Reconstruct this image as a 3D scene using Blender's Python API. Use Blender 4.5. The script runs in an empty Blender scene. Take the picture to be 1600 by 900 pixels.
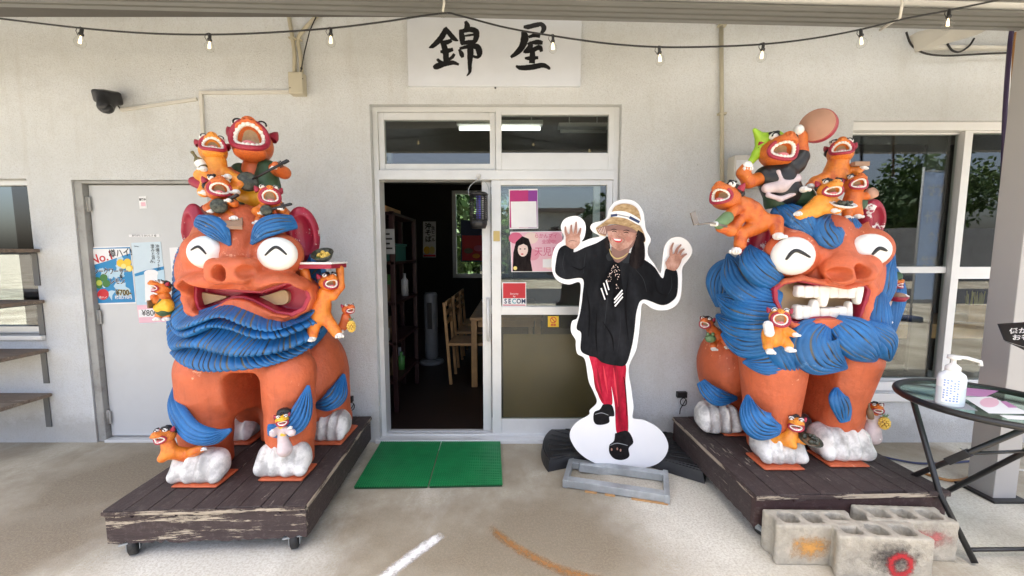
import bpy, bmesh, math, random
import numpy as np
from mathutils import Vector, Matrix, Euler

# ------------------------------------------------------------------ camera
SC = bpy.context.scene
COL = SC.collection
F_PX, CAM_Z, PITCH = 610.0, 1.4, math.radians(5.15)
cam_d = bpy.data.cameras.new('camera')
cam_d.sensor_width = 36.0
cam_d.lens = 36.0 * F_PX / 1600.0
cam_d.clip_start = 0.02
cam_d.clip_end = 2000
cam = bpy.data.objects.new('camera', cam_d)
COL.objects.link(cam)
cam.location = (0, 0, CAM_Z)
cam.rotation_euler = (math.pi / 2 - PITCH, 0, 0)
SC.camera = cam

# ------------------------------------------------------------------ sky, sun, exposure
SUN_EL, SUN_AZ = math.radians(74), math.radians(202)      # azimuth clockwise from +Y
world = bpy.data.worlds.new('World')
SC.world = world
world.use_nodes = True
wn = world.node_tree.nodes
sky = wn.new('ShaderNodeTexSky')
sky.sky_type = 'NISHITA'
sky.sun_disc = False
sky.sun_elevation = SUN_EL
sky.sun_rotation = SUN_AZ
sky.air_density = 0.8
sky.dust_density = 5.0
sky.ozone_density = 0.6
world.node_tree.links.new(sky.outputs[0], wn['Background'].inputs[0])
wn['Background'].inputs[1].default_value = 0.15
sun_d = bpy.data.lights.new('sun', 'SUN')
sun_d.energy = 3.6
sun_d.angle = math.radians(0.5)
sun_d.color = (1.0, 0.975, 0.94)
sun = bpy.data.objects.new('sun', sun_d)
COL.objects.link(sun)
sdir = Vector((math.sin(SUN_AZ) * math.cos(SUN_EL), math.cos(SUN_AZ) * math.cos(SUN_EL), math.sin(SUN_EL)))
sun.rotation_euler = sdir.to_track_quat('Z', 'Y').to_euler()
sun.location = (0, -5, 12)
vs = SC.view_settings
vs.view_transform = 'Standard'
vs.look = 'None'
vs.exposure = 2.0
vs.gamma = 1.0
vs.use_curve_mapping = False
SC.cycles.max_bounces = 8
SC.cycles.diffuse_bounces = 5
SC.cycles.glossy_bounces = 4
SC.cycles.transparent_max_bounces = 12
SC.cycles.transmission_bounces = 6
SC.cycles.caustics_reflective = False
SC.cycles.caustics_refractive = False

random.seed(7)
RNG = np.random.default_rng(7)
R = math.radians
cP, sP = math.cos(PITCH), math.sin(PITCH)
D = 2.78                      # distance from the lens to the front wall

# measuring helpers: a place seen at (u, v) in the 1600x900 photograph, at a known depth / height
def ray(u, v):
    a, b = (u - 800.0) / F_PX, (v - 450.0) / F_PX
    return a, cP - b * sP, -sP - b * cP
def P(u, v, Y):
    a, y, z = ray(u, v)
    t = Y / y
    return Vector((a * t, Y, CAM_Z + z * t))
def PG(u, v, z=0.0):
    a, y, zz = ray(u, v)
    t = (z - CAM_Z) / zz
    return Vector((a * t, y * t, z))
def PX(px, Y):                # pixels -> metres at depth Y
    return px * Y / F_PX
def lin(r, g, b, k=1.0):
    def f(c):
        c /= 255.0
        return (c / 12.92 if c <= 0.04045 else ((c + 0.055) / 1.055) ** 2.4) * k
    return (f(r), f(g), f(b))

# ------------------------------------------------------------------ materials
MATS = {}
def nodes_of(name):
    m = bpy.data.materials.new(name)
    m.use_nodes = True
    nt = m.node_tree
    return m, nt, nt.nodes, nt.links, nt.nodes['Principled BSDF']
def noise(nt, scale, detail=4, rough=0.6, coord=None, stretch=None):
    n = nt.nodes.new('ShaderNodeTexNoise')
    n.inputs['Scale'].default_value = scale
    n.inputs['Detail'].default_value = detail
    n.inputs['Roughness'].default_value = rough
    if coord is not None:
        if stretch:
            mp = nt.nodes.new('ShaderNodeMapping')
            mp.inputs['Scale'].default_value = stretch
            nt.links.new(coord, mp.inputs[0])
            coord = mp.outputs[0]
        nt.links.new(coord, n.inputs['Vector'])
    return n
def ramp(nt, src, stops):
    r = nt.nodes.new('ShaderNodeValToRGB')
    e = r.color_ramp.elements
    while len(e) < len(stops):
        e.new(0.5)
    for el, (p, c) in zip(e, stops):
        el.position = p
        el.color = (*c, 1) if len(c) == 3 else c
    nt.links.new(src, r.inputs[0])
    return r
def mixc(nt, fac, a, b):
    m = nt.nodes.new('ShaderNodeMix')
    m.data_type = 'RGBA'
    for s, val in ((0, fac), (6, a), (7, b)):
        if isinstance(val, (int, float)):
            m.inputs[s].default_value = val
        elif isinstance(val, tuple):
            m.inputs[s].default_value = (*val, 1)
        else:
            nt.links.new(val, m.inputs[s])
    return m.outputs[2]
def bump(nt, src, strength, dist=0.01, prev=None):
    b = nt.nodes.new('ShaderNodeBump')
    b.inputs['Strength'].default_value = strength
    b.inputs['Distance'].default_value = dist
    nt.links.new(src, b.inputs['Height'])
    if prev is not None:
        nt.links.new(prev, b.inputs['Normal'])
    return b.outputs[0]
def mat(name, col, rough=0.6, metal=0.0, var=0.12, vscale=6.0, bmp=0.0, bscale=60.0, spec=0.5, dirt=0.0, dcol=(0.12, 0.10, 0.08),
        dscale=4.0, dlo=0.5, dhi=0.7, groove=None, coat=0.0, bdist=0.004, chip=None):
    """painted / plain surface: colour with gentle variation, optional dirt or wear, fine relief"""
    m, nt, N, L, b = nodes_of(name)
    tc = N.new('ShaderNodeTexCoord')
    co = tc.outputs['Object']
    n1 = noise(nt, vscale, 5, 0.6, co)
    c2 = tuple(max(0, c * (1 - var)) for c in col)
    c3 = tuple(min(1, c * (1 + var)) for c in col)
    out = ramp(nt, n1.outputs[0], [(0.3, c2), (0.7, c3)]).outputs[0]
    if groove is not None:
        at = N.new('ShaderNodeAttribute')
        at.attribute_name = 'groove'
        n3 = noise(nt, 9, 3, 0.6, co)
        gcol = ramp(nt, n3.outputs[0], [(0.42, groove[0]), (0.58, groove[1])]).outputs[0]
        fr = ramp(nt, at.outputs['Fac'], [(0.36, (0, 0, 0)), (0.58, (1, 1, 1))]).outputs[0]
        out = mixc(nt, fr, out, gcol)
    if dirt > 0:
        n2 = noise(nt, dscale, 8, 0.68, co)
        fr = ramp(nt, n2.outputs[0], [(dlo, (0, 0, 0)), (dhi, (dirt, dirt, dirt))]).outputs[0]
        out = mixc(nt, fr, out, dcol)
    if chip is not None:                      # pale scuffs and faint brushed streaks
        n4 = noise(nt, 34, 8, 0.75, co)
        n5 = noise(nt, 3.2, 3, 0.5, co)
        pr_ = N.new('ShaderNodeMath'); pr_.operation = 'MULTIPLY'
        L.new(n4.outputs[0], pr_.inputs[0]); L.new(n5.outputs[0], pr_.inputs[1])
        out = mixc(nt, ramp(nt, pr_.outputs[0], [(0.385, (0, 0, 0)), (0.41, (0.7, 0.7, 0.7))]).outputs[0], out, chip)
        n6 = noise(nt, 7, 6, 0.65, co, (6.0, 6.0, 0.7))
        out = mixc(nt, ramp(nt, n6.outputs[0], [(0.52, (0, 0, 0)), (0.75, (0.32, 0.32, 0.32))]).outputs[0], out, tuple(c * 0.45 for c in col))
    L.new(out, b.inputs['Base Color'])
    b.inputs['Roughness'].default_value = rough
    b.inputs['Metallic'].default_value = metal
    b.inputs['Specular IOR Level'].default_value = spec
    b.inputs['Coat Weight'].default_value = coat
    b.inputs['Coat Roughness'].default_value = 0.25
    if bmp > 0:
        nb = noise(nt, bscale, 4, 0.6, co)
        L.new(bump(nt, nb.outputs[0], bmp, bdist), b.inputs['Normal'])
    MATS[name] = m
    return m
def flat(name, col, rough=0.55):
    return mat(name, col, rough, var=0.03, vscale=12)
def glass_mat(name, tint=(0.9, 0.95, 0.93), ior=1.75, rough=0.0, dim=1.0):
    m, nt, N, L, b = nodes_of(name)
    N.remove(b)
    tr = N.new('ShaderNodeBsdfTransparent')
    tr.inputs[0].default_value = (*[t * dim for t in tint], 1)
    gl = N.new('ShaderNodeBsdfGlossy')
    gl.inputs['Roughness'].default_value = rough
    lw = N.new('ShaderNodeLayerWeight')          # Schlick reflectance, the same from both sides of the pane
    lw.inputs[0].default_value = 0.5
    pw = N.new('ShaderNodeMath'); pw.operation = 'POWER'; pw.inputs[1].default_value = 5.0
    L.new(lw.outputs['Facing'], pw.inputs[0])
    f0 = ((ior - 1) / (ior + 1)) ** 2
    fr = N.new('ShaderNodeMath'); fr.operation = 'MULTIPLY_ADD'; fr.inputs[1].default_value = 1 - f0; fr.inputs[2].default_value = f0
    L.new(pw.outputs[0], fr.inputs[0])
    mx = N.new('ShaderNodeMixShader')
    L.new(fr.outputs[0], mx.inputs[0])
    L.new(tr.outputs[0], mx.inputs[1])
    L.new(gl.outputs[0], mx.inputs[2])
    L.new(mx.outputs[0], N['Material Output'].inputs[0])
    MATS[name] = m
    return m
def emit_mat(name, col, s):
    m, nt, N, L, b = nodes_of(name)
    b.inputs['Base Color'].default_value = (*col, 1)
    b.inputs['Emission Color'].default_value = (*col, 1)
    b.inputs['Emission Strength'].default_value = s
    MATS[name] = m
    return m

# stucco wall
def make_plaster():
    m, nt, N, L, b = nodes_of('plaster')
    co = N.new('ShaderNodeTexCoord').outputs['Object']
    big = noise(nt, 0.9, 6, 0.65, co)
    mid = noise(nt, 5, 6, 0.7, co)
    streak = noise(nt, 3.0, 5, 0.6, co, (3.5, 3.5, 0.35))
    fine = noise(nt, 120, 4, 0.7, co)
    gran = noise(nt, 280, 2, 0.5, co)
    c = ramp(nt, big.outputs[0], [(0.3, (0.67, 0.69, 0.69)), (0.7, (0.74, 0.76, 0.765))]).outputs[0]
    c = mixc(nt, ramp(nt, mid.outputs[0], [(0.47, (0, 0, 0)), (0.72, (0.5, 0.5, 0.5))]).outputs[0], c, (0.60, 0.61, 0.59))
    c = mixc(nt, ramp(nt, streak.outputs[0], [(0.56, (0, 0, 0)), (0.8, (0.4, 0.4, 0.4))]).outputs[0], c, (0.54, 0.525, 0.48))
    c = mixc(nt, ramp(nt, fine.outputs[0], [(0.36, (0.45, 0.45, 0.45)), (0.52, (0, 0, 0))]).outputs[0], c, (0.54, 0.535, 0.51))
    sp = noise(nt, 60, 2, 0.5, co)
    c = mixc(nt, ramp(nt, sp.outputs[0], [(0.74, (0, 0, 0)), (0.78, (0.7, 0.7, 0.7))]).outputs[0], c, (0.16, 0.14, 0.12))
    # splash dirt towards the foot of the wall
    sx = N.new('ShaderNodeSeparateXYZ'); L.new(co, sx.inputs[0])
    nb = noise(nt, 7, 6, 0.7, co)
    ad = N.new('ShaderNodeMath'); ad.operation = 'MULTIPLY_ADD'
    L.new(nb.outputs[0], ad.inputs[0]); ad.inputs[1].default_value = -0.28; L.new(sx.outputs[2], ad.inputs[2])
    c = mixc(nt, ramp(nt, ad.outputs[0], [(-0.0, (0.42, 0.42, 0.42)), (0.10, (0, 0, 0))]).outputs[0], c, (0.30, 0.28, 0.24))
    L.new(c, b.inputs['Base Color'])
    b.inputs['Roughness'].default_value = 0.85
    h = N.new('ShaderNodeMath'); h.operation = 'MULTIPLY_ADD'
    L.new(fine.outputs[0], h.inputs[0]); h.inputs[1].default_value = 1.4; L.new(gran.outputs[0], h.inputs[2])
    L.new(bump(nt, h.outputs[0], 0.75, 0.006), b.inputs['Normal'])
    MATS['plaster'] = m
make_plaster()

# stained concrete slab
def make_ground():
    m, nt, N, L, b = nodes_of('concrete_ground')
    co = N.new('ShaderNodeTexCoord').outputs['Object']
    big = noise(nt, 0.9, 6, 0.6, co)
    big2 = noise(nt, 1.9, 8, 0.7, co)
    swirl = noise(nt, 2.6, 7, 0.65, co, (1.0, 0.45, 1.0))
    fine = noise(nt, 90, 6, 0.75, co)
    grit = noise(nt, 330, 2, 0.6, co)
    c = ramp(nt, big.outputs[0], [(0.40, (0.30, 0.262, 0.19)), (0.60, (0.58, 0.54, 0.44))]).outputs[0]
    c = mixc(nt, ramp(nt, big2.outputs[0], [(0.46, (0, 0, 0)), (0.66, (0.75, 0.75, 0.75))]).outputs[0], c, (0.22, 0.18, 0.125))
    c = mixc(nt, ramp(nt, swirl.outputs[0], [(0.52, (0, 0, 0)), (0.72, (0.7, 0.7, 0.7))]).outputs[0], c, (0.70, 0.68, 0.60))
    # old stains and paler cream areas with shapes of their own
    dn = noise(nt, 1.7, 6, 0.65, co)
    mp = N.new('ShaderNodeVectorMath'); mp.operation = 'MULTIPLY_ADD'
    L.new(dn.outputs[1], mp.inputs[0]); mp.inputs[1].default_value = (0.75, 0.75, 0); L.new(co, mp.inputs[2])
    for (cx, cy, sx_, sy_, k_, colr) in ((1.35, 2.35, 0.62, 0.75, 0.85, (0.76, 0.74, 0.65)), (-1.0, 2.05, 0.75, 0.42, 0.75, (0.76, 0.75, 0.69)), (2.6, 2.6, 0.9, 0.6, 0.6, (0.74, 0.73, 0.65)),
                                   (0.45, 2.15, 0.95, 0.5, 0.9, (0.21, 0.17, 0.112)), (-2.1, 2.75, 0.75, 0.6, 0.92, (0.19, 0.155, 0.105)), (-1.95, 2.15, 0.5, 0.5, 0.9, (0.20, 0.165, 0.115)), (0.35, 2.9, 0.5, 0.3, 0.6, (0.33, 0.28, 0.20))):
        sb_ = N.new('ShaderNodeVectorMath'); sb_.operation = 'SUBTRACT'
        L.new(mp.outputs[0], sb_.inputs[0]); sb_.inputs[1].default_value = (cx, cy, 0)
        dv = N.new('ShaderNodeVectorMath'); dv.operation = 'MULTIPLY'
        L.new(sb_.outputs[0], dv.inputs[0]); dv.inputs[1].default_value = (1 / sx_, 1 / sy_, 0)
        ln = N.new('ShaderNodeVectorMath'); ln.operation = 'LENGTH'
        L.new(dv.outputs[0], ln.inputs[0])
        c = mixc(nt, ramp(nt, ln.outputs['Value'], [(0.35, (k_, k_, k_)), (1.0, (0, 0, 0))]).outputs[0], c, colr)
    c = mixc(nt, ramp(nt, fine.outputs[0], [(0.4, (0.5, 0.5, 0.5)), (0.55, (0, 0, 0))]).outputs[0], c, (0.34, 0.285, 0.20))
    c = mixc(nt, ramp(nt, grit.outputs[0], [(0.62, (0, 0, 0)), (0.72, (0.5, 0.5, 0.5))]).outputs[0], c, (0.62, 0.60, 0.54))
    L.new(c, b.inputs['Base Color'])
    b.inputs['Roughness'].default_value = 0.8
    h = N.new('ShaderNodeMath'); h.operation = 'MULTIPLY_ADD'
    L.new(fine.outputs[0], h.inputs[0]); h.inputs[1].default_value = 2.0; L.new(grit.outputs[0], h.inputs[2])
    L.new(bump(nt, h.outputs[0], 0.45, 0.004), b.inputs['Normal'])
    MATS['concrete_ground'] = m
make_ground()

# dark brown painted boards, paint flaking off to bare grey wood
def make_worn_wood(name, paint, bare, amount, axis):
    m, nt, N, L, b = nodes_of(name)
    co = N.new('ShaderNodeTexCoord').outputs['Object']
    st = {'x': (0.55, 5, 6), 'y': (5, 0.55, 6)}[axis]
    grain = noise(nt, 11, 10, 0.78, co, st)
    patch = noise(nt, 3.2, 6, 0.65, co, tuple(0.35 * s + 0.3 for s in st))
    a = N.new('ShaderNodeMath'); a.operation = 'ADD'
    L.new(grain.outputs[0], a.inputs[0]); L.new(patch.outputs[0], a.inputs[1])
    mask = ramp(nt, a.outputs[0], [(0.5, (0, 0, 0)), (0.512, (1, 1, 1))])
    mask.color_ramp.elements[0].position = amount
    mask.color_ramp.elements[1].position = amount + 0.012
    # ramp input is clamped to 0..1, so halve the sum
    hf = N.new('ShaderNodeMath'); hf.operation = 'MULTIPLY'; hf.inputs[1].default_value = 0.5
    L.new(a.outputs[0], hf.inputs[0]); L.new(hf.outputs[0], mask.inputs[0])
    pc = ramp(nt, grain.outputs[0], [(0.3, tuple(p * 0.7 for p in paint)), (0.7, tuple(p * 1.3 for p in paint))]).outputs[0]
    dust = noise(nt, 30, 6, 0.75, co)
    pc = mixc(nt, ramp(nt, dust.outputs[0], [(0.53, (0, 0, 0)), (0.72, (0.6, 0.6, 0.6))]).outputs[0], pc, (0.15, 0.125, 0.11))
    wc = ramp(nt, grain.outputs[0], [(0.35, tuple(p * 0.55 for p in bare)), (0.65, bare)]).outputs[0]
    L.new(mixc(nt, mask.outputs[0], pc, wc), b.inputs['Base Color'])
    b.inputs['Roughness'].default_value = 0.62
    inv = N.new('ShaderNodeMath'); inv.operation = 'MULTIPLY_ADD'; inv.inputs[1].default_value = -0.6
    L.new(mask.outputs[0], inv.inputs[0]); L.new(grain.outputs[0], inv.inputs[2])
    L.new(bump(nt, inv.outputs[0], 0.8, 0.006), b.inputs['Normal'])
    MATS[name] = m
make_worn_wood('worn_top', (0.045, 0.032, 0.030), (0.40, 0.35, 0.28), 0.60, 'y')
make_worn_wood('worn_front', (0.045, 0.028, 0.027), (0.52, 0.44, 0.33), 0.525, 'x')
make_worn_wood('worn_front_dark', (0.050, 0.024, 0.022), (0.38, 0.28, 0.19), 0.585, 'x')
make_worn_wood('worn_side', (0.045, 0.030, 0.028), (0.42, 0.36, 0.28), 0.60, 'y')
make_worn_wood('worn_edge_x', (0.045, 0.028, 0.027), (0.50, 0.42, 0.32), 0.485, 'x')
make_worn_wood('worn_edge_y', (0.045, 0.028, 0.027), (0.46, 0.38, 0.29), 0.505, 'y')
make_worn_wood('shelf_wood', (0.20, 0.15, 0.11), (0.36, 0.30, 0.23), 0.56, 'x')

# painted sculpture colours
GREY_GOLD = ((0.008, 0.010, 0.016), (0.13, 0.115, 0.075))
mat('orange_paint', (0.55, 0.118, 0.043), 0.55, var=0.2, vscale=4.5, bmp=0.85, bscale=20, dirt=0.6, dcol=(0.36, 0.068, 0.028), dscale=6, dlo=0.52, dhi=0.78, bdist=0.010, chip=(0.86, 0.42, 0.26))
mat('blue_paint', (0.012, 0.125, 0.34), 0.5, var=0.25, vscale=7, bmp=0.5, bscale=45, groove=GREY_GOLD, bdist=0.007, chip=(0.10, 0.24, 0.46))
mat('red_paint', (0.33, 0.016, 0.040), 0.38, var=0.2, vscale=8, bmp=0.3, bscale=40)
mat('red_flaked', (0.33, 0.016, 0.045), 0.4, var=0.2, vscale=8, bmp=0.4, bscale=40, dirt=1.0, dcol=(0.78, 0.74, 0.70), dscale=11, dlo=0.575, dhi=0.59)
mat('lip_orange', (0.74, 0.20, 0.09), 0.5, var=0.12, vscale=6, bmp=0.35, bscale=30)
mat('white_paint', (0.82, 0.80, 0.76), 0.5, var=0.05, vscale=8, bmp=0.3, bscale=40, dirt=0.35, dcol=(0.45, 0.41, 0.36), dscale=14, dlo=0.56, dhi=0.75)
mat('paw_white', (0.78, 0.77, 0.74), 0.6, var=0.07, vscale=8, bmp=0.3, bscale=38, dirt=0.75, dcol=(0.30, 0.295, 0.29), dscale=9, dlo=0.44, dhi=0.60, bdist=0.007)
mat('eye_white', (0.84, 0.83, 0.78), 0.42, var=0.05, vscale=8, bmp=0.2, bscale=40, dirt=0.5, dcol=(0.42, 0.36, 0.30), dscale=26, dlo=0.66, dhi=0.74)
mat('tan_paint', (0.42, 0.30, 0.17), 0.6, var=0.15, vscale=8, bmp=0.3)
mat('teeth_white', (0.80, 0.77, 0.70), 0.42, var=0.06, vscale=15, bmp=0.2, bscale=60, dirt=0.35, dcol=(0.45, 0.38, 0.25), dscale=18, dlo=0.58, dhi=0.75)
mat('black_paint', (0.012, 0.012, 0.013), 0.42, var=0.2, vscale=20, bmp=0.3)
mat('fig_orange', (0.72, 0.22, 0.026), 0.42, var=0.22, vscale=14, bmp=0.35, bscale=70, dirt=0.85, dcol=(0.50, 0.075, 0.014), dscale=15, dlo=0.46, dhi=0.66, chip=(0.82, 0.42, 0.06))
mat('fig_orange_deep', (0.66, 0.165, 0.022), 0.42, var=0.22, vscale=14, bmp=0.35, bscale=70, dirt=0.85, dcol=(0.32, 0.035, 0.012), dscale=14, dlo=0.45, dhi=0.65, chip=(0.80, 0.36, 0.05))
mat('fig_orange_light', (0.80, 0.31, 0.035), 0.42, var=0.22, vscale=14, bmp=0.35, bscale=70, dirt=0.8, dcol=(0.60, 0.11, 0.014), dscale=13, dlo=0.48, dhi=0.68, chip=(0.85, 0.50, 0.06))
mat('fig_red_orange', (0.62, 0.14, 0.030), 0.42, var=0.2, vscale=14, bmp=0.35, bscale=70, dirt=0.5, dcol=(0.40, 0.05, 0.02), dscale=16, dlo=0.5, dhi=0.72)
mat('fig_yellow', (0.82, 0.46, 0.03), 0.42, var=0.15, vscale=14, bmp=0.3, bscale=70)
mat('fig_green', (0.035, 0.085, 0.040), 0.5, var=0.25, vscale=14, bmp=0.3)
mat('lime_green', (0.33, 0.55, 0.03), 0.45, var=0.15, vscale=14, bmp=0.3)
mat('sage_green', (0.13, 0.22, 0.10), 0.5, var=0.2, vscale=14, bmp=0.3)
mat('dress_white', (0.60, 0.50, 0.51), 0.55, var=0.2, vscale=14, bmp=0.3)
mat('pink_paint', (0.62, 0.20, 0.22), 0.5)
mat('drum_tan', (0.46, 0.25, 0.165), 0.6, var=0.1, vscale=9, bmp=0.3, bscale=25)
mat('brown_paint', (0.16, 0.10, 0.055), 0.5, var=0.25, vscale=20, bmp=0.3)
mat('clay_brown', (0.30, 0.19, 0.125), 0.7, var=0.15, vscale=14, bmp=0.5)
mat('snake_skin', (0.045, 0.05, 0.035), 0.4, var=0.9, vscale=70)
mat('gold_food', (0.75, 0.50, 0.09), 0.45, var=0.2, vscale=30, bmp=0.4)
mat('bottle_glass', (0.12, 0.10, 0.04), 0.12, var=0.1)
mat('label_white', (0.75, 0.73, 0.66), 0.55)
mat('silver_paint', (0.25, 0.22, 0.19), 0.35, metal=0.6)
# building, hardware
mat('aluminium', (0.70, 0.71, 0.70), 0.38, metal=0.25, var=0.05, vscale=3, dirt=0.18, dcol=(0.42, 0.40, 0.36), dscale=5)
mat('alu_dark', (0.30, 0.30, 0.28), 0.45, metal=0.2, var=0.08)
mat('bronze_frame', (0.030, 0.026, 0.022), 0.4, var=0.1)
mat('door_grey', (0.56, 0.575, 0.575), 0.42, var=0.03, vscale=2, bmp=0.06, bscale=20, dirt=0.15, dcol=(0.40, 0.39, 0.36), dscale=2.5)
mat('door_frame_grey', (0.33, 0.33, 0.31), 0.5, var=0.15, vscale=3, dirt=0.55, dcol=(0.14, 0.12, 0.10), dscale=9)
mat('beam_alu', (0.21, 0.21, 0.195), 0.42, metal=0.25, var=0.06, vscale=2)
mat('beam_dark', (0.085, 0.08, 0.07), 0.6, var=0.1)
mat('roof_sheet', (0.36, 0.36, 0.34), 0.5, var=0.1, vscale=2)
mat('pillar_grey', (0.40, 0.385, 0.365), 0.45, var=0.03, vscale=2)
mat('black_metal', (0.012, 0.012, 0.012), 0.38, var=0.2, vscale=9, bmp=0.1)
mat('black_plastic', (0.016, 0.016, 0.017), 0.45, var=0.2, vscale=12, bmp=0.15, dirt=0.25, dcol=(0.10, 0.095, 0.085), dscale=9)
mat('rubber', (0.018, 0.018, 0.018), 0.6, var=0.2, dirt=0.5, dcol=(0.13, 0.115, 0.095), dscale=12)
mat('galvanised', (0.42, 0.45, 0.46), 0.38, metal=0.5, var=0.15, vscale=14, dirt=0.3, dcol=(0.25, 0.25, 0.24), dscale=16)
mat('bracket_grey', (0.12, 0.125, 0.125), 0.5, var=0.1)
mat('beige_plastic', (0.47, 0.43, 0.32), 0.5, var=0.06)
mat('white_plastic', (0.76, 0.76, 0.74), 0.4, var=0.03)
mat('duct_white', (0.62, 0.60, 0.54), 0.5, var=0.06)
mat('mat_green', (0.010, 0.20, 0.060), 0.5, var=0.15, vscale=10)
mat('mat_green_dark', (0.004, 0.055, 0.016), 0.55, var=0.2, vscale=9)
mat('block_concrete', (0.42, 0.385, 0.31), 0.9, var=0.2, vscale=22, bmp=1.0, bscale=130, dirt=0.5, dcol=(0.16, 0.15, 0.13), dscale=9, dlo=0.52, dhi=0.75, bdist=0.006)
mat('sign_white', (0.66, 0.69, 0.74), 0.35, var=0.05, vscale=3, dirt=0.15, dcol=(0.55, 0.53, 0.45), dscale=2)
mat('ink', (0.010, 0.010, 0.011), 0.4, var=0.3, vscale=18)
mat('board_white', (0.86, 0.86, 0.86), 0.4, var=0.01)
mat('print_black', (0.006, 0.007, 0.009), 0.6, spec=0.12, var=0.35, vscale=3.5)
mat('print_black_fold', (0.002, 0.002, 0.003), 0.6, spec=0.1)
mat('print_skin', (0.47, 0.26, 0.20), 0.45, var=0.12, vscale=9)
mat('print_skin_shadow', (0.22, 0.11, 0.085), 0.45, var=0.1, vscale=9)
mat('print_straw', (0.46, 0.31, 0.165), 0.5, var=0.22, vscale=60)
mat('print_red', (0.50, 0.006, 0.030), 0.42, var=0.25, vscale=7)
mat('print_shoe', (0.010, 0.009, 0.010), 0.6, spec=0.12, var=0.6, vscale=25)
mat('print_hair', (0.008, 0.006, 0.007), 0.6, spec=0.12, var=0.5, vscale=18)
for nm, c in dict(p_white=(0.80, 0.80, 0.80), p_blue=(0.02, 0.23, 0.48), p_light=(0.45, 0.62, 0.72), p_pale=(0.55, 0.66, 0.72), p_red=(0.55, 0.02, 0.03),
                  p_yellow=(0.80, 0.52, 0.03), p_lemon=(0.83, 0.70, 0.22), p_green=(0.05, 0.18, 0.04), p_lime=(0.45, 0.52, 0.08), p_pink=(0.72, 0.30, 0.38), p_rose=(0.62, 0.12, 0.22),
                  p_magenta=(0.45, 0.02, 0.16), p_purple=(0.24, 0.03, 0.27), p_navy=(0.012, 0.03, 0.10), p_teal=(0.05, 0.36, 0.42), p_cream=(0.80, 0.62, 0.55), p_orange=(0.80, 0.30, 0.02),
                  p_grey=(0.30, 0.31, 0.32), p_banner=(0.22, 0.33, 0.60), p_gold=(0.55, 0.42, 0.16), p_pale_pink=(0.78, 0.48, 0.55), p_mauve=(0.5, 0.22, 0.42)).items():
    flat(nm, c)
mat('wood_light', (0.48, 0.27, 0.11), 0.45, var=0.2, vscale=9, bmp=0.1)
mat('wood_dark', (0.10, 0.045, 0.025), 0.5, var=0.2)
mat('cushion', (0.34, 0.32, 0.30), 0.8, var=0.1)
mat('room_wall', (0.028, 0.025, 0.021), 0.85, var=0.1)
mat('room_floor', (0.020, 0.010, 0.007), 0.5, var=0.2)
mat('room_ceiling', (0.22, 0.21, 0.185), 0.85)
mat('board_brown', (0.23, 0.155, 0.065), 0.6, var=0.22, vscale=2.5)
mat('shelf_red', (0.022, 0.005, 0.005), 0.5)
mat('fan_white', (0.20, 0.21, 0.22), 0.4)
mat('crate_teal', (0.01, 0.07, 0.06), 0.5)
mat('cable_black', (0.012, 0.012, 0.012), 0.5)
mat('cable_purple', (0.045, 0.025, 0.075), 0.45)
mat('cable_orange', (0.36, 0.17, 0.05), 0.5)
mat('cable_blue', (0.03, 0.04, 0.11), 0.45)
mat('white_streak', (0.78, 0.77, 0.74), 0.8, var=0.05)
mat('worn_orange_line', (0.42, 0.22, 0.07), 0.85, var=0.2, vscale=20)
mat('asphalt', (0.06, 0.06, 0.062), 0.9, bmp=0.5, bscale=120)
mat('pink_wall', (0.62, 0.52, 0.48), 0.85, var=0.06)
mat('grey_wall', (0.45, 0.45, 0.44), 0.85, var=0.2, vscale=2)
mat('roof_tile', (0.25, 0.20, 0.17), 0.8)
mat('leaf', (0.055, 0.11, 0.03), 0.6, var=0.5, vscale=1.5)
mat('leaf_light', (0.10, 0.17, 0.045), 0.6, var=0.4, vscale=1.5)
mat('bark', (0.12, 0.09, 0.065), 0.9, bmp=0.6, bscale=30)
mat('gel', (0.62, 0.70, 0.74), 0.15, var=0.02)
mat('bottle_clear', (0.80, 0.84, 0.86), 0.18, var=0.02)
mat('paper', (0.78, 0.78, 0.76), 0.6, var=0.03)
mat('frost_glass', (0.26, 0.27, 0.22), 0.3, var=0.1, vscale=2)
glass_mat('window_glass', (0.80, 0.84, 0.82), 1.75)
glass_mat('dark_glass', (0.45, 0.48, 0.47), 1.9)
glass_mat('table_glass', (0.74, 0.89, 0.84), 1.4)
glass_mat('bulb_glass', (0.985, 0.985, 0.97), 1.35)
glass_mat('frosted_pane', (0.72, 0.74, 0.68), 1.5, 0.35)
emit_mat('tube_light', (1.0, 0.97, 0.9), 0.9)
emit_mat('filament', (1.0, 0.75, 0.4), 1.2)
emit_mat('uv_light', (0.10, 0.09, 0.45), 0.06)

def banner_cloth():
    m, nt, N, L, b = nodes_of('banner_cloth')
    b.inputs['Base Color'].default_value = (0.42, 0.56, 0.82, 1)
    b.inputs['Roughness'].default_value = 0.8
    tl = N.new('ShaderNodeBsdfTranslucent')
    tl.inputs[0].default_value = (0.48, 0.62, 0.88, 1)
    mx = N.new('ShaderNodeMixShader')
    mx.inputs[0].default_value = 0.5
    L.new(b.outputs[0], mx.inputs[1]); L.new(tl.outputs[0], mx.inputs[2])
    L.new(mx.outputs[0], N['Material Output'].inputs[0])
    MATS['banner_cloth'] = m
banner_cloth()

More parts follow.
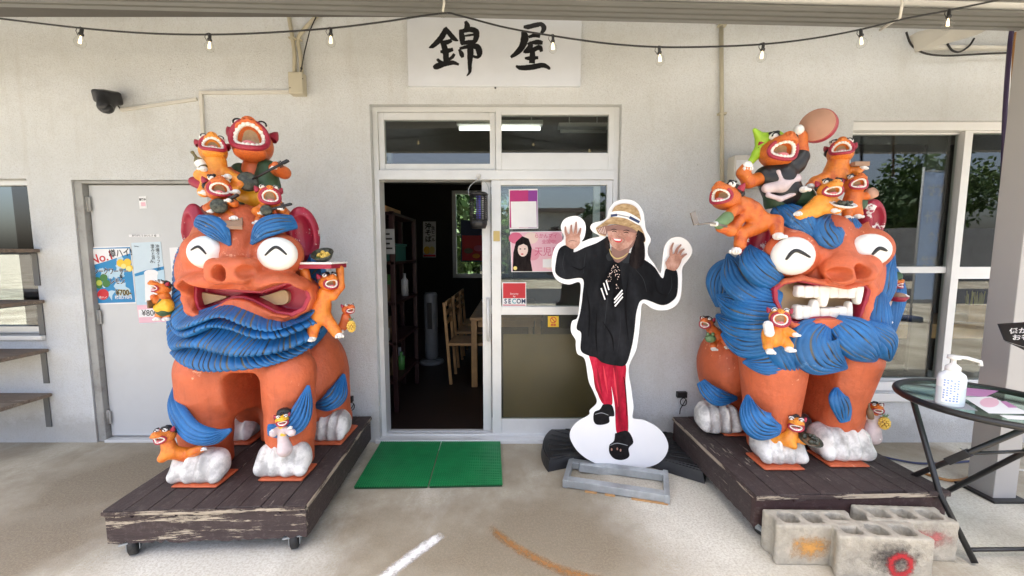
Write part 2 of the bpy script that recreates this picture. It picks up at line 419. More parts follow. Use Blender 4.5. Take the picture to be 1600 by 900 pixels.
def patchy_line(name, col, amax=0.92):
    """thin patchy coat: colour breaks up through noise and fades to bare slab at the edge of the stroke"""
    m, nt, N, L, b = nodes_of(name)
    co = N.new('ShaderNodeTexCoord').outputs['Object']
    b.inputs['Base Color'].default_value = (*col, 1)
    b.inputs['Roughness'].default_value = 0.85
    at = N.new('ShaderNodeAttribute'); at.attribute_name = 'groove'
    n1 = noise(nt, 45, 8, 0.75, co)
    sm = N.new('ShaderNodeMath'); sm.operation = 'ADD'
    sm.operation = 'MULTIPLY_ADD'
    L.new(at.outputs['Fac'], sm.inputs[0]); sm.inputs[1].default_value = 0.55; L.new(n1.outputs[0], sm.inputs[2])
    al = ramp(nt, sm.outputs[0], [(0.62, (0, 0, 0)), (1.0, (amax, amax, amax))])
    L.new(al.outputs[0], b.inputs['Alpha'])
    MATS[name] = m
patchy_line('white_streak', (0.86, 0.85, 0.82))
patchy_line('worn_orange_line', (0.40, 0.19, 0.055), 0.62)
patchy_line('mark_orange', (0.60, 0.30, 0.07))
patchy_line('mark_red', (0.45, 0.025, 0.03))
patchy_line('mark_pink', (0.48, 0.14, 0.13))
patchy_line('mark_dark', (0.06, 0.05, 0.045))

def poly_roof():
    m, nt, N, L, b = nodes_of('translucent_sheet')
    b.inputs['Base Color'].default_value = (0.75, 0.77, 0.76, 1)
    b.inputs['Roughness'].default_value = 0.5
    tl = N.new('ShaderNodeBsdfTranslucent')
    tl.inputs[0].default_value = (0.80, 0.83, 0.84, 1)
    mx = N.new('ShaderNodeMixShader')
    mx.inputs[0].default_value = 0.6
    L.new(b.outputs[0], mx.inputs[1]); L.new(tl.outputs[0], mx.inputs[2])
    L.new(mx.outputs[0], N['Material Output'].inputs[0])
    MATS['translucent_sheet'] = m
poly_roof()

mat('print_cloth_light', (0.022, 0.024, 0.028), 0.6, spec=0.12, var=0.3, vscale=12)
mat('print_red_dark', (0.27, 0.004, 0.018), 0.5, spec=0.2, var=0.2)
mat('print_red_light', (0.66, 0.04, 0.07), 0.5, spec=0.2, var=0.2)
mat('print_skin_warm', (0.50, 0.22, 0.17), 0.5, spec=0.2, var=0.05)

def photo_print(name, stops, scale, stretch, spec=0.15):
    """matt inkjet print of cloth or skin: tones vary as in the printed picture"""
    m, nt, N, L, b = nodes_of(name)
    co = N.new('ShaderNodeTexCoord').outputs['Object']
    n1 = noise(nt, scale, 6, 0.6, co, stretch)
    n2 = noise(nt, scale * 7, 4, 0.6, co)
    ad = N.new('ShaderNodeMath'); ad.operation = 'MULTIPLY_ADD'; ad.inputs[1].default_value = 0.18
    L.new(n2.outputs[0], ad.inputs[0]); L.new(n1.outputs[0], ad.inputs[2])
    L.new(ramp(nt, ad.outputs[0], stops).outputs[0], b.inputs['Base Color'])
    b.inputs['Roughness'].default_value = 0.55
    b.inputs['Specular IOR Level'].default_value = spec
    MATS[name] = m
photo_print('print_black', [(0.40, (0.003, 0.003, 0.004)), (0.58, (0.008, 0.009, 0.011)), (0.80, (0.020, 0.021, 0.025))], 4.0, (2.2, 1, 0.8), 0.08)
photo_print('print_red', [(0.40, (0.20, 0.004, 0.016)), (0.58, (0.42, 0.006, 0.030)), (0.78, (0.62, 0.03, 0.07))], 6.0, (3.0, 1, 0.7))
photo_print('print_skin', [(0.40, (0.25, 0.115, 0.085)), (0.58, (0.42, 0.225, 0.17)), (0.76, (0.58, 0.36, 0.29))], 16.0, (1, 1, 1))
photo_print('print_skin_warm', [(0.40, (0.34, 0.14, 0.11)), (0.76, (0.52, 0.26, 0.20))], 16.0, (1, 1, 1))
photo_print('print_straw', [(0.40, (0.22, 0.14, 0.07)), (0.58, (0.40, 0.27, 0.14)), (0.76, (0.54, 0.40, 0.23))], 26.0, (1, 1, 2.5))
photo_print('print_hair', [(0.45, (0.003, 0.002, 0.003)), (0.75, (0.022, 0.016, 0.015))], 14.0, (3, 1, .6), 0.08)
# ------------------------------------------------------------------ object helpers
def link(o, parent=None, kind=None):
    COL.objects.link(o)
    if parent is not None:
        o.parent = parent
        p = parent
        off = Vector((0, 0, 0))
        while p is not None:
            off += p.location
            p = p.parent
        o.location = o.location - off
    if kind:
        o['kind'] = kind
    return o
def thing(name, label, cat, loc, group=None):
    o = bpy.data.objects.new(name, None)
    o.empty_display_size = 0.05
    COL.objects.link(o)
    o.location = loc
    o['label'] = label
    o['category'] = cat
    if group:
        o['group'] = group
    return o
def tag(o, label, cat, group=None):
    o['label'] = label
    o['category'] = cat
    if group:
        o['group'] = group
    return o
def mesh_obj(name, verts, faces, m, parent=None, smooth=False, kind=None, attr=None):
    me = bpy.data.meshes.new(name)
    me.from_pydata([tuple(v) for v in verts], [], [tuple(f) for f in faces])
    if m:
        me.materials.append(MATS[m])
    if smooth:
        me.polygons.foreach_set('use_smooth', [True] * len(me.polygons))
    if attr is not None:
        a = me.attributes.new('groove', 'FLOAT', 'POINT')
        a.data.foreach_set('value', np.asarray(attr, dtype=np.float32))
    me.update()
    o = bpy.data.objects.new(name, me)
    return link(o, parent, kind)

class MB:
    """collects shapes for ONE mesh"""
    def __init__(s):
        s.v, s.f, s.sm = [], [], []
    def add(s, vs, fs, smooth=False):
        b = len(s.v)
        s.v += [tuple(v) for v in vs]
        s.f += [tuple(i + b for i in f) for f in fs]
        s.sm += [smooth] * len(fs)
        return s
    def box(s, lo, hi, bev=0.0, M=None):
        x0, y0, z0 = lo
        x1, y1, z1 = hi
        bm = bmesh.new()
        vv = [bm.verts.new(p) for p in ((x0, y0, z0), (x1, y0, z0), (x1, y1, z0), (x0, y1, z0), (x0, y0, z1), (x1, y0, z1), (x1, y1, z1), (x0, y1, z1))]
        for f in ((3, 2, 1, 0), (4, 5, 6, 7), (0, 1, 5, 4), (1, 2, 6, 5), (2, 3, 7, 6), (3, 0, 4, 7)):
            bm.faces.new([vv[i] for i in f])
        if bev > 0:
            bmesh.ops.bevel(bm, geom=bm.edges[:], offset=bev, segments=2, profile=0.6, affect='EDGES')
        bm.verts.index_update()
        vs = [v.co.copy() for v in bm.verts]
        if M is not None:
            vs = [M @ v for v in vs]
        s.add(vs, [[v.index for v in f.verts] for f in bm.faces])
        bm.free()
        return s
    def bar(s, a, b, w, h, up=(0, 0, 1), bev=0.0):
        a, b = Vector(a), Vector(b)
        d = b - a
        L = d.length
        d.normalize()
        up = Vector(up)
        x = d.cross(up)
        if x.length < 1e-5:
            x = d.cross(Vector((1, 0, 0)))
        x.normalize()
        z = x.cross(d)
        M = Matrix(((x.x, d.x, z.x, a.x), (x.y, d.y, z.y, a.y), (x.z, d.z, z.z, a.z), (0, 0, 0, 1)))
        return s.box((-w / 2, 0, -h / 2), (w / 2, L, h / 2), bev, M)
    def tube(s, pts, r, n=10, closed=False, cap=True):
        pts = [Vector(p) for p in pts]
        k = len(pts)
        rr = r if isinstance(r, (list, tuple)) else [r] * k
        vs, fs = [], []
        prev = None
        for i, p in enumerate(pts):
            if closed:
                t = pts[(i + 1) % k] - pts[i - 1]
            else:
                t = pts[min(i + 1, k - 1)] - pts[max(i - 1, 0)]
            t.normalize()
            if prev is None:
                a = Vector((0, 0, 1)) if abs(t.z) < 0.9 else Vector((1, 0, 0))
                x = t.cross(a).normalized()
            else:
                x = (prev - t * prev.dot(t)).normalized()
            prev = x
            y = t.cross(x)
            for j in range(n):
                an = 2 * math.pi * j / n
                vs.append(p + (x * math.cos(an) + y * math.sin(an)) * rr[i])
        for i in range(k if closed else k - 1):
            for j in range(n):
                i2 = (i + 1) % k
                fs.append((i * n + j, i * n + (j + 1) % n, i2 * n + (j + 1) % n, i2 * n + j))
        if not closed and cap:
            fs.append(tuple(range(n - 1, -1, -1)))
            fs.append(tuple((k - 1) * n + j for j in range(n)))
        return s.add(vs, fs, True)
    def lathe(s, prof, c, n=20, M=None):
        """profile of (r, z) round the z axis through c"""
        vs, fs = [], []
        c = Vector(c)
        for (r, z) in prof:
            for j in range(n):
                an = 2 * math.pi * j / n
                v = Vector((r * math.cos(an), r * math.sin(an), z))
                vs.append(c + (M @ v if M is not None else v))
        for i in range(len(prof) - 1):
            for j in range(n):
                fs.append((i * n + j, i * n + (j + 1) % n, (i + 1) * n + (j + 1) % n, (i + 1) * n + j))
        return s.add(vs, fs, True)
    def ball(s, c, r, n=12, M=None):
        rx, ry, rz = (r, r, r) if isinstance(r, (int, float)) else r
        vs, fs = [], []
        c = Vector(c)
        for i in range(n // 2 + 1):
            th = math.pi * i / (n // 2)
            for j in range(n):
                ph = 2 * math.pi * j / n
                v = Vector((rx * math.sin(th) * math.cos(ph), ry * math.sin(th) * math.sin(ph), rz * math.cos(th)))
                vs.append(c + (M @ v if M is not None else v))
        for i in range(n // 2):
            for j in range(n):
                fs.append((i * n + j, (i + 1) * n + j, (i + 1) * n + (j + 1) % n, i * n + (j + 1) % n))
        return s.add(vs, fs, True)
    def prism(s, poly, vec):
        """polygon (3-D points, flat) pushed along vec"""
        k = len(poly)
        vec = Vector(vec)
        vs = [Vector(p) for p in poly] + [Vector(p) + vec for p in poly]
        fs = [tuple(range(k)), tuple(range(2 * k - 1, k - 1, -1))]
        fs += [(i, i + k, (i + 1) % k + k, (i + 1) % k) for i in range(k)]
        return s.add(vs, fs)
    def build(s, name, m, parent=None, kind=None, clean=True):
        me = bpy.data.meshes.new(name)
        me.from_pydata(s.v, [], s.f)
        me.polygons.foreach_set('use_smooth', s.sm)
        if m:
            me.materials.append(MATS[m])
        if clean:
            bm = bmesh.new()
            bm.from_mesh(me)
            bmesh.ops.remove_doubles(bm, verts=bm.verts[:], dist=1e-6)
            bmesh.ops.recalc_face_normals(bm, faces=bm.faces[:])
            bm.to_mesh(me)
            bm.free()
        o = bpy.data.objects.new(name, me)
        return link(o, parent, kind)

def spline(pts, n):
    """Catmull-Rom through points (any tuple length), n samples"""
    A = np.array([list(p) for p in pts], dtype=float)
    k = len(A)
    out = []
    for q in np.linspace(0, k - 1, n):
        i = min(int(q), k - 2)
        t = q - i
        p0, p1, p2, p3 = A[max(i - 1, 0)], A[i], A[i + 1], A[min(i + 2, k - 1)]
        out.append(0.5 * ((2 * p1) + (-p0 + p2) * t + (2 * p0 - 5 * p1 + 4 * p2 - p3) * t * t + (-p0 + 3 * p1 - 3 * p2 + p3) * t ** 3))
    return np.array(out)

# ------------------------------------------------------------------ sculpting with distance fields
def s_ell(p, c, r, M=None):
    q = p - np.asarray(c, np.float32)
    if M is not None:
        q = q @ np.asarray(M, np.float32)          # M columns = local axes
    r = np.asarray(r, np.float32)
    k0 = np.sqrt(((q / r) ** 2).sum(1))
    k1 = np.sqrt(((q / (r * r)) ** 2).sum(1)) + 1e-9
    return k0 * (k0 - 1) / k1
def s_cap(p, a, b, ra, rb):
    a = np.asarray(a, np.float32)
    b = np.asarray(b, np.float32)
    ab = b - a
    q = p - a
    t = np.clip((q @ ab) / (ab @ ab + 1e-9), 0, 1)
    return np.sqrt(((q - t[:, None] * ab) ** 2).sum(1)) - (ra + (rb - ra) * t)
def s_box(p, c, h, rr=0.0, M=None):
    q = p - np.asarray(c, np.float32)
    if M is not None:
        q = q @ np.asarray(M, np.float32)
    q = np.abs(q) - (np.asarray(h, np.float32) - rr)
    return np.sqrt((np.maximum(q, 0) ** 2).sum(1)) + np.minimum(q.max(1), 0) - rr
def smin(a, b, k):
    h = np.clip(0.5 + 0.5 * (b - a) / k, 0, 1)
    return b + (a - b) * h - k * h * (1 - h)
def smax(a, b, k):
    return -smin(-a, -b, k)
def s_poly(x, z, poly):
    """signed distance to a closed 2-D polygon"""
    A = np.asarray(poly, np.float32)
    d = np.full(x.shape, 1e9, np.float32)
    ins = np.zeros(x.shape, bool)
    for i in range(len(A)):
        a, b = A[i - 1], A[i]
        ex, ez = b[0] - a[0], b[1] - a[1]
        wx, wz = x - a[0], z - a[1]
        t = np.clip((wx * ex + wz * ez) / (ex * ex + ez * ez + 1e-12), 0, 1)
        d = np.minimum(d, (wx - ex * t) ** 2 + (wz - ez * t) ** 2)
        c = ((a[1] <= z) != (b[1] <= z))
        with np.errstate(divide='ignore', invalid='ignore'):
            xi = a[0] + (z - a[1]) * ex / (ez if abs(ez) > 1e-12 else 1e-12)
        ins ^= c & (x < xi)
    d = np.sqrt(d)
    return np.where(ins, -d, d)
def surf(fn, lo, hi, h):
    """surface nets over a box; fn maps (N,3) points to distances. Returns verts, quads"""
    lo = np.asarray(lo, np.float32)
    hi = np.asarray(hi, np.float32)
    B = 6
    n = np.ceil((hi - lo) / h).astype(int)
    n = ((n + B - 1) // B) * B + 1
    nb = (n - 1) // B
    # coarse pass
    cx = [lo[i] + (np.arange(nb[i]) + 0.5) * B * h for i in range(3)]
    G = np.stack(np.meshgrid(*cx, indexing='ij'), -1).reshape(-1, 3).astype(np.float32)
    dc = fn(G).reshape(nb)
    rad = B * h * 0.87 * 1.7 + h
    act = np.abs(dc) < rad
    V = np.empty(n, np.float32)
    sgn = np.where(dc < 0, -1.0, 1.0).astype(np.float32)
    up = np.repeat(np.repeat(np.repeat(sgn, B, 0), B, 1), B, 2)
    V[:-1, :-1, :-1] = up
    V[-1] = 1; V[:, -1] = 1; V[:, :, -1] = 1
    m = np.zeros(n, bool)
    for (bx, by, bz) in np.argwhere(act):
        m[bx * B:bx * B + B + 1, by * B:by * B + B + 1, bz * B:bz * B + B + 1] = True
    idx = np.argwhere(m)
    V[m] = fn((lo + idx * h).astype(np.float32))
    V[0] = np.maximum(V[0], 1e-4); V[-1] = np.maximum(V[-1], 1e-4)
    V[:, 0] = np.maximum(V[:, 0], 1e-4); V[:, -1] = np.maximum(V[:, -1], 1e-4)
    V[:, :, 0] = np.maximum(V[:, :, 0], 1e-4); V[:, :, -1] = np.maximum(V[:, :, -1], 1e-4)
    neg = V < 0
    cnt = np.zeros(n - 1, np.int8)
    for dx in (0, 1):
        for dy in (0, 1):
            for dz in (0, 1):
                cnt += neg[dx:n[0] - 1 + dx, dy:n[1] - 1 + dy, dz:n[2] - 1 + dz]
    cells = np.argwhere((cnt > 0) & (cnt < 8))
    cid = np.full(n - 1, -1, np.int64)
    cid[tuple(cells.T)] = np.arange(len(cells))
    acc = np.zeros((len(cells), 3)); num = np.zeros(len(cells))
    cor = [(0, 0, 0), (1, 0, 0), (0, 1, 0), (1, 1, 0), (0, 0, 1), (1, 0, 1), (0, 1, 1), (1, 1, 1)]
    cv = [V[tuple((cells + c).T)] for c in cor]
    for a, b in ((0, 1), (2, 3), (4, 5), (6, 7), (0, 2), (1, 3), (4, 6), (5, 7), (0, 4), (1, 5), (2, 6), (3, 7)):
        s = (cv[a] < 0) != (cv[b] < 0)
        t = np.where(s, cv[a] / np.where(s, cv[a] - cv[b], 1), 0)
        ca, cb = np.array(cor[a], float), np.array(cor[b], float)
        acc += np.where(s[:, None], ca + (cb - ca) * t[:, None], 0)
        num += s
    verts = lo + (cells + acc / num[:, None]) * h
    quads = []
    for ax in range(3):
        o1, o2 = [(1, 2), (2, 0), (0, 1)][ax]
        sl0 = [slice(None)] * 3; sl1 = [slice(None)] * 3
        sl0[ax] = slice(0, -1); sl1[ax] = slice(1, None)
        a, b = neg[tuple(sl0)], neg[tuple(sl1)]
        e = np.argwhere(a != b)
        if len(e) == 0:
            continue
        ok = (e[:, o1] > 0) & (e[:, o2] > 0) & (e[:, o1] < n[o1] - 1) & (e[:, o2] < n[o2] - 1)
        e = e[ok]
        fl = a[tuple(e.T)]
        d1 = np.zeros(3, int); d1[o1] = 1
        d2 = np.zeros(3, int); d2[o2] = 1
        q = np.stack([cid[tuple((e - d1 - d2).T)], cid[tuple((e - d2).T)], cid[tuple(e.T)], cid[tuple((e - d1).T)]], 1)
        q[~fl] = q[~fl][:, ::-1]
        quads.append(q)
    return verts, np.concatenate(quads)
def np_mesh(name, verts, quads, m):
    me = bpy.data.meshes.new(name)
    nq = len(quads)
    me.vertices.add(len(verts))
    me.vertices.foreach_set('co', np.asarray(verts, np.float32).ravel())
    me.loops.add(nq * 4)
    me.loops.foreach_set('vertex_index', np.asarray(quads, np.int32).ravel())
    me.polygons.add(nq)
    me.polygons.foreach_set('loop_start', np.arange(nq, dtype=np.int32) * 4)
    me.polygons.foreach_set('use_smooth', np.ones(nq, bool))
    if m:
        me.materials.append(MATS[m])
    me.update(calc_edges=True)
    return me
def sculpt(name, fn, lo, hi, h, m, parent=None):
    v, q = surf(fn, lo, hi, h)
    o = bpy.data.objects.new(name, np_mesh(name, v, q, m))
    return link(o, parent)

# hair lock / ruff: closed loft with strand grooves
def lock(name, spine, width, thick, normal, m, parent, strands=9, depth=0.006, n=36, wob=1.0, seed=0):
    """flattened lock of hair; spine = world points, width / thick = half sizes along it, normal = facing"""
    rg = np.random.default_rng(seed)
    S = spline(spine, n)
    qs = np.linspace(0, 1, n)
    W = spline([(w,) for w in width], n)[:, 0].clip(.004)
    T = spline([(w,) for w in thick], n)[:, 0].clip(.003)
    ph = rg.uniform(0, 6.28)
    jit = rg.uniform(0.15, 1.0, 60)
    off = rg.uniform(0, 6.28, 60)
    edges = np.concatenate([[0], np.cumsum(rg.uniform(0.65, 1.35, strands))])
    edges /= edges[-1]
    nm = np.asarray(normal, float)
    kf, kb = strands * 8, 8
    vs, gr = [], []
    for i in range(n):
        t = S[min(i + 1, n - 1)] - S[max(i - 1, 0)]
        t /= np.linalg.norm(t) + 1e-9
        x = np.cross(t, nm); x /= np.linalg.norm(x) + 1e-9
        y = np.cross(x, t); y /= np.linalg.norm(y) + 1e-9
        q = i / (n - 1)
        fade = min(1, q * 6, (1 - q) * 5 + .1)
        dd = min(depth, W[i] * .22) * fade
        for j in range(kf + kb):
            if j < kf:
                lat = 1 - 2 * j / kf
                prof = math.sqrt(max(0, 1 - abs(lat) ** 2.4))
                sph = min(max(lat * 0.5 + 0.5 + 0.045 * math.sin(q * 5 * wob + ph + lat * 2), 0), .9999)
                s = int(np.searchsorted(edges, sph, 'right') - 1)
                fr = (sph - edges[s]) / (edges[s + 1] - edges[s])
                g = (abs(fr - 0.5) * 2) ** 2.4
                e = s if fr < .5 else s + 1
                vis = jit[e] * (0.55 + 0.45 * math.sin(q * 8 + off[e]))
                vs.append(S[i] + x * (W[i] * lat) + y * (T[i] * prof - 1.5 * dd * g * (0.35 + 0.65 * prof)))
                gr.append(min(1, g * (0.35 + 0.95 * vis)) * fade if 0 < e < strands else 0)
            else:
                an = math.pi * (j - kf) / kb
                vs.append(S[i] - x * (W[i] * math.cos(an)) - y * (T[i] * .7 * math.sin(an)))
                gr.append(0)
    k = kf + kb
    fs = []
    for i in range(n - 1):
        for j in range(k):
            fs.append((i * k + j, (i + 1) * k + j, (i + 1) * k + (j + 1) % k, i * k + (j + 1) % k))
    fs.append(tuple(range(k)))
    fs.append(tuple((n - 1) * k + j for j in range(k - 1, -1, -1)))
    o = mesh_obj(name, vs, fs, m, parent, True, None, gr)
    bm = bmesh.new(); bm.from_mesh(o.data); bmesh.ops.recalc_face_normals(bm, faces=bm.faces[:]); bm.to_mesh(o.data); bm.free()
    return o

def ruff(name, top, low, m, parent, puff=0.03, back=0.05, strands=40, depth=0.010, seed=0, kk=14):
    """collar of hair hanging from curve top to curve low (world points), strands run from top to low"""
    rg = np.random.default_rng(seed)
    n = strands * 8
    A, Bq = spline(top, n), spline(low, n)
    ctr = (A.mean(0) + Bq.mean(0)) / 2 + np.array([0, 0.35, 0])
    vs, gr = [], []
    # strand phase with uneven spacing and slight lean
    inc = rg.uniform(0.6, 1.4, strands + 2)
    edges = np.concatenate([[0], np.cumsum(inc)])
    edges /= edges[-1]
    amp = rg.uniform(0.25, 1.0, strands + 4)
    for i in range(n):
        q = i / (n - 1)
        a, b = A[i], Bq[i]
        out = (a + b) / 2 - ctr
        out[2] *= 0.3
        out /= np.linalg.norm(out) + 1e-9
        for j in range(kk):                              # front: top -> low
            t = j / (kk - 1)
            qq = min(max(q + 0.012 * math.sin(t * 2.2 + q * 9), 0), 1)
            s = int(np.searchsorted(edges, qq, 'right') - 1)
            s = min(max(s, 0), len(edges) - 2)
            fr = (qq - edges[s]) / (edges[s + 1] - edges[s])
            g = (abs(fr - 0.5) * 2) ** 2.4
            k2 = amp[s if fr < 0.5 else s + 1]
            bul = math.sin(math.pi * t ** 1.5 * 0.86) * puff
            p = a * (1 - t) + b * t + out * (bul + .028 * t * t - depth * g * min(1, t * 3)) 
            if t > 0.8:
                p = p + np.array([0, 0, 1]) * (g * depth * 0.9 * (t - 0.8) / 0.2)
            vs.append(p)
            gr.append(min(1, g * (0.3 + 0.9 * k2)) * (0.95 if 0.08 < t < 0.93 else 0.2))
        for j in range(4):                               # back: low -> top
            t = 1 - (j + 0.5) / 4
            p = a * (1 - t) + b * t - out * back * (0.4 + 0.6 * math.sin(math.pi * t))
            vs.append(p); gr.append(0)
    K = kk + 4
    fs = []
    for i in range(n - 1):
        for j in range(K):
            fs.append((i * K + j, i * K + (j + 1) % K, (i + 1) * K + (j + 1) % K, (i + 1) * K + j))
    fs.append(tuple(range(K - 1, -1, -1)))
    fs.append(tuple((n - 1) * K + j for j in range(K)))
    o = mesh_obj(name, vs, fs, m, parent, True, None, gr)
    bm = bmesh.new(); bm.from_mesh(o.data); bmesh.ops.recalc_face_normals(bm, faces=bm.faces[:]); bm.to_mesh(o.data); bm.free()
    return o

# lettering
FONT_CACHE = {}
def text_obj(name, body, size, loc, m, parent, rot=(math.pi / 2, 0, 0), align='CENTER', depth=0.0004, bold=0.0, xs=1.0, kind=None, line=1.0):
    c = bpy.data.curves.new(name, 'FONT')
    c.body = body
    c.size = size
    c.align_x = align
    c.align_y = 'CENTER'
    c.offset = bold
    c.extrude = depth
    c.space_line = line
    c.resolution_u = 3
    t = bpy.data.objects.new(name, c)
    COL.objects.link(t)
    dg = bpy.context.evaluated_depsgraph_get()
    dg.update()
    me = bpy.data.meshes.new_from_object(t.evaluated_get(dg))
    bpy.data.objects.remove(t)
    bpy.data.curves.remove(c)
    me.name = name
    me.materials.clear()
    me.materials.append(MATS[m])
    M = Euler(rot).to_matrix().to_4x4() @ Matrix.Diagonal((xs, 1, 1, 1))
    me.transform(M)
    o = bpy.data.objects.new(name, me)
    o.location = loc
    return link(o, parent)
def sheet(name, poly_uv, Y, m, parent=None, t=0.0006):
    """flat piece facing the camera side, outline given as seen, standing on the plane at depth Y"""
    return MB().prism([P(u, v, Y) for u, v in poly_uv], (0, t, 0)).build(name, m, parent)
def rect_uv(u0, v0, u1, v1):
    return [(u0, v0), (u1, v0), (u1, v1), (u0, v1)]
# ------------------------------------------------------------------ setting
def holed_wall(x0, x1, z0, z1, holes, y0, y1):
    xs = sorted({x0, x1, *[h[0] for h in holes], *[h[1] for h in holes]})
    zs = sorted({z0, z1, *[h[2] for h in holes], *[h[3] for h in holes]})
    mb = MB()
    def solid(i, j):
        if i < 0 or j < 0 or i >= len(xs) - 1 or j >= len(zs) - 1:
            return False
        cx, cz = (xs[i] + xs[i + 1]) / 2, (zs[j] + zs[j + 1]) / 2
        return not any(h[0] < cx < h[1] and h[2] < cz < h[3] for h in holes)
    for i in range(len(xs) - 1):
        for j in range(len(zs) - 1):
            if not solid(i, j):
                continue
            a, b, c, d = xs[i], xs[i + 1], zs[j], zs[j + 1]
            mb.add([(a, y0, c), (b, y0, c), (b, y0, d), (a, y0, d)], [(0, 1, 2, 3)])
            mb.add([(a, y1, c), (b, y1, c), (b, y1, d), (a, y1, d)], [(3, 2, 1, 0)])
            if not solid(i - 1, j):
                mb.add([(a, y0, c), (a, y0, d), (a, y1, d), (a, y1, c)], [(0, 1, 2, 3)])
            if not solid(i + 1, j):
                mb.add([(b, y0, c), (b, y0, d), (b, y1, d), (b, y1, c)], [(3, 2, 1, 0)])
            if not solid(i, j - 1):
                mb.add([(a, y0, c), (b, y0, c), (b, y1, c), (a, y1, c)], [(3, 2, 1, 0)])
            if not solid(i, j + 1):
                mb.add([(a, y0, d), (b, y0, d), (b, y1, d), (a, y1, d)], [(0, 1, 2, 3)])
    return mb

# ground sheet to the horizon
g = MB().add([(-400, -400, 0), (400, -400, 0), (400, 400, 0), (-400, 400, 0)], [(0, 1, 2, 3)]).build('ground', 'concrete_ground', clean=False)
g['kind'] = 'structure'
rd = MB().add([(-400, -9.5, 0.004), (400, -9.5, 0.004), (400, -5.0, 0.004), (-400, -5.0, 0.004)], [(0, 1, 2, 3)]).build('road', 'asphalt', clean=False)
rd['kind'] = 'structure'

def X(u, v, Y=D):
    return P(u, v, Y).x
def Z(v, Y=D):
    return P(800, v, Y).z

ENT = (X(577, 163), X(972, 163), -0.05, Z(163))
STL = (X(111, 281), X(332, 281), -0.05, Z(281))
LWN = (X(41, 279) - 1.6, X(41, 279), Z(523), Z(279))
RWN = (X(1334, 188), X(1334, 188) + 1.75, Z(613), Z(188))
WT = 0.16
bld = thing('shop_building', 'cream stucco shop front with sliding entrance door and aluminium windows', 'building', (0, D, 0))
holed_wall(-7.0, 7.0, -0.05, 3.6, [ENT, STL, LWN, RWN], D, D + WT).build('wall', 'plaster', bld)

def rect_frame(mb, x0, x1, z0, z1, y0, y1, l, r, b, t, bev=0.002):
    """jambs run the full height, rails are butted between them"""
    if l: mb.box((x0, y0, z0), (x0 + l, y1, z1), bev)
    if r: mb.box((x1 - r, y0, z0), (x1, y1, z1), bev)
    if b: mb.box((x0 + l, y0, z0), (x1 - r, y1, z0 + b), bev)
    if t: mb.box((x0 + l, y0, z1 - t), (x1 - r, y1, z1), bev)
    return mb

# --- entrance frame, transom lights, sliding doors
yf = D + 0.045
ex0, ex1, ez1 = ENT[0] + 0.002, ENT[1] - 0.002, ENT[3] - 0.002
zt0, zt1 = Z(281, yf), Z(266, yf)            # transom rail
mb = MB()
rect_frame(mb, ex0, ex1, 0.0, ez1, yf, yf + 0.11, 0.035, 0.035, 0, 0.03)
mb.box((ex0 + 0.035, yf - 0.012, zt0), (ex1 - 0.035, yf + 0.108, zt1), 0.003)
mb.box((ex0 + 0.035, yf - 0.004, zt0 + 0.025), (ex1 - 0.035, yf - 0.0125, zt0 + 0.030))
fr = mb.build('entrance_frame', 'aluminium', bld)
mb = MB()
mb.box((ex0 - 0.03, D - 0.02, -0.03), (ex1 + 0.01, yf + 0.12, 0.028), 0.004)
mb.box((ex0 + 0.03, yf + 0.0, 0.0285), (ex1 - 0.03, yf + 0.02, 0.045), 0.002)
mb.box((ex0 + 0.03, yf + 0.05, 0.0285), (ex1 - 0.03, yf + 0.06, 0.045), 0.002)
mb.build('threshold', 'aluminium', bld)
MB().box((ex0 + 0.06, D - 0.125, -0.03), (X(768, 690) , D - 0.021, 0.012), 0.003).build('door_step', 'aluminium', bld)
xm0, xm1 = X(762, 220, yf), X(781, 220, yf)
for (a, b, gl0, gl1) in ((ex0 + 0.036, (xm0 + xm1) / 2 + 0.012, 256, 187), ((xm0 + xm1) / 2 + 0.014, ex1 - 0.036, 239, 179)):
    o = yf + (0.02 if gl0 == 256 else 0.0) - 0.006
    mb = MB()
    rect_frame(mb, a, b, zt1 + 0.001, ez1 - 0.031, o, o + 0.045, 0.04, 0.04, Z(gl0, o) - zt1, (ez1 - 0.031) - Z(gl1, o), 0.003)
    w = mb.build('transom_window', 'aluminium', bld)
    MB().box((a + 0.038, o + 0.02, Z(gl0, o) - 0.004), (b - 0.038, o + 0.026, Z(gl1, o) + 0.004)).build('glass_pane', 'window_glass', w)
# outer (right) sliding door
yd = yf + 0.004
dx0, dx1 = X(768.5, 480, yd), ex1 - 0.036
mb = MB()
rect_frame(mb, dx0, dx1, 0.03, zt0 - 0.001, yd, yd + 0.035, X(783, 480, yd) - dx0, 0.042, Z(655, yd) - 0.03, 0.035, 0.003)
zr0, zr1 = Z(492, yd), Z(479, yd)
mb.box((X(783, 480, yd), yd + 0.001, zr0), (dx1 - 0.042, yd + 0.034, zr1), 0.003)
sd = mb.build('sliding_door', 'aluminium', bld)
MB().box((X(782, 480, yd), yd + 0.014, zr1 - 0.004), (dx1 - 0.04, yd + 0.020, zt0 - 0.034)).build('glass_pane', 'window_glass', sd)
MB().box((X(782, 480, yd), yd + 0.014, Z(655, yd) - 0.004), (dx1 - 0.04, yd + 0.020, zr0 + 0.004)).build('glass_pane', 'frosted_pane', sd)
mb = MB().box((X(771, 369, yd), yd - 0.010, Z(377, yd)), (X(781, 369, yd), yd - 0.0005, Z(361, yd)), 0.004)
lk = mb.build('lock', 'p_gold', sd)
MB().box((X(786, 369, yd) - 0.001, yd + 0.0375, Z(660, yd)), (dx1 - 0.05, yd + 0.047, Z(524, yd))).build('wooden_board', 'board_brown', bld)['label'] = 'brown wooden board standing behind the lower door glass'
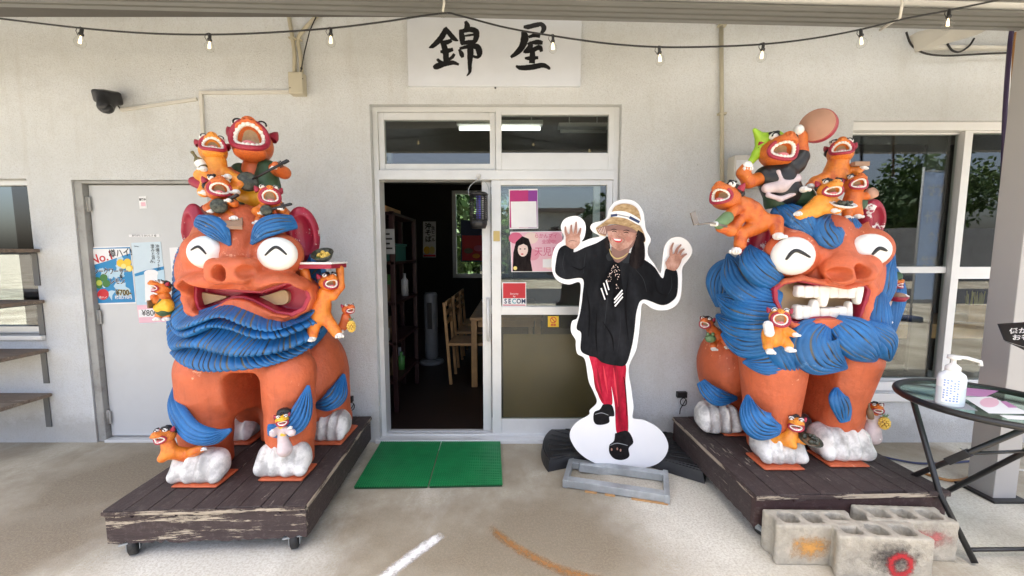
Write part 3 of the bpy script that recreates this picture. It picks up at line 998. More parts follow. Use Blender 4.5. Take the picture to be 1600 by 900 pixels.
# inner (left) door, slid open behind it
yi = yf + 0.055
ix0 = X(754, 480, yi)
mb = MB()
rect_frame(mb, ix0, ix0 + 0.86, 0.046, zt0 - 0.002, yi, yi + 0.033, X(767.5, 480, yi) - ix0, 0.05, 0.09, 0.035, 0.003)
mb.box((X(767.5, 480, yi), yi + 0.001, zr0), (ix0 + 0.81, yi + 0.032, zr1), 0.003)
s2 = mb.build('sliding_door', 'aluminium', bld)
MB().box((X(767, 480, yi), yi + 0.014, zr1 - 0.004), (ix0 + 0.812, yi + 0.019, zt0 - 0.03)).build('glass_pane', 'window_glass', s2)
mb = MB().tube([P(762, 468, yi - 0.03), P(763, 533, yi - 0.03)], 0.011, 12)
mb.box(tuple(P(759, 473, yi - 0.03) + Vector((0, 0, 0))), tuple(P(765, 466, yi) + Vector((0, -0.001, 0))))
mb.box(tuple(P(760, 535, yi - 0.03)), tuple(P(766, 528, yi) + Vector((0, -0.001, 0))))
mb.build('handle', 'white_plastic', s2)

# --- steel service door
yd = D + 0.05
mb = MB()
rect_frame(mb, STL[0] + 0.002, STL[1] - 0.002, 0.0, STL[3] - 0.002, D + 0.012, D + 0.15, 0.055, 0.055, 0, 0.02, 0.004)
dfm = mb.build('door_frame', 'door_frame_grey', bld)
sx0, sx1, sz1 = STL[0] + 0.062, STL[1] - 0.062, STL[3] - 0.027
sdo = MB().box((sx0, yd, 0.028), (sx1, yd + 0.04, sz1), 0.003).build('steel_door', 'door_grey', bld)
MB().box((STL[0] + 0.058, D - 0.004, -0.03), (STL[1] - 0.058, D + 0.15, 0.018), 0.003).build('door_sill', 'aluminium', bld)
for v in (318, 497, 655):
    zz = Z(v)
    hb = MB().tube([(sx0 - 0.004, yd - 0.012, zz - 0.055), (sx0 - 0.004, yd - 0.012, zz + 0.055)], 0.011, 10)
    hb.box((sx0 - 0.03, yd - 0.016, zz - 0.05), (sx0 + 0.02, yd - 0.011, zz + 0.05))
    hb.build('hinge', 'door_frame_grey', sdo)

# --- left window
yw = D + 0.05
mb = MB()
rect_frame(mb, LWN[0] + .002, LWN[1] - .002, LWN[2] + .002, LWN[3] - .002, yw, yw + 0.08, 0.03, 0.022, 0.05, 0.035, 0.003)
lw = mb.build('window', 'aluminium', bld)
MB().box((LWN[0] + .03, yw + .03, LWN[2] + .05), (LWN[1] - .022, yw + .036, LWN[3] - .034)).build('glass_pane', 'dark_glass', lw)
MB().box((LWN[0] - .02, D - 0.03, LWN[2] - 0.035), (LWN[1] + .02, D - 0.001, LWN[2] - 0.002), 0.004).build('sill', 'aluminium', lw)
# --- right window: white outer frame, sashes with dark inner frames
mb = MB()
xm = X(1497, 300, yw)
rect_frame(mb, RWN[0] + .002, RWN[1] - .002, RWN[2] + .002, RWN[3] - .002, yw - .02, yw + 0.085, 0.02, 0.03, 0.065, 0.055, 0.003)
rw = mb.build('window', 'white_plastic', bld)
zb, ztp = RWN[2] + 0.068, RWN[3] - 0.058
zmid0, zmid1 = Z(427, yw), Z(417, yw)
for (a, b, yy, lw_, rw_, md) in ((RWN[0] + 0.023, X(1512, 300, yw), yw + 0.03, 0.02, 0.055, 0.045), (X(1497, 300, yw), RWN[1] - 0.033, yw - 0.01, 0.055, 0.05, 0.085)):
    mb = MB()
    rect_frame(mb, a, b, zb, ztp, yy, yy + 0.035, lw_, rw_, 0.01, 0.012, 0.002)
    mb.box((a + lw_, yy + 0.001, zmid0 - (md - 0.045)), (b - rw_, yy + 0.034, zmid1), 0.002)
    sh = mb.build('window_sash', 'white_plastic', rw)
    MB().box((a + lw_ - .004, yy + .015, zmid1 - .004), (b - rw_ + .004, yy + .020, ztp - .008)).build('glass_pane', 'window_glass', rw)
    MB().box((a + lw_ - .004, yy + .015, zb + .006), (b - rw_ + .004, yy + .020, zmid0 - (md - 0.045) + .004)).build('glass_pane', 'window_glass', rw)
MB().box((RWN[0] - .01, D - 0.03, RWN[2] - 0.06), (RWN[1] + .02, D - 0.001, RWN[2] - 0.002), 0.004).build('sill', 'white_plastic', rw)
# dark inner frame behind the large pane (second sash, bronze)
mb = MB()
rect_frame(mb, X(1340, 300) , X(1508, 300), zb, ztp, yw + 0.075, yw + 0.10, 0.04, 0.16, 0.05, 0.07, 0.002)
mb.box((X(1340, 300) + 0.04, yw + .0755, zmid0 - .02), (X(1508, 300) - 0.16, yw + .0995, zmid1 + .015))
mb.build('inner_sash', 'bronze_frame', rw)

# --- room behind
ry0, ry1, rx0, rx1, rz1 = D + WT, D + 4.4, -3.6, 5.0, 2.62
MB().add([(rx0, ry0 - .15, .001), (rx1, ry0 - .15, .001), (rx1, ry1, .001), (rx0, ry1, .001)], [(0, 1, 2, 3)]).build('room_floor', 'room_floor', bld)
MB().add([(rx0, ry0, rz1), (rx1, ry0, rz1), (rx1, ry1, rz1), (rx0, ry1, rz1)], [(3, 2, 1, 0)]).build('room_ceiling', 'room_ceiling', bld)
BW = (X(706, 300, ry1), X(706, 300, ry1) + 1.1, Z(434, ry1), Z(298, ry1))
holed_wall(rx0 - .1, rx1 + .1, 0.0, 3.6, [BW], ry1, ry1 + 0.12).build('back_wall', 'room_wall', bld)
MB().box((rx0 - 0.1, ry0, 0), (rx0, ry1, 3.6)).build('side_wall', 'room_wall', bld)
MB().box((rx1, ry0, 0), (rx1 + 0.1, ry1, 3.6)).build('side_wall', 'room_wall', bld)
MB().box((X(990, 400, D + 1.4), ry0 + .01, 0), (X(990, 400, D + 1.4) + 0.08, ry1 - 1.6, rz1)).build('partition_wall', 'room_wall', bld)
MB().box((-7.0, D + WT, 3.45), (7.0, ry1 + .12, 3.6)).build('roof', 'roof_sheet', bld)
mb = MB()
rect_frame(mb, BW[0] + .002, BW[1] - .002, BW[2], BW[3], ry1 - 0.03, ry1 + 0.05, 0.07, 0.07, 0.07, 0.06, 0.004)
mb.box((BW[0] + .07, ry1 - .02, (BW[2] + BW[3]) / 2 - .012), (BW[1] - .07, ry1 + .02, (BW[2] + BW[3]) / 2 + .012))
bw = mb.build('window', 'white_plastic', bld)
MB().box((BW[0] + .07, ry1 + .025, BW[2] + .07), (BW[1] - .07, ry1 + .03, BW[3] - .06)).build('glass_pane', 'window_glass', bw)
# ceiling tube lights in the room
for i, (u0, u1, v, Y, lab) in enumerate(((714, 848, 201, 3.55, 'lit white ceiling tube lamp seen through the transom, the left one'), (872, 950, 205, 3.6, 'thin ceiling tube lamp seen at the right end of the transom'))):
    a, b = P(u0, v, Y), P(u1, v, Y)
    t = thing('ceiling_lamp', lab, 'lamp', (a.x, a.y, a.z), 'ceiling tube lamps in the room')
    MB().box((a.x, a.y - .05, a.z + .025), (b.x, a.y + .05, a.z + .06), .004).build('housing', 'white_plastic', t)
    MB().tube([(a.x + .02, a.y, a.z), (b.x - .02, a.y, a.z)], 0.016, 10).build('tube', 'tube_light' if i == 0 else 'white_plastic', t)
    MB().tube([(a.x + .1, a.y, a.z + .06), (a.x + .1, a.y, rz1)], 0.006, 6).build('rod', 'white_plastic', t)
    MB().tube([(b.x - .1, a.y, a.z + .06), (b.x - .1, a.y, rz1)], 0.006, 6).build('rod', 'white_plastic', t)

# ------------------------------------------------------------------ canopy over the forecourt
cz = 2.95
can = thing('canopy', 'grey aluminium canopy with ribbed beams along the top of the shop front', 'canopy', (0, D, 0))
# back gutter beam, close to the wall
y_a = 2.28
za = Z(27, y_a + .1)
mb = MB().box((-7, y_a, za), (1.0, y_a + 0.10, za + 0.26), .004)
mb.build('beam', 'beam_dark', can)
# front ribbed beam, running slightly askew
def beam_pts(z, off=0.0):
    l, r = PG(0, 9, z), PG(1600, 47, z)
    d = (r - l).normalized()
    n = Vector((-d.y, d.x, 0))
    return l - d * 3 + n * off, r + d * 4 + n * off, d, n
zb_ = 2.60
l, r, dd, nn = beam_pts(zb_)
mb = MB()
def plank(mb, o0, o1, z0, z1):
    mb.prism([l + nn * o0 + Vector((0, 0, z0)), r + nn * o0 + Vector((0, 0, z0)), r + nn * o1 + Vector((0, 0, z0)), l + nn * o1 + Vector((0, 0, z0))], (0, 0, z1 - z0))
plank(mb, -0.13, 0.0, 0.0, 0.16)
for k in range(4):
    o = -0.006 - k * 0.042
    plank(mb, o - 0.026, o, -0.009, -0.0003)
mb.build('beam', 'beam_alu', can)
mb = MB()
plank(mb, -0.34, -0.18, 0.025, 0.17)
mb.build('gutter', 'white_plastic' if False else 'beam_alu', can)
mb = MB()
plank(mb, -0.178, -0.132, 0.02, 0.05)
mb.build('light_strip', 'white_plastic', can)
# cross beams + ribbed roof sheet + unseen deep front beam
mb = MB()
for k in range(-6, 7):
    mb.box((k * 1.05 - 0.03, 0.56, cz + 0.17), (k * 1.05 + 0.03, D - 0.002, cz + 0.25))
mb.build('rafters', 'beam_alu', can)
# roof in bays: ribbed metal, every second bay of the outer half clear plastic
def roof_bay(x0, x1, ya, yb_, m):
    n = 24
    vs = []
    for i in range(n + 1):
        x = x0 + (x1 - x0) * i / n
        z = cz + 0.262 + (0.022 if (i // 2) % 2 else 0.0)
        vs += [(x, ya, z + .04 * (ya - .45)), (x, yb_, z + .04 * (yb_ - .45))]
    mesh_obj('roof_sheet', vs, [(2 * i, 2 * i + 2, 2 * i + 3, 2 * i + 1) for i in range(n)], m, can)
for k in range(-7, 7):
    clear = k % 2 == 0
    roof_bay(k * 1.05, (k + 1) * 1.05 - .001, 0.45, 1.75, 'translucent_sheet' if clear else 'roof_sheet')
    roof_bay(k * 1.05, (k + 1) * 1.05 - .001, 1.751, D - .003, 'roof_sheet')
MB().box((-7, 0.42, cz - 0.24), (7, 0.53, cz + 0.25), .005).build('unseen_front_beam', 'beam_alu', can)  # out of view; made deep so the transom glass reflects it dark
# post at right
pf = 2.10
pxl = P(1590, 450, pf).x
post = MB().box((pxl, pf, 0.0), (pxl + 0.13, pf + 0.13, 2.62), .004).build('post', 'pillar_grey', can)
MB().box((pxl - .035, pf - .035, 0.002), (pxl + .165, pf + .165, 0.014), .002).build('base_plate', 'black_metal', post)
# second post far left (out of frame) carries the other end
MB().box((-5.2, pf, 0.0), (-5.07, pf + 0.13, 2.62), .004).build('post', 'pillar_grey', can)

# patchy white streak and worn orange line on the slab
def streak(name, pts, w, m, z):
    S = spline([tuple(p) for p in pts], 60)
    vs, gr, fs = [], [], []
    K = 9
    for i in range(60):
        t = S[min(i + 1, 59)] - S[max(i - 1, 0)]
        t /= np.linalg.norm(t)
        n = np.array([-t[1], t[0], 0])
        ends = min(1, i / 8, (59 - i) / 6 + .3)
        for j in range(K):
            q = j / (K - 1) * 2 - 1
            vs.append((S[i][0] + n[0] * w * q, S[i][1] + n[1] * w * q, z))
            gr.append((1 - abs(q) ** 1.5) * ends)
    for i in range(59):
        for j in range(K - 1):
            fs.append((i * K + j, i * K + j + 1, (i + 1) * K + j + 1, (i + 1) * K + j))
    o = mesh_obj(name, vs, fs, m, None, False, 'structure', gr)
    return o
streak('slab_streak', [PG(694, 834), PG(650, 865), PG(606, 899), PG(575, 925)], 0.042, 'white_streak', .004)
streak('slab_streak', [PG(762, 822), PG(800, 852), PG(850, 880), PG(900, 899), PG(950, 910)], 0.036, 'worn_orange_line', .004)
# ------------------------------------------------------------------ wheeled platforms
PH = 0.245                                   # height of the deck
def platform(label, c, ang, w, d, front_m, broken, seed):
    rg = random.Random(seed)
    t = thing('wheeled_platform', label, 'platform', (c[0], c[1], 0), 'wheeled timber platforms')
    M = Matrix.Translation((c[0], c[1], 0)) @ Matrix.Rotation(ang, 4, 'Z')
    z0, z1 = 0.075, PH - 0.02
    # skirt boards
    def jag(x0, x1, y0, y1, z0, z1, m, nm, axis, amp):
        mb = MB()
        k = 46
        vs = []
        for i in range(k + 1):
            q = i / k
            a = rg.uniform(0, amp) * (1.6 if rg.random() < .25 else .6)
            b = rg.uniform(0, amp) * (1.2 if rg.random() < .2 else .5)
            if axis == 'x':
                x = x0 + (x1 - x0) * q
                for (yy, zz) in ((y0, z0 + b), (y1, z0 + b * .5), (y1, z1 - a * .4), (y0, z1 - a)):
                    vs.append(M @ Vector((x, yy, zz)))
            else:
                y = y0 + (y1 - y0) * q
                for (xx, zz) in ((x0, z0 + b), (x1, z0 + b * .5), (x1, z1 - a * .4), (x0, z1 - a)):
                    vs.append(M @ Vector((xx, y, zz)))
        fs = []
        for i in range(k):
            for j in range(4):
                fs.append((i * 4 + j, i * 4 + (j + 1) % 4, i * 4 + 4 + (j + 1) % 4, i * 4 + 4 + j))
        fs += [(3, 2, 1, 0), tuple(k * 4 + j for j in range(4))]
        mb.add(vs, fs)
        return mb.build(nm, m, t)
    jag(-w / 2, w / 2, -d / 2, -d / 2 + .028, z0, z1, front_m, 'front_board', 'x', 0.016)
    jag(-w / 2, w / 2, d / 2 - .028, d / 2, z0, z1, front_m, 'back_board', 'x', 0.004)
    jag(-w / 2, -w / 2 + .026, -d / 2 + .03, d / 2 - .03, z0, z1, 'worn_side', 'side_board', 'y', 0.006)
    jag(w / 2, w / 2 - .026, -d / 2 + .03, d / 2 - .03, z0, z1, 'worn_side', 'side_board', 'y', 0.006)
    # deck boards
    n = 9
    bw = (w + 0.012) / n
    for i in range(n):
        x0 = -w / 2 - 0.006 + i * bw
        fy = -d / 2 - 0.008 + rg.uniform(-.004, .004)
        if broken and i in (5, 6):
            fy += 0.02
        dz = rg.uniform(-.0012, .0012)
        mb = MB().box((x0 + .0015, fy, z1 + .001 + dz), (x0 + bw - .0015, d / 2 + .006, PH + dz), 0.003, M)
        mb.build('deck_board', 'worn_top', t)
    ec = -d / 2 - .0145
    MB().box((-w / 2 - .004, ec, z1 - .004), (w / 2 + .004, ec + .0055, PH - .004), .0015, M).build('edge_strip', 'worn_edge_x', t)
    for sx in (-1, 1):
        xs_ = sx * (w / 2 + .0085)
        MB().box((xs_ - .0022, -d / 2, z1 - .004), (xs_ + .0022, d / 2, PH - .004), .001, M).build('edge_strip', 'worn_edge_y', t)
    # cross bearers underneath
    for yy in (-d / 2 + .2, 0, d / 2 - .2):
        MB().box((-w / 2 + .03, yy - .025, z0 + .02), (w / 2 - .03, yy + .025, z1 - .002), 0, M).build('bearer', 'worn_side', t)
    for (sx, sy, rot) in ((-1, -1, .5), (1, -1, .25), (-1, 1, 0), (1, 1, .4)):
        cx, cy = sx * (w / 2 - .075), sy * (d / 2 - .045)
        Mc = M @ Matrix.Translation((cx, cy, 0)) @ Matrix.Rotation(rot, 4, 'Z')
        mb = MB()
        mb.box((-.045, -.04, z0 - .002), (.045, .04, z0 + .004), 0, Mc)
        for s in (-1, 1):
            mb.box((s * .023 - .0015, -.028, .03), (s * .023 + .0015, .022, z0 - .002), 0, Mc)
        mb.tube([Mc @ Vector((-.03, 0, .051)), Mc @ Vector((.03, 0, .051))], .007, 8)
        ca = mb.build('caster', 'galvanised', t)
        prof = [(.012, -.016), (.040, -.018), (.050, -.013), (.050, .013), (.040, .018), (.012, .016), (.012, -.016)]
        MB().lathe(prof, Mc @ Vector((0, 0, .051)), 22, (Mc.to_3x3() @ Matrix.Rotation(math.pi / 2, 3, 'Y'))).build('wheel', 'rubber', ca)
    return t
fl, frr = PG(163, 797, PH), PG(477, 787, PH)
bk = PG(583, 643, PH)
aL = math.atan2(frr.y - fl.y, frr.x - fl.x)
wL = (frr - fl).length
dL = 0.97
cL = (fl + frr) / 2 + Vector((-math.sin(aL), math.cos(aL), 0)) * dL / 2
platL = platform('dark brown timber platform with flaking pale edges, under the closed-mouth statue', cL, aL, wL, dL, 'worn_front', False, 4)
fl2, fr2 = PG(1181, 772, PH), PG(1480, 766, PH)
aR = math.atan2(fr2.y - fl2.y, fr2.x - fl2.x)
wR = (fr2 - fl2).length
dR = 0.885
cR = (fl2 + fr2) / 2 + Vector((-math.sin(aR), math.cos(aR), 0)) * dR / 2
platR = platform('dark brown timber platform behind the concrete blocks, under the bared-teeth statue', cR, aR, wR, dR, 'worn_front_dark', True, 9)
print('PLAT', fl, frr, bk, fl2, fr2)
# ------------------------------------------------------------------ big guardian lion statues
def A(u, v, Y):
    return np.array(P(u, v, Y), np.float32)
def uvY(lst):
    return [A(*q) for q in lst]
def xz(lst, Y):
    return [(float(P(u, v, Y).x), float(P(u, v, Y).z)) for u, v in lst]
def on_ell(u, v, c, r, push=0.0):
    """front point of an ellipsoid on the sight line through (u, v)"""
    o = np.array([0, 0, CAM_Z]); d = np.array(ray(u, v))
    c = np.asarray(c, float); r = np.asarray(r, float) + push
    oc = (o - c) / r; dn = d / r
    a, b, cc = dn @ dn, 2 * oc @ dn, oc @ oc - 1
    disc = max(b * b - 4 * a * cc, 0)
    return o + d * ((-b - math.sqrt(disc)) / (2 * a))
def rotm(ax, ay, az):
    return np.array(Euler((R(ax), R(ay), R(az))).to_matrix(), np.float32)
def eye(c, r, arc, parent, w=0.0075):
    e = MB().ball(c, r, 28).build('eye', 'eye_white', parent)
    pts = [on_ell(u, v, c, r, 0.001) for u, v in spline(arc, 16)]
    rr = [w * (0.35 + 0.65 * math.sin(math.pi * (i + 1) / 17)) for i in range(16)]
    MB().tube(pts, rr, 8).build('eyelid_line', 'black_paint', e)
    return e
def paw(front, w, h, dp, parent, body_z, toes=4, yaw=0.0):
    """front = centre of the toe front at deck height"""
    fx, fy, fz = front
    cs, sn = math.cos(yaw), math.sin(yaw)
    def loc(x, y, z):
        return np.array([fx + x * cs - y * sn, fy + x * sn + y * cs, fz + z], np.float32)
    tw = w / toes
    Mr = rotm(0, 0, math.degrees(yaw))
    cuts = []
    for i in range(1, toes):
        x = (i - toes / 2) * tw
        cuts.append((loc(x * 1.02, -.012, h * .04), loc(x, -.006, h * .60)))
        cuts.append((loc(x, -.006, h * .60), loc(x * .92, dp * .30, h * 1.02)))
        cuts.append((loc(x * .92, dp * .30, h * 1.02), loc(x * .86, dp * .75, h * 1.08)))
    ph = fx * 37
    def fn(p):
        d = s_box(p, loc(0, dp * .5, h * .5), (w * .5, dp * .5, h * .5), min(.075, h * .45), Mr)
        for i in range(toes):                              # each toe swells a little
            x = (i - (toes - 1) / 2) * tw
            d = smin(d, s_cap(p, loc(x, tw * .42, h * .30), loc(x * .9, dp * .45, h * .66), tw * .55, tw * .53), .02)
        for a, b in cuts:
            d = smax(d, -s_cap(p, a, b, .022, .018), .012)
        d = d + .0022 * np.sin(p[:, 0] * 61 + ph) * np.sin(p[:, 2] * 53) * np.sin(p[:, 1] * 47)
        return smax(d, -(p[:, 2] - (fz + .014)), .004)
    R_ = max(w, dp) + .05
    return sculpt('paw', fn, (fx - R_, fy - .1, fz - .01), (fx + R_, fy + dp + .1, fz + h + .1), .0075, 'paw_white', parent)

# ======================= left statue: mouth closed over the tongue
sL = thing('lion_statue', 'large orange lion statue with layered blue beard and closed frowning mouth', 'statue', (cL.x, cL.y, PH), 'large painted lion statues')
mouthL = [(291, 447), (299, 440), (318, 449), (340, 455.5), (360, 456.5), (380, 458), (400, 459), (420, 452), (440, 445), (455, 445), (465, 453), (468, 468), (461, 484), (445, 492), (425, 489), (405, 478), (388, 469), (372, 464), (355, 464.5), (338, 473), (322, 485), (308, 490), (295, 484), (290, 467)]
mL = xz(mouthL, 1.86)
def headL(p):
    d = s_ell(p, A(384, 425, 2.12), (.325, .25, .275))
    d = smin(d, s_ell(p, A(384, 362, 2.08), (.215, .19, .13)), .09)
    d = smin(d, s_ell(p, A(381, 484, 1.98), (.275, .13, .075)), .05)
    for (u, v, rx) in ((324, 396, .116), (435, 398, .118)):
        d = smin(d, s_ell(p, A(u, v, 1.935), (rx, .095, .106)), .025)
    d = smin(d, s_cap(p, A(378, 345, 2.0), A(365, 415, 1.86), .07, .058), .05)
    lip = smin(s_ell(p, A(328, 440, 1.905), (.15, .115, .056), rotm(0, -6, 0)), s_ell(p, A(430, 441, 1.905), (.165, .115, .058), rotm(0, 8, 0)), .03)
    lip = smin(lip, s_cap(p, A(300, 445, 1.93), A(462, 452, 1.95), .05, .05), .03)
    d = smin(d, lip, .028)
    nose = s_box(p, A(364, 423, 1.800), (.098, .075, .060), .042)
    nose = smin(nose, s_ell(p, A(341, 428, 1.78), (.035, .05, .045)), .02)
    nose = smin(nose, s_ell(p, A(381, 428, 1.78), (.04, .05, .042)), .02)
    d = smin(d, nose, .02)
    d = smax(d, -s_ell(p, A(339, 427, 1.72), (.032, .09, .038)), .008)
    d = smax(d, -s_ell(p, A(379, 426, 1.715), (.044, .09, .038)), .008)
    # lower lip band
    low = [(297, 490), (312, 497), (330, 484), (345, 475), (360, 471), (378, 473), (398, 482), (418, 495), (440, 499), (458, 491), (468, 476)]
    L_ = [A(u, v, 1.885 + .00001 * (u - 380) ** 2) for u, v in low]
    for i in range(len(L_) - 1):
        d = smin(d, s_cap(p, L_[i], L_[i + 1], .021, .021), .012)
    rim = [A(u, v, 1.885 + .0000035 * (u - 375) ** 2) for u, v in mouthL]
    for i in range(len(rim)):
        d = smin(d, s_cap(p, rim[i - 1], rim[i], .017, .017), .014)
    sp = s_poly(p[:, 0], p[:, 2], mL)
    d = smin(d, smax(sp - .025, np.abs(p[:, 1] - 1.985) - .06, .02), .02)
    m = np.maximum(sp - .010, p[:, 1] - 2.0)
    return smax(d, -m, .008)
c0 = A(384, 425, 2.0)
sculpt('head', headL, c0 - (.42, .36, .36), c0 + (.42, .45, .42), .0068, 'orange_paint', sL)
mx0 = float(P(375, 460, 1.86).x)
def liningL(p):
    s = s_poly(p[:, 0], p[:, 2], mL)
    shell = np.maximum(np.maximum(s - .018, -(s + .003)), (1.893 + .0000035 * ((p[:, 0] - mx0) / .00305) ** 2) - p[:, 1])
    shell = np.maximum(shell, p[:, 1] - 2.0)
    back = np.maximum(s - .018, np.abs(p[:, 1] - 2.0) - .02)
    return smin(shell, back, .01)
sculpt('mouth_lining', liningL, A(380, 465, 1.95) - (.36, .12, .14), A(380, 465, 1.95) + (.36, .12, .14), .0055, 'red_paint', sL)
for poly in ([(310, 456), (338, 461), (354, 464), (336, 471), (318, 476), (311, 466)], [(382, 463), (410, 463), (440, 454), (449, 457), (450, 470), (442, 476), (422, 475), (400, 469)]):
    pts = [P(u, v, 1.955) for u, v in poly]
    S = [Vector(q) for q in spline([tuple(q) for q in pts] + [tuple(pts[0])], 26)[:-1]]
    MB().prism(S, (0, .03, 0)).build('tooth_band', 'tan_paint', sL)
eye(A(323, 394.5, 1.875), (.085, .062, .079), [(298, 391), (310, 385.5), (322, 397)], sL, .0065)
eye(A(434, 397, 1.875), (.091, .064, .080), [(414, 399), (431, 386), (448, 398)], sL, .0075)
# brows
lock('eyebrow', uvY([(311, 346, 1.95), (330, 353, 1.89), (346, 364, 1.86), (360, 384, 1.85)]), [.035, .052, .045, .006], [.02, .032, .03, .008], (-.2, -1, .25), 'blue_paint', sL, 6, .006, seed=1)
lock('eyebrow', uvY([(459, 347, 1.97), (432, 350, 1.9), (410, 360, 1.87), (393, 382, 1.86)]), [.04, .052, .045, .006], [.02, .032, .03, .008], (.1, -1, .25), 'blue_paint', sL, 6, .006, seed=2)
# ears
def ear(name, c, r, M, scoop, parent, tip=None):
    c = np.asarray(c, np.float32)
    Mx = np.asarray(M)
    def fn(p):
        d = s_ell(p, c, r, M)
        if tip is not None:
            d = smin(d, s_cap(p, c, tip, r[0] * .55, .012), .04)
        sc = c + Mx @ np.array(scoop[0], np.float32)
        return smax(d, -s_ell(p, sc, scoop[1], M), .01)
    q = max(r) + .08
    return sculpt(name, fn, c - q, c + q, .0075, 'red_flaked', parent)
ear('ear', A(306, 364, 2.14), (.085, .05, .16), rotm(8, 14, -20), ((.0, -.045, .0), (.05, .045, .11)), sL, A(319, 323, 2.18))
ear('ear', A(474, 366, 2.10), (.080, .055, .145), rotm(6, -4, 22), ((.0, -.05, .0), (.05, .05, .105)), sL, A(471, 329, 2.12))
# mane core and back locks
sculpt('mane', lambda p: smin(s_ell(p, A(384, 455, 2.28), (.335, .22, .33)), s_ell(p, A(384, 505, 2.08), (.30, .16, .14)), .08), c0 - (.45, .3, .6), c0 + (.45, .7, .45), .012, 'blue_paint', sL)
k = 0
for (x, z, ln) in ((-.30, .10, .35), (-.31, -.12, .4), (.30, .14, .35), (.31, -.08, .4), (-.15, .2, .4), (.15, .2, .4), (0, .08, .45), (-.2, -.05, .45), (.2, -.05, .45), (0, -.2, .4)):
    k += 1
    ctr = A(384, 450, 2.3)
    a = ctr + np.array([x, .0 + .2 * (1 - abs(x) / .32), z + .1])
    b = a + np.array([x * .25, .08, -ln * .5])
    c = a + np.array([x * .1, .02, -ln])
    lock('hair_lock', [a, b, c], [.05, .1, .09, .015], [.03, .05, .05, .01], (x * 2, .6, 0), 'blue_paint', sL, 7, .01, seed=20 + k)
# beard layers, lowest first
ruff('beard_layer', uvY([(280, 538, 2.045), (300, 536, 1.975), (327, 538, 1.935), (354, 544, 1.920), (384, 548, 1.920), (428, 543, 1.955), (470, 530, 2.025), (492, 515, 2.105)]),
     uvY([(288, 553, 2.035), (302, 568, 1.965), (332, 577, 1.930), (374, 576, 1.915), (424, 569, 1.935), (462, 555, 1.995), (483, 540, 2.045), (494, 522, 2.115)]), 'blue_paint', sL, .040, .07, 30, .0065, seed=3)
ruff('beard_layer', uvY([(276, 488, 2.128), (284, 508, 2.028), (303, 517, 1.948), (336, 507, 1.908), (366, 508, 1.898), (402, 520, 1.898), (440, 518, 1.928), (474, 505, 2.008), (496, 488, 2.108)]),
     uvY([(284, 508, 2.118), (288, 544, 2.008), (299, 541, 1.928), (325, 542, 1.888), (352, 550, 1.873), (384, 554, 1.873), (430, 549, 1.903), (470, 535, 1.978), (496, 516, 2.088)]), 'blue_paint', sL, .048, .07, 36, .0065, seed=4)
ruff('beard_layer', uvY([(278, 478, 2.072), (287, 500, 1.982), (306, 502, 1.912), (337, 492, 1.882), (364, 494, 1.872), (400, 506, 1.872), (438, 505, 1.902), (486, 484, 2.012)]),
     uvY([(285, 506, 2.072), (294, 519, 1.962), (307, 525, 1.897), (336, 511, 1.862), (365, 513, 1.852), (401, 526, 1.852), (440, 525, 1.882), (488, 505, 2.002)]), 'blue_paint', sL, .042, .07, 34, .0065, seed=5)
ruff('beard_layer', uvY([(306, 384, 2.016), (296, 410, 1.976), (293, 440, 1.956), (293, 472, 1.946), (298, 488, 1.926), (326, 480, 1.896), (355, 472, 1.886), (386, 477, 1.886), (418, 492, 1.906), (452, 499, 1.946), (476, 488, 1.986), (484, 448, 2.026), (486, 397, 2.076)]),
     uvY([(298, 392, 2.136), (291, 418, 2.096), (290, 456, 2.056), (288, 494, 2.006), (294, 513, 1.936), (312, 508, 1.866), (352, 494, 1.831), (390, 508, 1.831), (424, 515, 1.856), (456, 505, 1.916), (484, 488, 1.986), (494, 446, 2.066), (494, 398, 2.136)]), 'blue_paint', sL, .042, .07, 56, .0065, seed=6)
# body with four legs
def bodyL(p):
    d = s_box(p, A(388, 585, 2.14), (.315, .17, .21), .12)
    d = smin(d, s_ell(p, A(412, 560, 2.42), (.28, .27, .31)), .1)
    d = smin(d, s_cap(p, A(319, 580, 2.04), A(322, 670, 2.04), .130, .115), .05)
    d = smin(d, s_cap(p, A(453, 580, 2.04), A(454, 670, 2.04), .130, .115), .05)
    d = smin(d, s_cap(p, A(322, 660, 2.03), A(328, 725, 2.06), .115, .112), .04)
    d = smin(d, s_cap(p, A(454, 660, 2.03), A(456, 720, 2.06), .115, .112), .04)
    for sx in (-1, 1):
        h = np.array([cL.x - .01 + sx * .215, 2.46, .58], np.float32)
        d = smin(d, s_ell(p, h, (.14, .22, .31)), .03)
        d = smin(d, s_cap(p, h + (0, .03, -.15), (cL.x + sx * .26, 2.48, .32), .14, .105), .05)
    # arch between the forelegs
    d = smax(d, -s_box(p, A(388, 690, 2.0) * (1, 0, 0) + (0, 2.06, .45), (.098, .30, .325), .05), .025)
    d = smin(d, s_box(p, (float(A(388, 690, 2.0)[0]) + .02, 2.36, .5), (.17, .07, .3), .05), .03)
    # flange on the deck
    for (u, v) in ((301, 764), (436, 754)):
        f = PG(u, v, PH)
        d = smin(d, s_box(p, (f.x + .004, f.y + .082, PH + .003), (.116, .084, .012), .0115), .012)
    for sx in (-1, 1):
        d = smin(d, s_box(p, (cL.x + sx * .275, 2.38, PH + .004), (.122, .135, .014), .013), .012)
    d = smin(d, s_cap(p, (cL.x, 2.68, .5), (cL.x + .05, 2.72, .85), .06, .09), .05)
    return smax(d, (PH + .001) - p[:, 2], .002)
sculpt('body', bodyL, (cL.x - .5, 1.7, PH - .02), (cL.x + .55, 2.85, 1.3), .0095, 'orange_paint', sL)
f = PG(299, 763, PH); paw((f.x, f.y, PH), .262, .165, .15, sL, PH, yaw=R(0))
f = PG(434, 753, PH); paw((f.x, f.y, PH), .262, .175, .15, sL, PH, yaw=R(0))
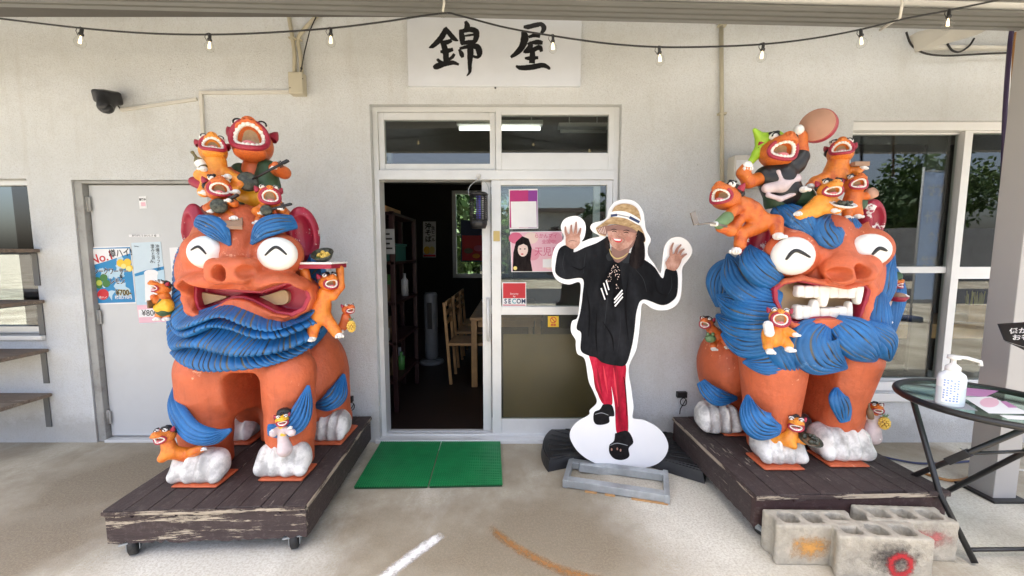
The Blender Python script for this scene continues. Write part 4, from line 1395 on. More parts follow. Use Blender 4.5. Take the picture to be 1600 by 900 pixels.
paw((cL.x + .285, 2.26, PH), .23, .17, .2, sL, PH)
paw((cL.x - .285, 2.26, PH), .23, .17, .2, sL, PH)
# leg tufts
lock('leg_tuft', uvY([(362, 671, 1.885), (335, 682, 1.86), (305, 676, 1.85), (285, 655, 1.90), (274, 630, 1.97), (273, 605, 2.03)]), [.008, .04, .055, .06, .045, .008], [.01, .03, .035, .035, .03, .01], (-.3, -1, .1), 'blue_paint', sL, 6, .007, seed=31)
lock('leg_tuft', uvY([(420, 672, 1.875), (440, 672, 1.86), (462, 660, 1.88), (474, 635, 1.925), (482, 602, 1.97)]), [.03, .04, .055, .045, .008], [.01, .03, .035, .03, .01], (.3, -1, .1), 'blue_paint', sL, 6, .007, seed=32)
lock('leg_tuft', uvY([(494, 634, 2.27), (512, 630, 2.25), (528, 615, 2.30), (537, 585, 2.40)]), [.02, .05, .06, .01], [.01, .03, .03, .01], (.5, -1, .1), 'blue_paint', sL, 6, .007, seed=33)

# ======================= right statue: teeth bared
sR = thing('lion_statue', 'large orange lion statue with curling blue mane and bared white teeth', 'statue', (cR.x, cR.y, PH), 'large painted lion statues')
mouthR = [(1214, 452), (1228, 442), (1252, 437), (1285, 444), (1320, 451), (1357, 444), (1363, 452), (1355, 480), (1347, 505), (1330, 507), (1300, 498), (1275, 499), (1255, 507), (1240, 506), (1224, 491), (1215, 470)]
mR = xz(mouthR, 2.0)
def headR(p):
    d = s_ell(p, A(1275, 432, 2.26), (.335, .26, .285))
    d = smin(d, s_ell(p, A(1275, 370, 2.22), (.22, .18, .13)), .08)
    d = smin(d, s_ell(p, A(1285, 500, 2.10), (.25, .13, .07)), .05)
    d = smin(d, s_ell(p, A(1236, 398, 2.075), (.136, .10, .128)), .022)
    d = smin(d, s_ell(p, A(1352, 390, 2.075), (.130, .10, .115)), .022)
    d = smin(d, s_cap(p, A(1297, 365, 2.13), A(1322, 420, 1.96), .075, .065), .05)
    nose = s_cap(p, A(1308, 420, 1.985), A(1352, 418, 1.96), .072, .065)
    nose = smin(nose, s_ell(p, A(1318, 430, 1.925), (.062, .05, .05)), .02)
    nose = smin(nose, s_ell(p, A(1352, 427, 1.915), (.045, .05, .048)), .02)
    d = smin(d, nose, .02)
    d = smax(d, -s_ell(p, A(1322, 429, 1.865), (.052, .11, .042)), .008)
    d = smax(d, -s_ell(p, A(1355, 425, 1.858), (.034, .11, .042)), .008)
    # brow spikes
    d = smin(d, s_cap(p, A(1283, 395, 2.03), A(1281, 372, 2.06), .03, .006), .03)
    d = smin(d, s_cap(p, A(1345, 372, 2.07), A(1356, 347, 2.11), .045, .006), .02)
    d = smin(d, s_cap(p, A(1240, 372, 2.08), A(1222, 353, 2.11), .045, .008), .02)
    # lip rim round the opening
    rim = [A(u, v, 2.03 - .04 * math.sin(math.pi * (u - 1214) / 150)) for u, v in mouthR]
    for i in range(len(rim)):
        d = smin(d, s_cap(p, rim[i - 1], rim[i], .022, .022), .014)
    d = smin(d, s_cap(p, A(1350, 440, 2.0), A(1371, 430, 2.01), .022, .006), .01)
    m = np.maximum(s_poly(p[:, 0], p[:, 2], mR) + .004, p[:, 1] - 2.16)
    return smax(d, -m, .006)
c1 = A(1280, 430, 2.15)
sculpt('head', headR, c1 - (.46, .38, .38), c1 + (.48, .45, .42), .0068, 'orange_paint', sR)
def liningR(p):
    s = s_poly(p[:, 0], p[:, 2], mR)
    return np.maximum(np.maximum(s - .008, -(s + .012)), np.abs(p[:, 1] - 2.085) - .075)
sculpt('mouth_lining', liningR, A(1288, 472, 2.08) - (.36, .14, .16), A(1288, 472, 2.08) + (.36, .14, .16), .0055, 'red_paint', sR)
sculpt('mouth_back', lambda p: np.maximum(s_poly(p[:, 0], p[:, 2], mR) + .006, np.abs(p[:, 1] - 2.11) - .015), A(1288, 472, 2.08) - (.36, .1, .16), A(1288, 472, 2.08) + (.36, .12, .16), .0065, 'tan_paint', sR)
def tooth(u0, u1, v0, v1, Y, up, fang, parent):
    a, b = P(u0, v0, Y), P(u1, v1, Y)
    c = np.array([(a.x + b.x) / 2, Y + .012, (a.z + b.z) / 2], np.float32)
    hx, hz = abs(a.x - b.x) / 2, abs(a.z - b.z) / 2
    tilt = rotm(0, (int(u0 * 7) % 5 - 2) * 1.6, 0)
    if fang:
        def fn(p):
            t = np.clip((p[:, 2] - (c[2] - hz)) / (2 * hz), 0, 1)
            if up: t = 1 - t
            k = 1 - .62 * t ** 2.2
            q = p.copy(); q[:, 0] = c[0] + (p[:, 0] - c[0]) / k
            return s_box(q, c, (hx, .02, hz), .012) * .6
    else:
        def fn(p):
            return s_box(p, c, (hx, .022, hz), .012, tilt) + .0015 * np.sin(p[:, 2] * 130 + u0)
    sculpt('tooth', fn, c - (hx + .02, .045, hz + .02), c + (hx + .02, .045, hz + .02), .0045, 'teeth_white', parent)
YT = 2.02
for (a, b, lo_, fg) in ((1245, 1256, 465, 0), (1256.5, 1271, 466, 0), (1271.5, 1279, 466, 0), (1279.5, 1296, 480, 1), (1296.5, 1309, 466, 0), (1309.5, 1323, 466, 0), (1323.5, 1336, 466, 0), (1336.5, 1348, 476, 1)):
    tooth(a, b, 446, lo_, YT - .01 * math.sin(math.pi * (a - 1240) / 110), True, fg, sR)
for (a, b, hi_, fg) in ((1243, 1253, 476, 0), (1253.5, 1265, 478, 0), (1265.5, 1281, 468, 1), (1281.5, 1294, 481, 0), (1294.5, 1309, 480, 0), (1309.5, 1322, 479, 0), (1322.5, 1332, 471, 1)):
    tooth(a, b, hi_, 499.5, YT + .006, False, fg, sR)
eye(A(1238.5, 400, 2.01), (.106, .07, .098), [(1228, 406), (1243, 391.5), (1266, 402)], sR, .0095)
eye(A(1358, 391, 2.01), (.100, .07, .084), [(1363, 398), (1374, 388), (1386, 392)], sR, .0095)
ear('ear', A(1181, 372, 2.20), (.09, .055, .135), rotm(6, 14, -20), ((.01, -.05, -.01), (.045, .045, .085)), sR, A(1187, 333, 2.24))
ear('ear', A(1361, 345, 2.30), (.08, .055, .125), rotm(6, -10, 15), ((-.005, -.05, 0), (.045, .05, .085)), sR, A(1362, 318, 2.34))
# hair between the ears
BL = 'blue_paint'
def LK(nm, sp, w, t, nrm, s, seed, dp=.0055, parent=None):
    return lock(nm, uvY(sp), w, t, nrm, BL, parent or sR, s, dp, seed=seed)
LK('hair_lock', [(1212, 322, 2.26), (1232, 335, 2.15), (1255, 352, 2.08), (1276, 374, 2.03)], [.05, .075, .07, .008], [.03, .05, .05, .01], (-.15, -1, .4), 7, 41)
LK('hair_lock', [(1296, 338, 2.16), (1287, 358, 2.06), (1300, 375, 2.02), (1313, 386, 2.0)], [.02, .075, .07, .015], [.02, .045, .045, .01], (.05, -1, .2), 7, 42)
LK('hair_lock', [(1322, 338, 2.19), (1328, 352, 2.12), (1331, 366, 2.08), (1326, 380, 2.04)], [.02, .055, .05, .008], [.02, .04, .035, .01], (.2, -1, .2), 6, 43)
LK('hair_lock', [(1250, 335, 2.22), (1268, 345, 2.16), (1282, 356, 2.10), (1290, 372, 2.06)], [.04, .06, .05, .01], [.03, .04, .04, .01], (0, -1, .3), 6, 44)
# side mane, left in view: flame shaped locks sweeping out from the face
LK('mane_lock', [(1160, 436, 2.36), (1142, 428, 2.38), (1130, 445, 2.38), (1126, 480, 2.38)], [.05, .10, .10, .03], [.03, .05, .05, .02], (-.6, -1, .1), 8, 45)
LK('mane_lock', [(1216, 470, 2.06), (1184, 458, 2.075), (1154, 432, 2.18), (1137, 398, 2.31)], [.05, .095, .095, .010], [.03, .042, .04, .012], (-.35, -1, .25), 9, 46)
LK('mane_lock', [(1214, 440, 2.06), (1194, 424, 2.045), (1178, 404, 2.10), (1171, 384, 2.16)], [.05, .085, .075, .008], [.03, .042, .04, .012], (-.35, -1, .25), 8, 47)
LK('mane_lock', [(1218, 500, 2.045), (1182, 508, 2.07), (1148, 506, 2.17), (1120, 493, 2.28)], [.05, .08, .085, .012], [.03, .045, .045, .012], (-.4, -1, .2), 8, 48)
LK('mane_lock', [(1216, 484, 2.045), (1180, 483, 2.055), (1148, 476, 2.16), (1121, 462, 2.28)], [.05, .07, .08, .012], [.03, .045, .045, .012], (-.4, -1, .2), 8, 49)
LK('mane_lock', [(1232, 516, 2.03), (1194, 532, 2.05), (1160, 534, 2.12), (1128, 522, 2.22)], [.05, .08, .085, .012], [.03, .045, .045, .012], (-.35, -1, .2), 8, 50)
# beard
LK('beard_lock', [(1262, 520, 2.06), (1232, 548, 2.05), (1196, 566, 2.06), (1160, 566, 2.10)], [.07, .10, .075, .006], [.04, .05, .04, .01], (-.15, -1, .1), 8, 51)
LK('beard_lock', [(1218, 512, 2.06), (1230, 535, 2.02), (1240, 560, 2.02), (1246, 588, 2.06)], [.06, .11, .10, .01], [.04, .05, .05, .01], (-.1, -1, .1), 9, 52)
LK('beard_lock', [(1285, 505, 2.03), (1270, 530, 1.99), (1284, 553, 1.985), (1322, 575, 2.0)], [.04, .12, .125, .012], [.04, .06, .06, .01], (0, -1, .1), 11, 53)
LK('beard_lock', [(1300, 503, 2.02), (1325, 520, 1.985), (1350, 540, 1.985), (1368, 562, 2.01)], [.05, .10, .10, .02], [.04, .06, .06, .01], (.1, -1, .1), 9, 54)
LK('beard_lock', [(1340, 508, 2.03), (1362, 522, 2.0), (1380, 538, 2.01), (1390, 562, 2.04)], [.04, .08, .085, .015], [.04, .06, .05, .01], (.2, -1, .1), 8, 55)
# side mane, right in view
LK('mane_lock', [(1388, 398, 2.20), (1376, 425, 2.13), (1372, 455, 2.12), (1374, 485, 2.10)], [.02, .075, .08, .02], [.03, .06, .06, .02], (.2, -1, .1), 8, 56)
LK('mane_lock', [(1374, 455, 2.10), (1366, 478, 2.08), (1368, 505, 2.06), (1388, 530, 2.06)], [.03, .07, .08, .02], [.03, .06, .06, .02], (.2, -1, .1), 8, 57)
LK('mane_lock', [(1392, 420, 2.36), (1393, 450, 2.33), (1390, 480, 2.30), (1392, 520, 2.26)], [.03, .08, .08, .02], [.03, .06, .06, .02], (.5, -1, .1), 8, 58)
sculpt('mane', lambda p: smin(s_ell(p, A(1268, 455, 2.42), (.40, .22, .36)), s_ell(p, A(1278, 522, 2.22), (.33, .16, .14)), .08), c1 - (.55, .3, .6), c1 + (.55, .7, .45), .012, BL, sR)
k = 0
for (x, z, ln) in ((-.34, .16, .35), (-.36, -.05, .4), (.34, .16, .35), (.36, -.05, .4), (-.15, .22, .4), (.15, .22, .4), (0, .08, .45), (-.2, -.05, .45), (.2, -.05, .45), (0, -.2, .4)):
    k += 1
    ctr = A(1268, 450, 2.42)
    a = ctr + np.array([x, .0 + .2 * (1 - abs(x) / .36), z + .1])
    b = a + np.array([x * .25, .08, -ln * .5])
    c = a + np.array([x * .1, .02, -ln])
    lock('hair_lock', [a, b, c], [.05, .1, .09, .015], [.03, .05, .05, .01], (x * 2, .6, 0), BL, sR, 7, .01, seed=70 + k)
def bodyR(p):
    d = s_ell(p, A(1262, 585, 2.27), (.33, .2, .24))
    d = smin(d, s_ell(p, A(1228, 575, 2.52), (.31, .24, .31)), .1)
    d = smin(d, s_cap(p, A(1208, 560, 2.17), A(1204, 650, 2.17), .175, .135), .05)
    d = smin(d, s_cap(p, A(1204, 650, 2.19), A(1204, 705, 2.24), .132, .12), .04)
    d = smin(d, s_cap(p, A(1318, 560, 2.17), A(1308, 640, 2.18), .175, .118), .05)
    d = smin(d, s_cap(p, A(1308, 640, 2.19), A(1308, 700, 2.24), .118, .12), .04)
    for (u0, u1) in ((1130, 1132), (1268, 1262)):
        h0 = A(u0, 570, 2.55)
        d = smin(d, s_ell(p, h0, (.15, .2, .24)), .04)
        e = A(u1, 664, 2.60)
        d = smin(d, s_cap(p, h0, e, .13, .118), .05)
        d = smin(d, s_box(p, (e[0] - .0, e[1] - .10, PH + .004), (.130, .14, .014), .013), .012)
    d = smax(d, -s_box(p, (float(A(1262, 650, 2.15)[0]), 2.12, .47), (.075, .22, .31), .05), .02)
    for (u, v) in ((1228, 737), (1330, 732)):
        f = PG(u, v, PH)
        d = smin(d, s_box(p, (f.x - .002, f.y + .092, PH + .003), (.112, .092, .012), .0115), .012)
    d = smin(d, s_cap(p, (cR.x, 2.72, .5), (cR.x, 2.70, .85), .05, .06), .05)
    return smax(d, (PH + .001) - p[:, 2], .002)
sculpt('body', bodyR, (cR.x - .6, 1.8, PH - .02), (cR.x + .6, 2.77, 1.3), .0095, 'orange_paint', sR)
f = PG(1230, 733, PH); paw((f.x, f.y, PH), .245, .17, .2, sR, PH, yaw=R(0))
f = PG(1331, 728, PH); paw((f.x, f.y, PH), .285, .19, .2, sR, PH, yaw=R(0))
f = PG(1131, 684, PH); paw((f.x, f.y, PH), .25, .19, .2, sR, PH)
f = PG(1272, 684, PH); paw((f.x, f.y, PH), .24, .19, .2, sR, PH)
LK('leg_tuft', [(1168, 618, 2.10), (1174, 645, 2.03), (1190, 665, 2.0), (1218, 672, 2.0)], [.01, .06, .085, .03], [.012, .035, .04, .012], (-.3, -1, .1), 7, 81)
LK('leg_tuft', [(1306, 606, 2.06), (1309, 622, 2.035), (1316, 640, 2.04), (1320, 658, 2.04)], [.01, .05, .05, .03], [.012, .025, .025, .012], (0, -1, .1), 6, 82)
LK('leg_tuft', [(1095, 596, 2.42), (1108, 612, 2.38), (1125, 622, 2.37), (1150, 622, 2.40)], [.03, .05, .055, .015], [.012, .03, .03, .012], (-.2, -1, .1), 6, 83)
LK('leg_tuft', [(1248, 604, 2.12), (1246, 625, 2.11), (1240, 645, 2.10), (1246, 665, 2.12)], [.01, .03, .03, .01], [.012, .025, .025, .012], (.5, -1, .1), 4, 84)
# ------------------------------------------------------------------ small lion figures
def unit_head(gape, snout=1.0, lip=.13, eye=1.0, jaw=0.0):
    """meshes of a small lion head of unit size looking towards -Y"""
    zc, hz = -.10, .50 * gape
    def fn(p):
        d = s_ell(p, (0, .15, .08), (.92, .92, .88))
        d = smin(d, s_ell(p, (0, -.52 * snout, .42 + .1 * (gape - 1)), (.74 / snout ** .4, .62 * snout, .40)), .25)
        d = smin(d, s_ell(p, (0, -.42 + jaw, -.60 * gape), (.70 - .1 * jaw, .58, .28)), .25)
        d = smin(d, s_ell(p, (0, -.55 - .45 * snout, .66), (.30, .24 * snout, .22)), .12)
        d = smax(d, -s_ell(p, (-.14, -.55 - .68 * snout, .70), (.09, .16, .10)), .03)
        d = smax(d, -s_ell(p, (.14, -.55 - .68 * snout, .70), (.09, .16, .10)), .03)
        d = smax(d, -s_ell(p, (0, -1.05, zc), (.66, .85, hz)), .05)
        return d
    M_ = {}
    v, q = surf(fn, (-1.2, -1.7, -1.35), (1.2, 1.2, 1.2), .055)
    M_['head'] = np_mesh('head', v, q, 'fig_orange')
    n = 40
    def ring(sx, sz, y, f=1.0):
        out = []
        for i in range(n):
            a = 2 * math.pi * i / n
            x = sx * math.cos(a)
            z = zc + sz * math.sin(a) * (1 + .12 * math.cos(a) ** 2)
            up = max(0, math.sin(a)); dn = max(0, -math.sin(a))
            out.append((x, y + .38 * abs(math.cos(a)) ** 2 - .5 * (snout - 1) * up + jaw * .7 * dn, z))
        return out
    def grab(mb, nm, m):
        o = mb.build(nm, m)
        me = o.data
        bpy.data.objects.remove(o)
        return me
    M_['lips'] = grab(MB().tube(ring(.76, hz + .12, -1.0), lip, 10, True), 'lips', 'red_paint')
    R2 = ring(.60, hz - .02, -.99)
    mb = MB().tube(ring(.60, hz - .02, -.96), .10, 8, True)
    for i in range(0, n, 2):
        mb.ball(R2[i], (.12, .12, .13), 8)
    M_['teeth'] = grab(mb, 'teeth', 'teeth_white')
    vs, fs = [], []
    for j in range(6):
        rr = j / 5
        for i in range(n):
            a = 2 * math.pi * i / n
            vs.append((.72 * rr * math.cos(a), -.34 - .60 * rr ** 3 + .3 * abs(math.cos(a) * rr) ** 2, zc + hz * 1.12 * rr * math.sin(a)))
    for j in range(5):
        for i in range(n):
            fs.append((j * n + i, j * n + (i + 1) % n, (j + 1) * n + (i + 1) % n, (j + 1) * n + i))
    M_['mouth_lining'] = grab(MB().add(vs, fs, True), 'mouth_lining', 'tan_paint')
    M_['tongue'] = grab(MB().ball((0, -.62, zc - hz * .62), (.34, .42, .16), 14), 'tongue', 'pink_paint')
    for s, nm in ((-1, 'eye'), (1, 'eye')):
        c = (s * .50, -.42, .82)
        M_[nm + str(s)] = grab(MB().ball(c, (.30 * eye, .28, .27 * eye), 16), 'eye', 'eye_white')
        pts = []
        for i in range(9):
            a = R(200 - 27.5 * i) 
            x, z = .19 * math.cos(a), .17 * math.sin(a) - .04
            yy = .29 * math.sqrt(max(0, 1 - (x / .30) ** 2 - (z / .28) ** 2))
            pts.append((c[0] + x, c[1] - yy, c[2] + z))
        M_['lid' + str(s)] = grab(MB().tube(pts, .045, 6), 'eyelid_line', 'black_paint')
        mb = MB()
        mb.lathe([(.26, 0), (.25, .2), (.14, .42), (.01, .58)], (s * .82, .15, .55), 12, Matrix.Rotation(R(28 * s), 3, 'Y'))
        M_['ear' + str(s)] = grab(mb, 'ear', 'red_paint')
    mb = MB()
    rg = random.Random(3)
    for i in range(26):
        a, b = rg.uniform(0, 6.28), rg.uniform(.1, 1.5)
        x, z = math.sin(b) * math.cos(a), math.cos(b)
        y = math.sin(b) * math.sin(a)
        if y < -.25: continue
        mb.ball((x * .9, .2 + y * .85, .1 + z * .85), rg.uniform(.2, .32), 8)
    for s in (-1, 1):
        for q in range(3):
            mb.ball((s * (.34 + .17 * q), -.42 + .02 * q, 1.10 - .05 * q), (.14, .12, .10), 8)
    M_['hair'] = grab(mb, 'hair', 'black_paint')
    return M_
HEADS = {'open': unit_head(1.0), 'wide': unit_head(1.25), 'grin': unit_head(.62), 'laugh': unit_head(.85, 1.28, .11, .85, .12), 'shout': unit_head(1.12, .9, .15, .9, -.1), 'beak': unit_head(.7, 1.4, .10, .8, .2)}
mb = MB().ball((0, 0, 0), (.8, .8, .6), 10)
for i in range(4):
    mb.ball(((i - 1.5) * .42, -.62, -.12), (.24, .42, .32), 8)
o_ = mb.build('paw', 'white_paint'); PAWM = o_.data; bpy.data.objects.remove(o_)
PAW_Y = PAWM.copy(); PAW_Y.materials[0] = MATS['fig_yellow']
RECOL = {}
def put(mesh, name, M, t, parent=None, recolor=None):
    if recolor:
        key = (mesh.name, recolor)
        if key not in RECOL:
            RECOL[key] = mesh.copy()
            RECOL[key].materials[0] = MATS[recolor]
        mesh = RECOL[key]
    o = bpy.data.objects.new(name, mesh)
    COL.objects.link(o)
    if parent is None:
        o.parent = t
        o.matrix_basis = Matrix.Translation(-t.location) @ M
    else:
        o.parent = parent          # same frame as its part
    return o
def chain_fn(chains, Y, k):
    segs = []
    for ch in chains:
        pts = [(A(q[0], q[1], Y + (q[3] if len(q) > 3 else 0)), PX(q[2], Y)) for q in ch]
        if len(pts) == 1:
            segs.append((pts[0][0], pts[0][0] + .0005, pts[0][1], pts[0][1]))
        for (a, ra), (b, rb) in zip(pts, pts[1:]):
            segs.append((a, b, ra, rb))
    lo = np.min([np.minimum(a, b) - max(ra, rb) for a, b, ra, rb in segs], 0) - .02
    hi = np.max([np.maximum(a, b) + max(ra, rb) for a, b, ra, rb in segs], 0) + .02
    def fn(p):
        d = s_cap(p, *segs[0])
        for s in segs[1:]:
            d = smin(d, s_cap(p, *s), k)
        return d
    return fn, lo, hi
def blob(name, chains, Y, m, parent, k=.012, h=.0055):
    fn, lo, hi = chain_fn(chains, Y, k)
    return sculpt(name, fn, lo, hi, h, m, parent)
FIGS = 'small painted lion figures on the statues'
def figure(label, Y, base, body, head, hands=(), clothes=(), col='fig_orange', k=.012):
    """body / clothes: chains of (u, v, radius px, depth offset); head: (u, v, r px, rel yaw, pitch, roll, kind, hair, dY)"""
    b = A(base[0], base[1], Y)
    t = thing('lion_figure', label, 'figurine', tuple(float(x) for x in b), FIGS)
    blob('body', [[(q[0], q[1], q[2] * .88, *q[3:]) for q in ch] for ch in body], Y, col, t, k)
    u, v, r, ry, pt, rl, kind, hair, dY = head
    c = P(u, v, Y + dY)
    base_yaw = math.atan2(-c.x, c.y)
    M = Matrix.Translation(c) @ Matrix.Rotation(base_yaw + R(ry), 4, 'Z') @ Matrix.Rotation(R(pt), 4, 'X') @ Matrix.Rotation(R(rl), 4, 'Y') @ Matrix.Scale(PX(r, Y), 4)
    H = HEADS[kind]
    hd = put(H['head'], 'head', M, t, recolor=None if col == 'fig_orange' else col)
    for nm in ('lips', 'teeth', 'mouth_lining', 'tongue'):
        put(H[nm], nm, M, t, hd)
    for s in ('-1', '1'):
        put(H['eye' + s], 'eye', M, t, hd)
        put(H['lid' + s], 'eyelid_line', M, t, hd)
        put(H['ear' + s], 'ear', M, t, hd)
    if hair:
        put(H['hair'], 'hair', M, t, hd, recolor=None if hair == 'black_paint' else hair)
    for q in hands:
        u, v, r, dY, yw, pt = q[:6]
        c = P(u, v, Y + dY)
        M = Matrix.Translation(c) @ Matrix.Rotation(R(yw), 4, 'Z') @ Matrix.Rotation(R(pt), 4, 'X') @ Matrix.Scale(PX(r, Y), 4)
        put(PAWM, q[6] if len(q) > 6 else 'hand', M, t)
    for (nm, ch, m) in clothes:
        blob(nm, ch, Y, m, t)
    return t
def part(mb, name, m, t):
    return mb.build(name, m, t)
def V3(u, v, Y):
    return P(u, v, Y)
def sanshin(t, c, tip, r, Y, dY=0.0):
    cx = P(c[0], c[1], Y - .055)
    tp = P(tip[0], tip[1], Y - .055 + dY)
    rr = PX(r, Y)
    yaw = math.atan2(-cx.x, cx.y)
    M = (Matrix.Rotation(yaw, 3, 'Z') @ Matrix.Rotation(math.pi / 2, 3, 'X'))
    s = MB().lathe([(0.001, -.02), (rr * .85, -.02), (rr, -.012), (rr, .014), (rr * .85, .02), (.001, .02)], cx, 16, M).build('sanshin', 'snake_skin', t)
    mb = MB().tube([cx, tp], PX(2.0, Y), 8)
    d = (tp - cx).normalized()
    mb.bar(tp, tp + d * PX(9, Y), PX(6, Y), PX(3, Y))
    for k in (1, 2, 3):
        q = tp - d * PX(2 * k, Y)
        side = d.cross(Vector((0, 1, 0))).normalized()
        mb.tube([q - side * PX(5, Y), q + side * PX(5, Y)], PX(.8, Y), 5)
    mb.build('sanshin_neck', 'black_paint', s)
def dish(t, c, r, Y, tilt=20, rim='white_paint', inner='black_paint', food=None, n=9, name='plate', seed=1, depth=.25):
    cx = P(c[0], c[1], Y)
    rr = PX(r, Y)
    M = Matrix.Rotation(R(tilt), 3, 'X')
    pl = MB().lathe([(.001, 0), (rr * .7, 0), (rr, rr * depth), (rr * .93, rr * (depth + .05)), (rr * .66, rr * .08), (.001, rr * .08)], cx, 18, M).build(name, rim, t)
    MB().lathe([(.001, rr * .16), (rr * .7, rr * .15), (rr * .74, rr * .1)], cx, 16, M).build('plate_inside', inner, pl)
    if food:
        rg = random.Random(seed)
        mb = MB()
        for i in range(n):
            a, q = rg.uniform(0, 6.28), math.sqrt(rg.random()) * rr * .62
            mb.ball(cx + M @ Vector((q * math.cos(a), q * math.sin(a), rr * rg.uniform(.2, .4))), rr * rg.uniform(.14, .24), 8)
        mb.build('food', food, pl)
def pineapple(t, u, v, r, Y):
    c = P(u, v, Y)
    rr = PX(r, Y)
    mb = MB()
    for i in range(7):
        for j in range(8):
            th = math.pi * (i + .7) / 7.4
            ph = 2 * math.pi * (j + .5 * (i % 2)) / 8
            mb.ball(c + Vector((rr * .7 * math.sin(th) * math.cos(ph), rr * .7 * math.sin(th) * math.sin(ph), rr * math.cos(th))), rr * .24, 6)
    o = mb.build('pineapple', 'gold_food', t)
    mb = MB()
    for j in range(7):
        a = j * .9
        mb.tube([c + Vector((0, 0, rr * .9)), c + Vector((rr * .5 * math.cos(a), rr * .5 * math.sin(a), rr * 1.7))], [rr * .14, .001], 5)
    mb.build('leaves', 'sage_green', o)
def bottle(t, a, b, r, Y, m='bottle_glass', lab=True):
    p, q = P(a[0], a[1], Y), P(b[0], b[1], Y)
    rr = PX(r, Y)
    L = [p.lerp(q, s) for s in (0, .08, .12, .32, .45, .52, .95, 1.0)]
    o = MB().tube(L, [rr * .38, rr * .38, rr * .3, rr * .34, rr * .8, rr, rr, rr * .9], 12).build('bottle', m, t)
    if lab:
        MB().tube([p.lerp(q, .58), p.lerp(q, .88)], rr * 1.04, 12, cap=False).build('bottle_label', 'label_white', o)

# ---- on the left statue
t = figure('lion figure in green vest singing with a sanshin, tallest on the left statue', 2.17, (398, 345),
    [[(396, 262, 17), (394, 285, 20), (402, 315, 22), (404, 330, 20)], [(390, 322, 15), (388, 345, 14, -.02)], [(418, 318, 17), (440, 336, 14, .01), (450, 342, 11, 0)],
     [(376, 268, 10), (358, 270, 9, -.03), (374, 278, 8, -.09)], [(418, 262, 10), (444, 270, 10, -.03), (432, 260, 8, -.09)]],
    (394, 227, 30, -8, -22, 0, 'wide', None, -.02), [(429, 261, 6, -.10, 0, 30), (380, 285, 6, -.11, 0, 0)],
    [('vest', [[(376, 268, 13), (384, 290, 21, -.015), (394, 308, 22)], [(418, 264, 14), (416, 290, 19, -.01), (410, 308, 22)], [(388, 300, 23), (408, 302, 23)]], 'fig_green'),
     ('sash', [[(386, 304, 16, -.035), (402, 306, 19, -.03), (416, 300, 14, -.03)]], 'fig_yellow')], 'fig_red_orange')
sanshin(t, (387, 284), (442, 255), 14, 2.08)
t = figure('orange lion figure raising a green bottle beside the sanshin singer', 2.03, (335, 303),
    [[(336, 252, 17), (336, 275, 20), (338, 292, 22)], [(322, 270, 10), (312, 274, 8, -.03), (316, 266, 7, -.05)], [(352, 270, 10), (370, 282, 9, -.02), (375, 288, 7, -.03)],
     [(326, 292, 12), (318, 300, 9, -.06)], [(352, 290, 12), (366, 298, 9, -.05)]],
    (333, 236, 20, 0, -30, 0, 'open', None, 0), [(318, 264, 7, -.07, 0, 0), (356, 276, 7, -.08, 0, 0), (320, 301, 7, -.09, 0, 0, 'foot'), (369, 300, 7, -.07, 0, 0, 'foot')],
    [('tail', [[(316, 290, 8, .03), (304, 284, 8, .03)]], 'red_paint')], col='fig_orange_light')
bottle(t, (300, 237), (319, 264), 6.5, 1.97)
t = figure('orange lion figure strumming a dark lute on the brown plaque', 1.955, (345, 345),
    [[(344, 312, 10), (346, 328, 12)], [(334, 318, 7), (324, 325, 6, -.02), (330, 330, 5, -.05)], [(356, 316, 7), (366, 318, 6, -.02), (358, 314, 5, -.04)], [(342, 330, 8), (339, 340, 6, -.03)], [(354, 330, 8), (364, 338, 6, -.03)]],
    (342, 298, 19, 5, -10, 4, 'laugh', 'black_paint', 0), [(341, 343, 7, -.05, 10, 0, 'foot'), (366, 341, 7, -.05, 25, 0, 'foot'), (357, 313, 5, -.06, 0, 0), (330, 330, 5, -.06, 0, 0)], col='fig_orange_deep')
sanshin(t, (342, 322), (364, 309), 11, 1.96)
blk = MB().prism([P(320, 352, 1.855), P(378, 354, 1.855), P(380, 326, 1.99), P(324, 324, 1.99)], (0, .004, -.014))
tag(blk.build('plaque', 'clay_brown'), 'small brown clay plaque on the brow of the left statue', 'plaque')
t = figure('orange lion figure playing a small sanshin, right of the brown plaque', 1.965, (416, 348),
    [[(420, 320, 9), (416, 334, 10)], [(410, 322, 6), (400, 330, 6, -.02), (408, 334, 5, -.05)], [(430, 322, 6), (442, 328, 6, -.02)], [(411, 336, 7), (404, 344, 6, -.02)], [(422, 336, 7), (427, 343, 6, -.02)], [(434, 318, 8, .05), (444, 338, 9, .05)]],
    (421, 309, 17, 5, -8, 0, 'shout', None, 0), [(403, 348, 7, -.03, 0, 0, 'foot'), (427, 346, 6, -.03, 10, 0, 'foot'), (440, 326, 5, -.05, 0, 0), (409, 333, 5, -.06, 0, 0)])
sanshin(t, (416, 329), (446, 321), 8, 1.96)
t = figure('lion figure in a green vest carrying a brown bag beside the door posters', 1.95, (252, 498),
    [[(256, 464, 10), (258, 478, 12)], [(252, 470, 6), (242, 470, 5, -.03), (240, 464, 5, -.04)], [(254, 484, 8), (248, 494, 6)], [(262, 484, 8), (262, 494, 6)]],
    (252, 451, 11.5, -70, -18, 0, 'beak', 'black_paint', 0), [(246, 498, 6, -.01, -50, 0, 'foot'), (261, 498, 6, -.01, -50, 0, 'foot')],
    [('vest', [[(254, 470, 11), (258, 482, 13)]], 'fig_green'), ('sash', [[(248, 481, 7, -.03), (258, 478, 12, -.012)]], 'fig_yellow')])
MB().box(tuple(P(231, 482, 1.88)), tuple(P(242, 468, 1.92)), .004).build('bag', 'brown_paint', t)
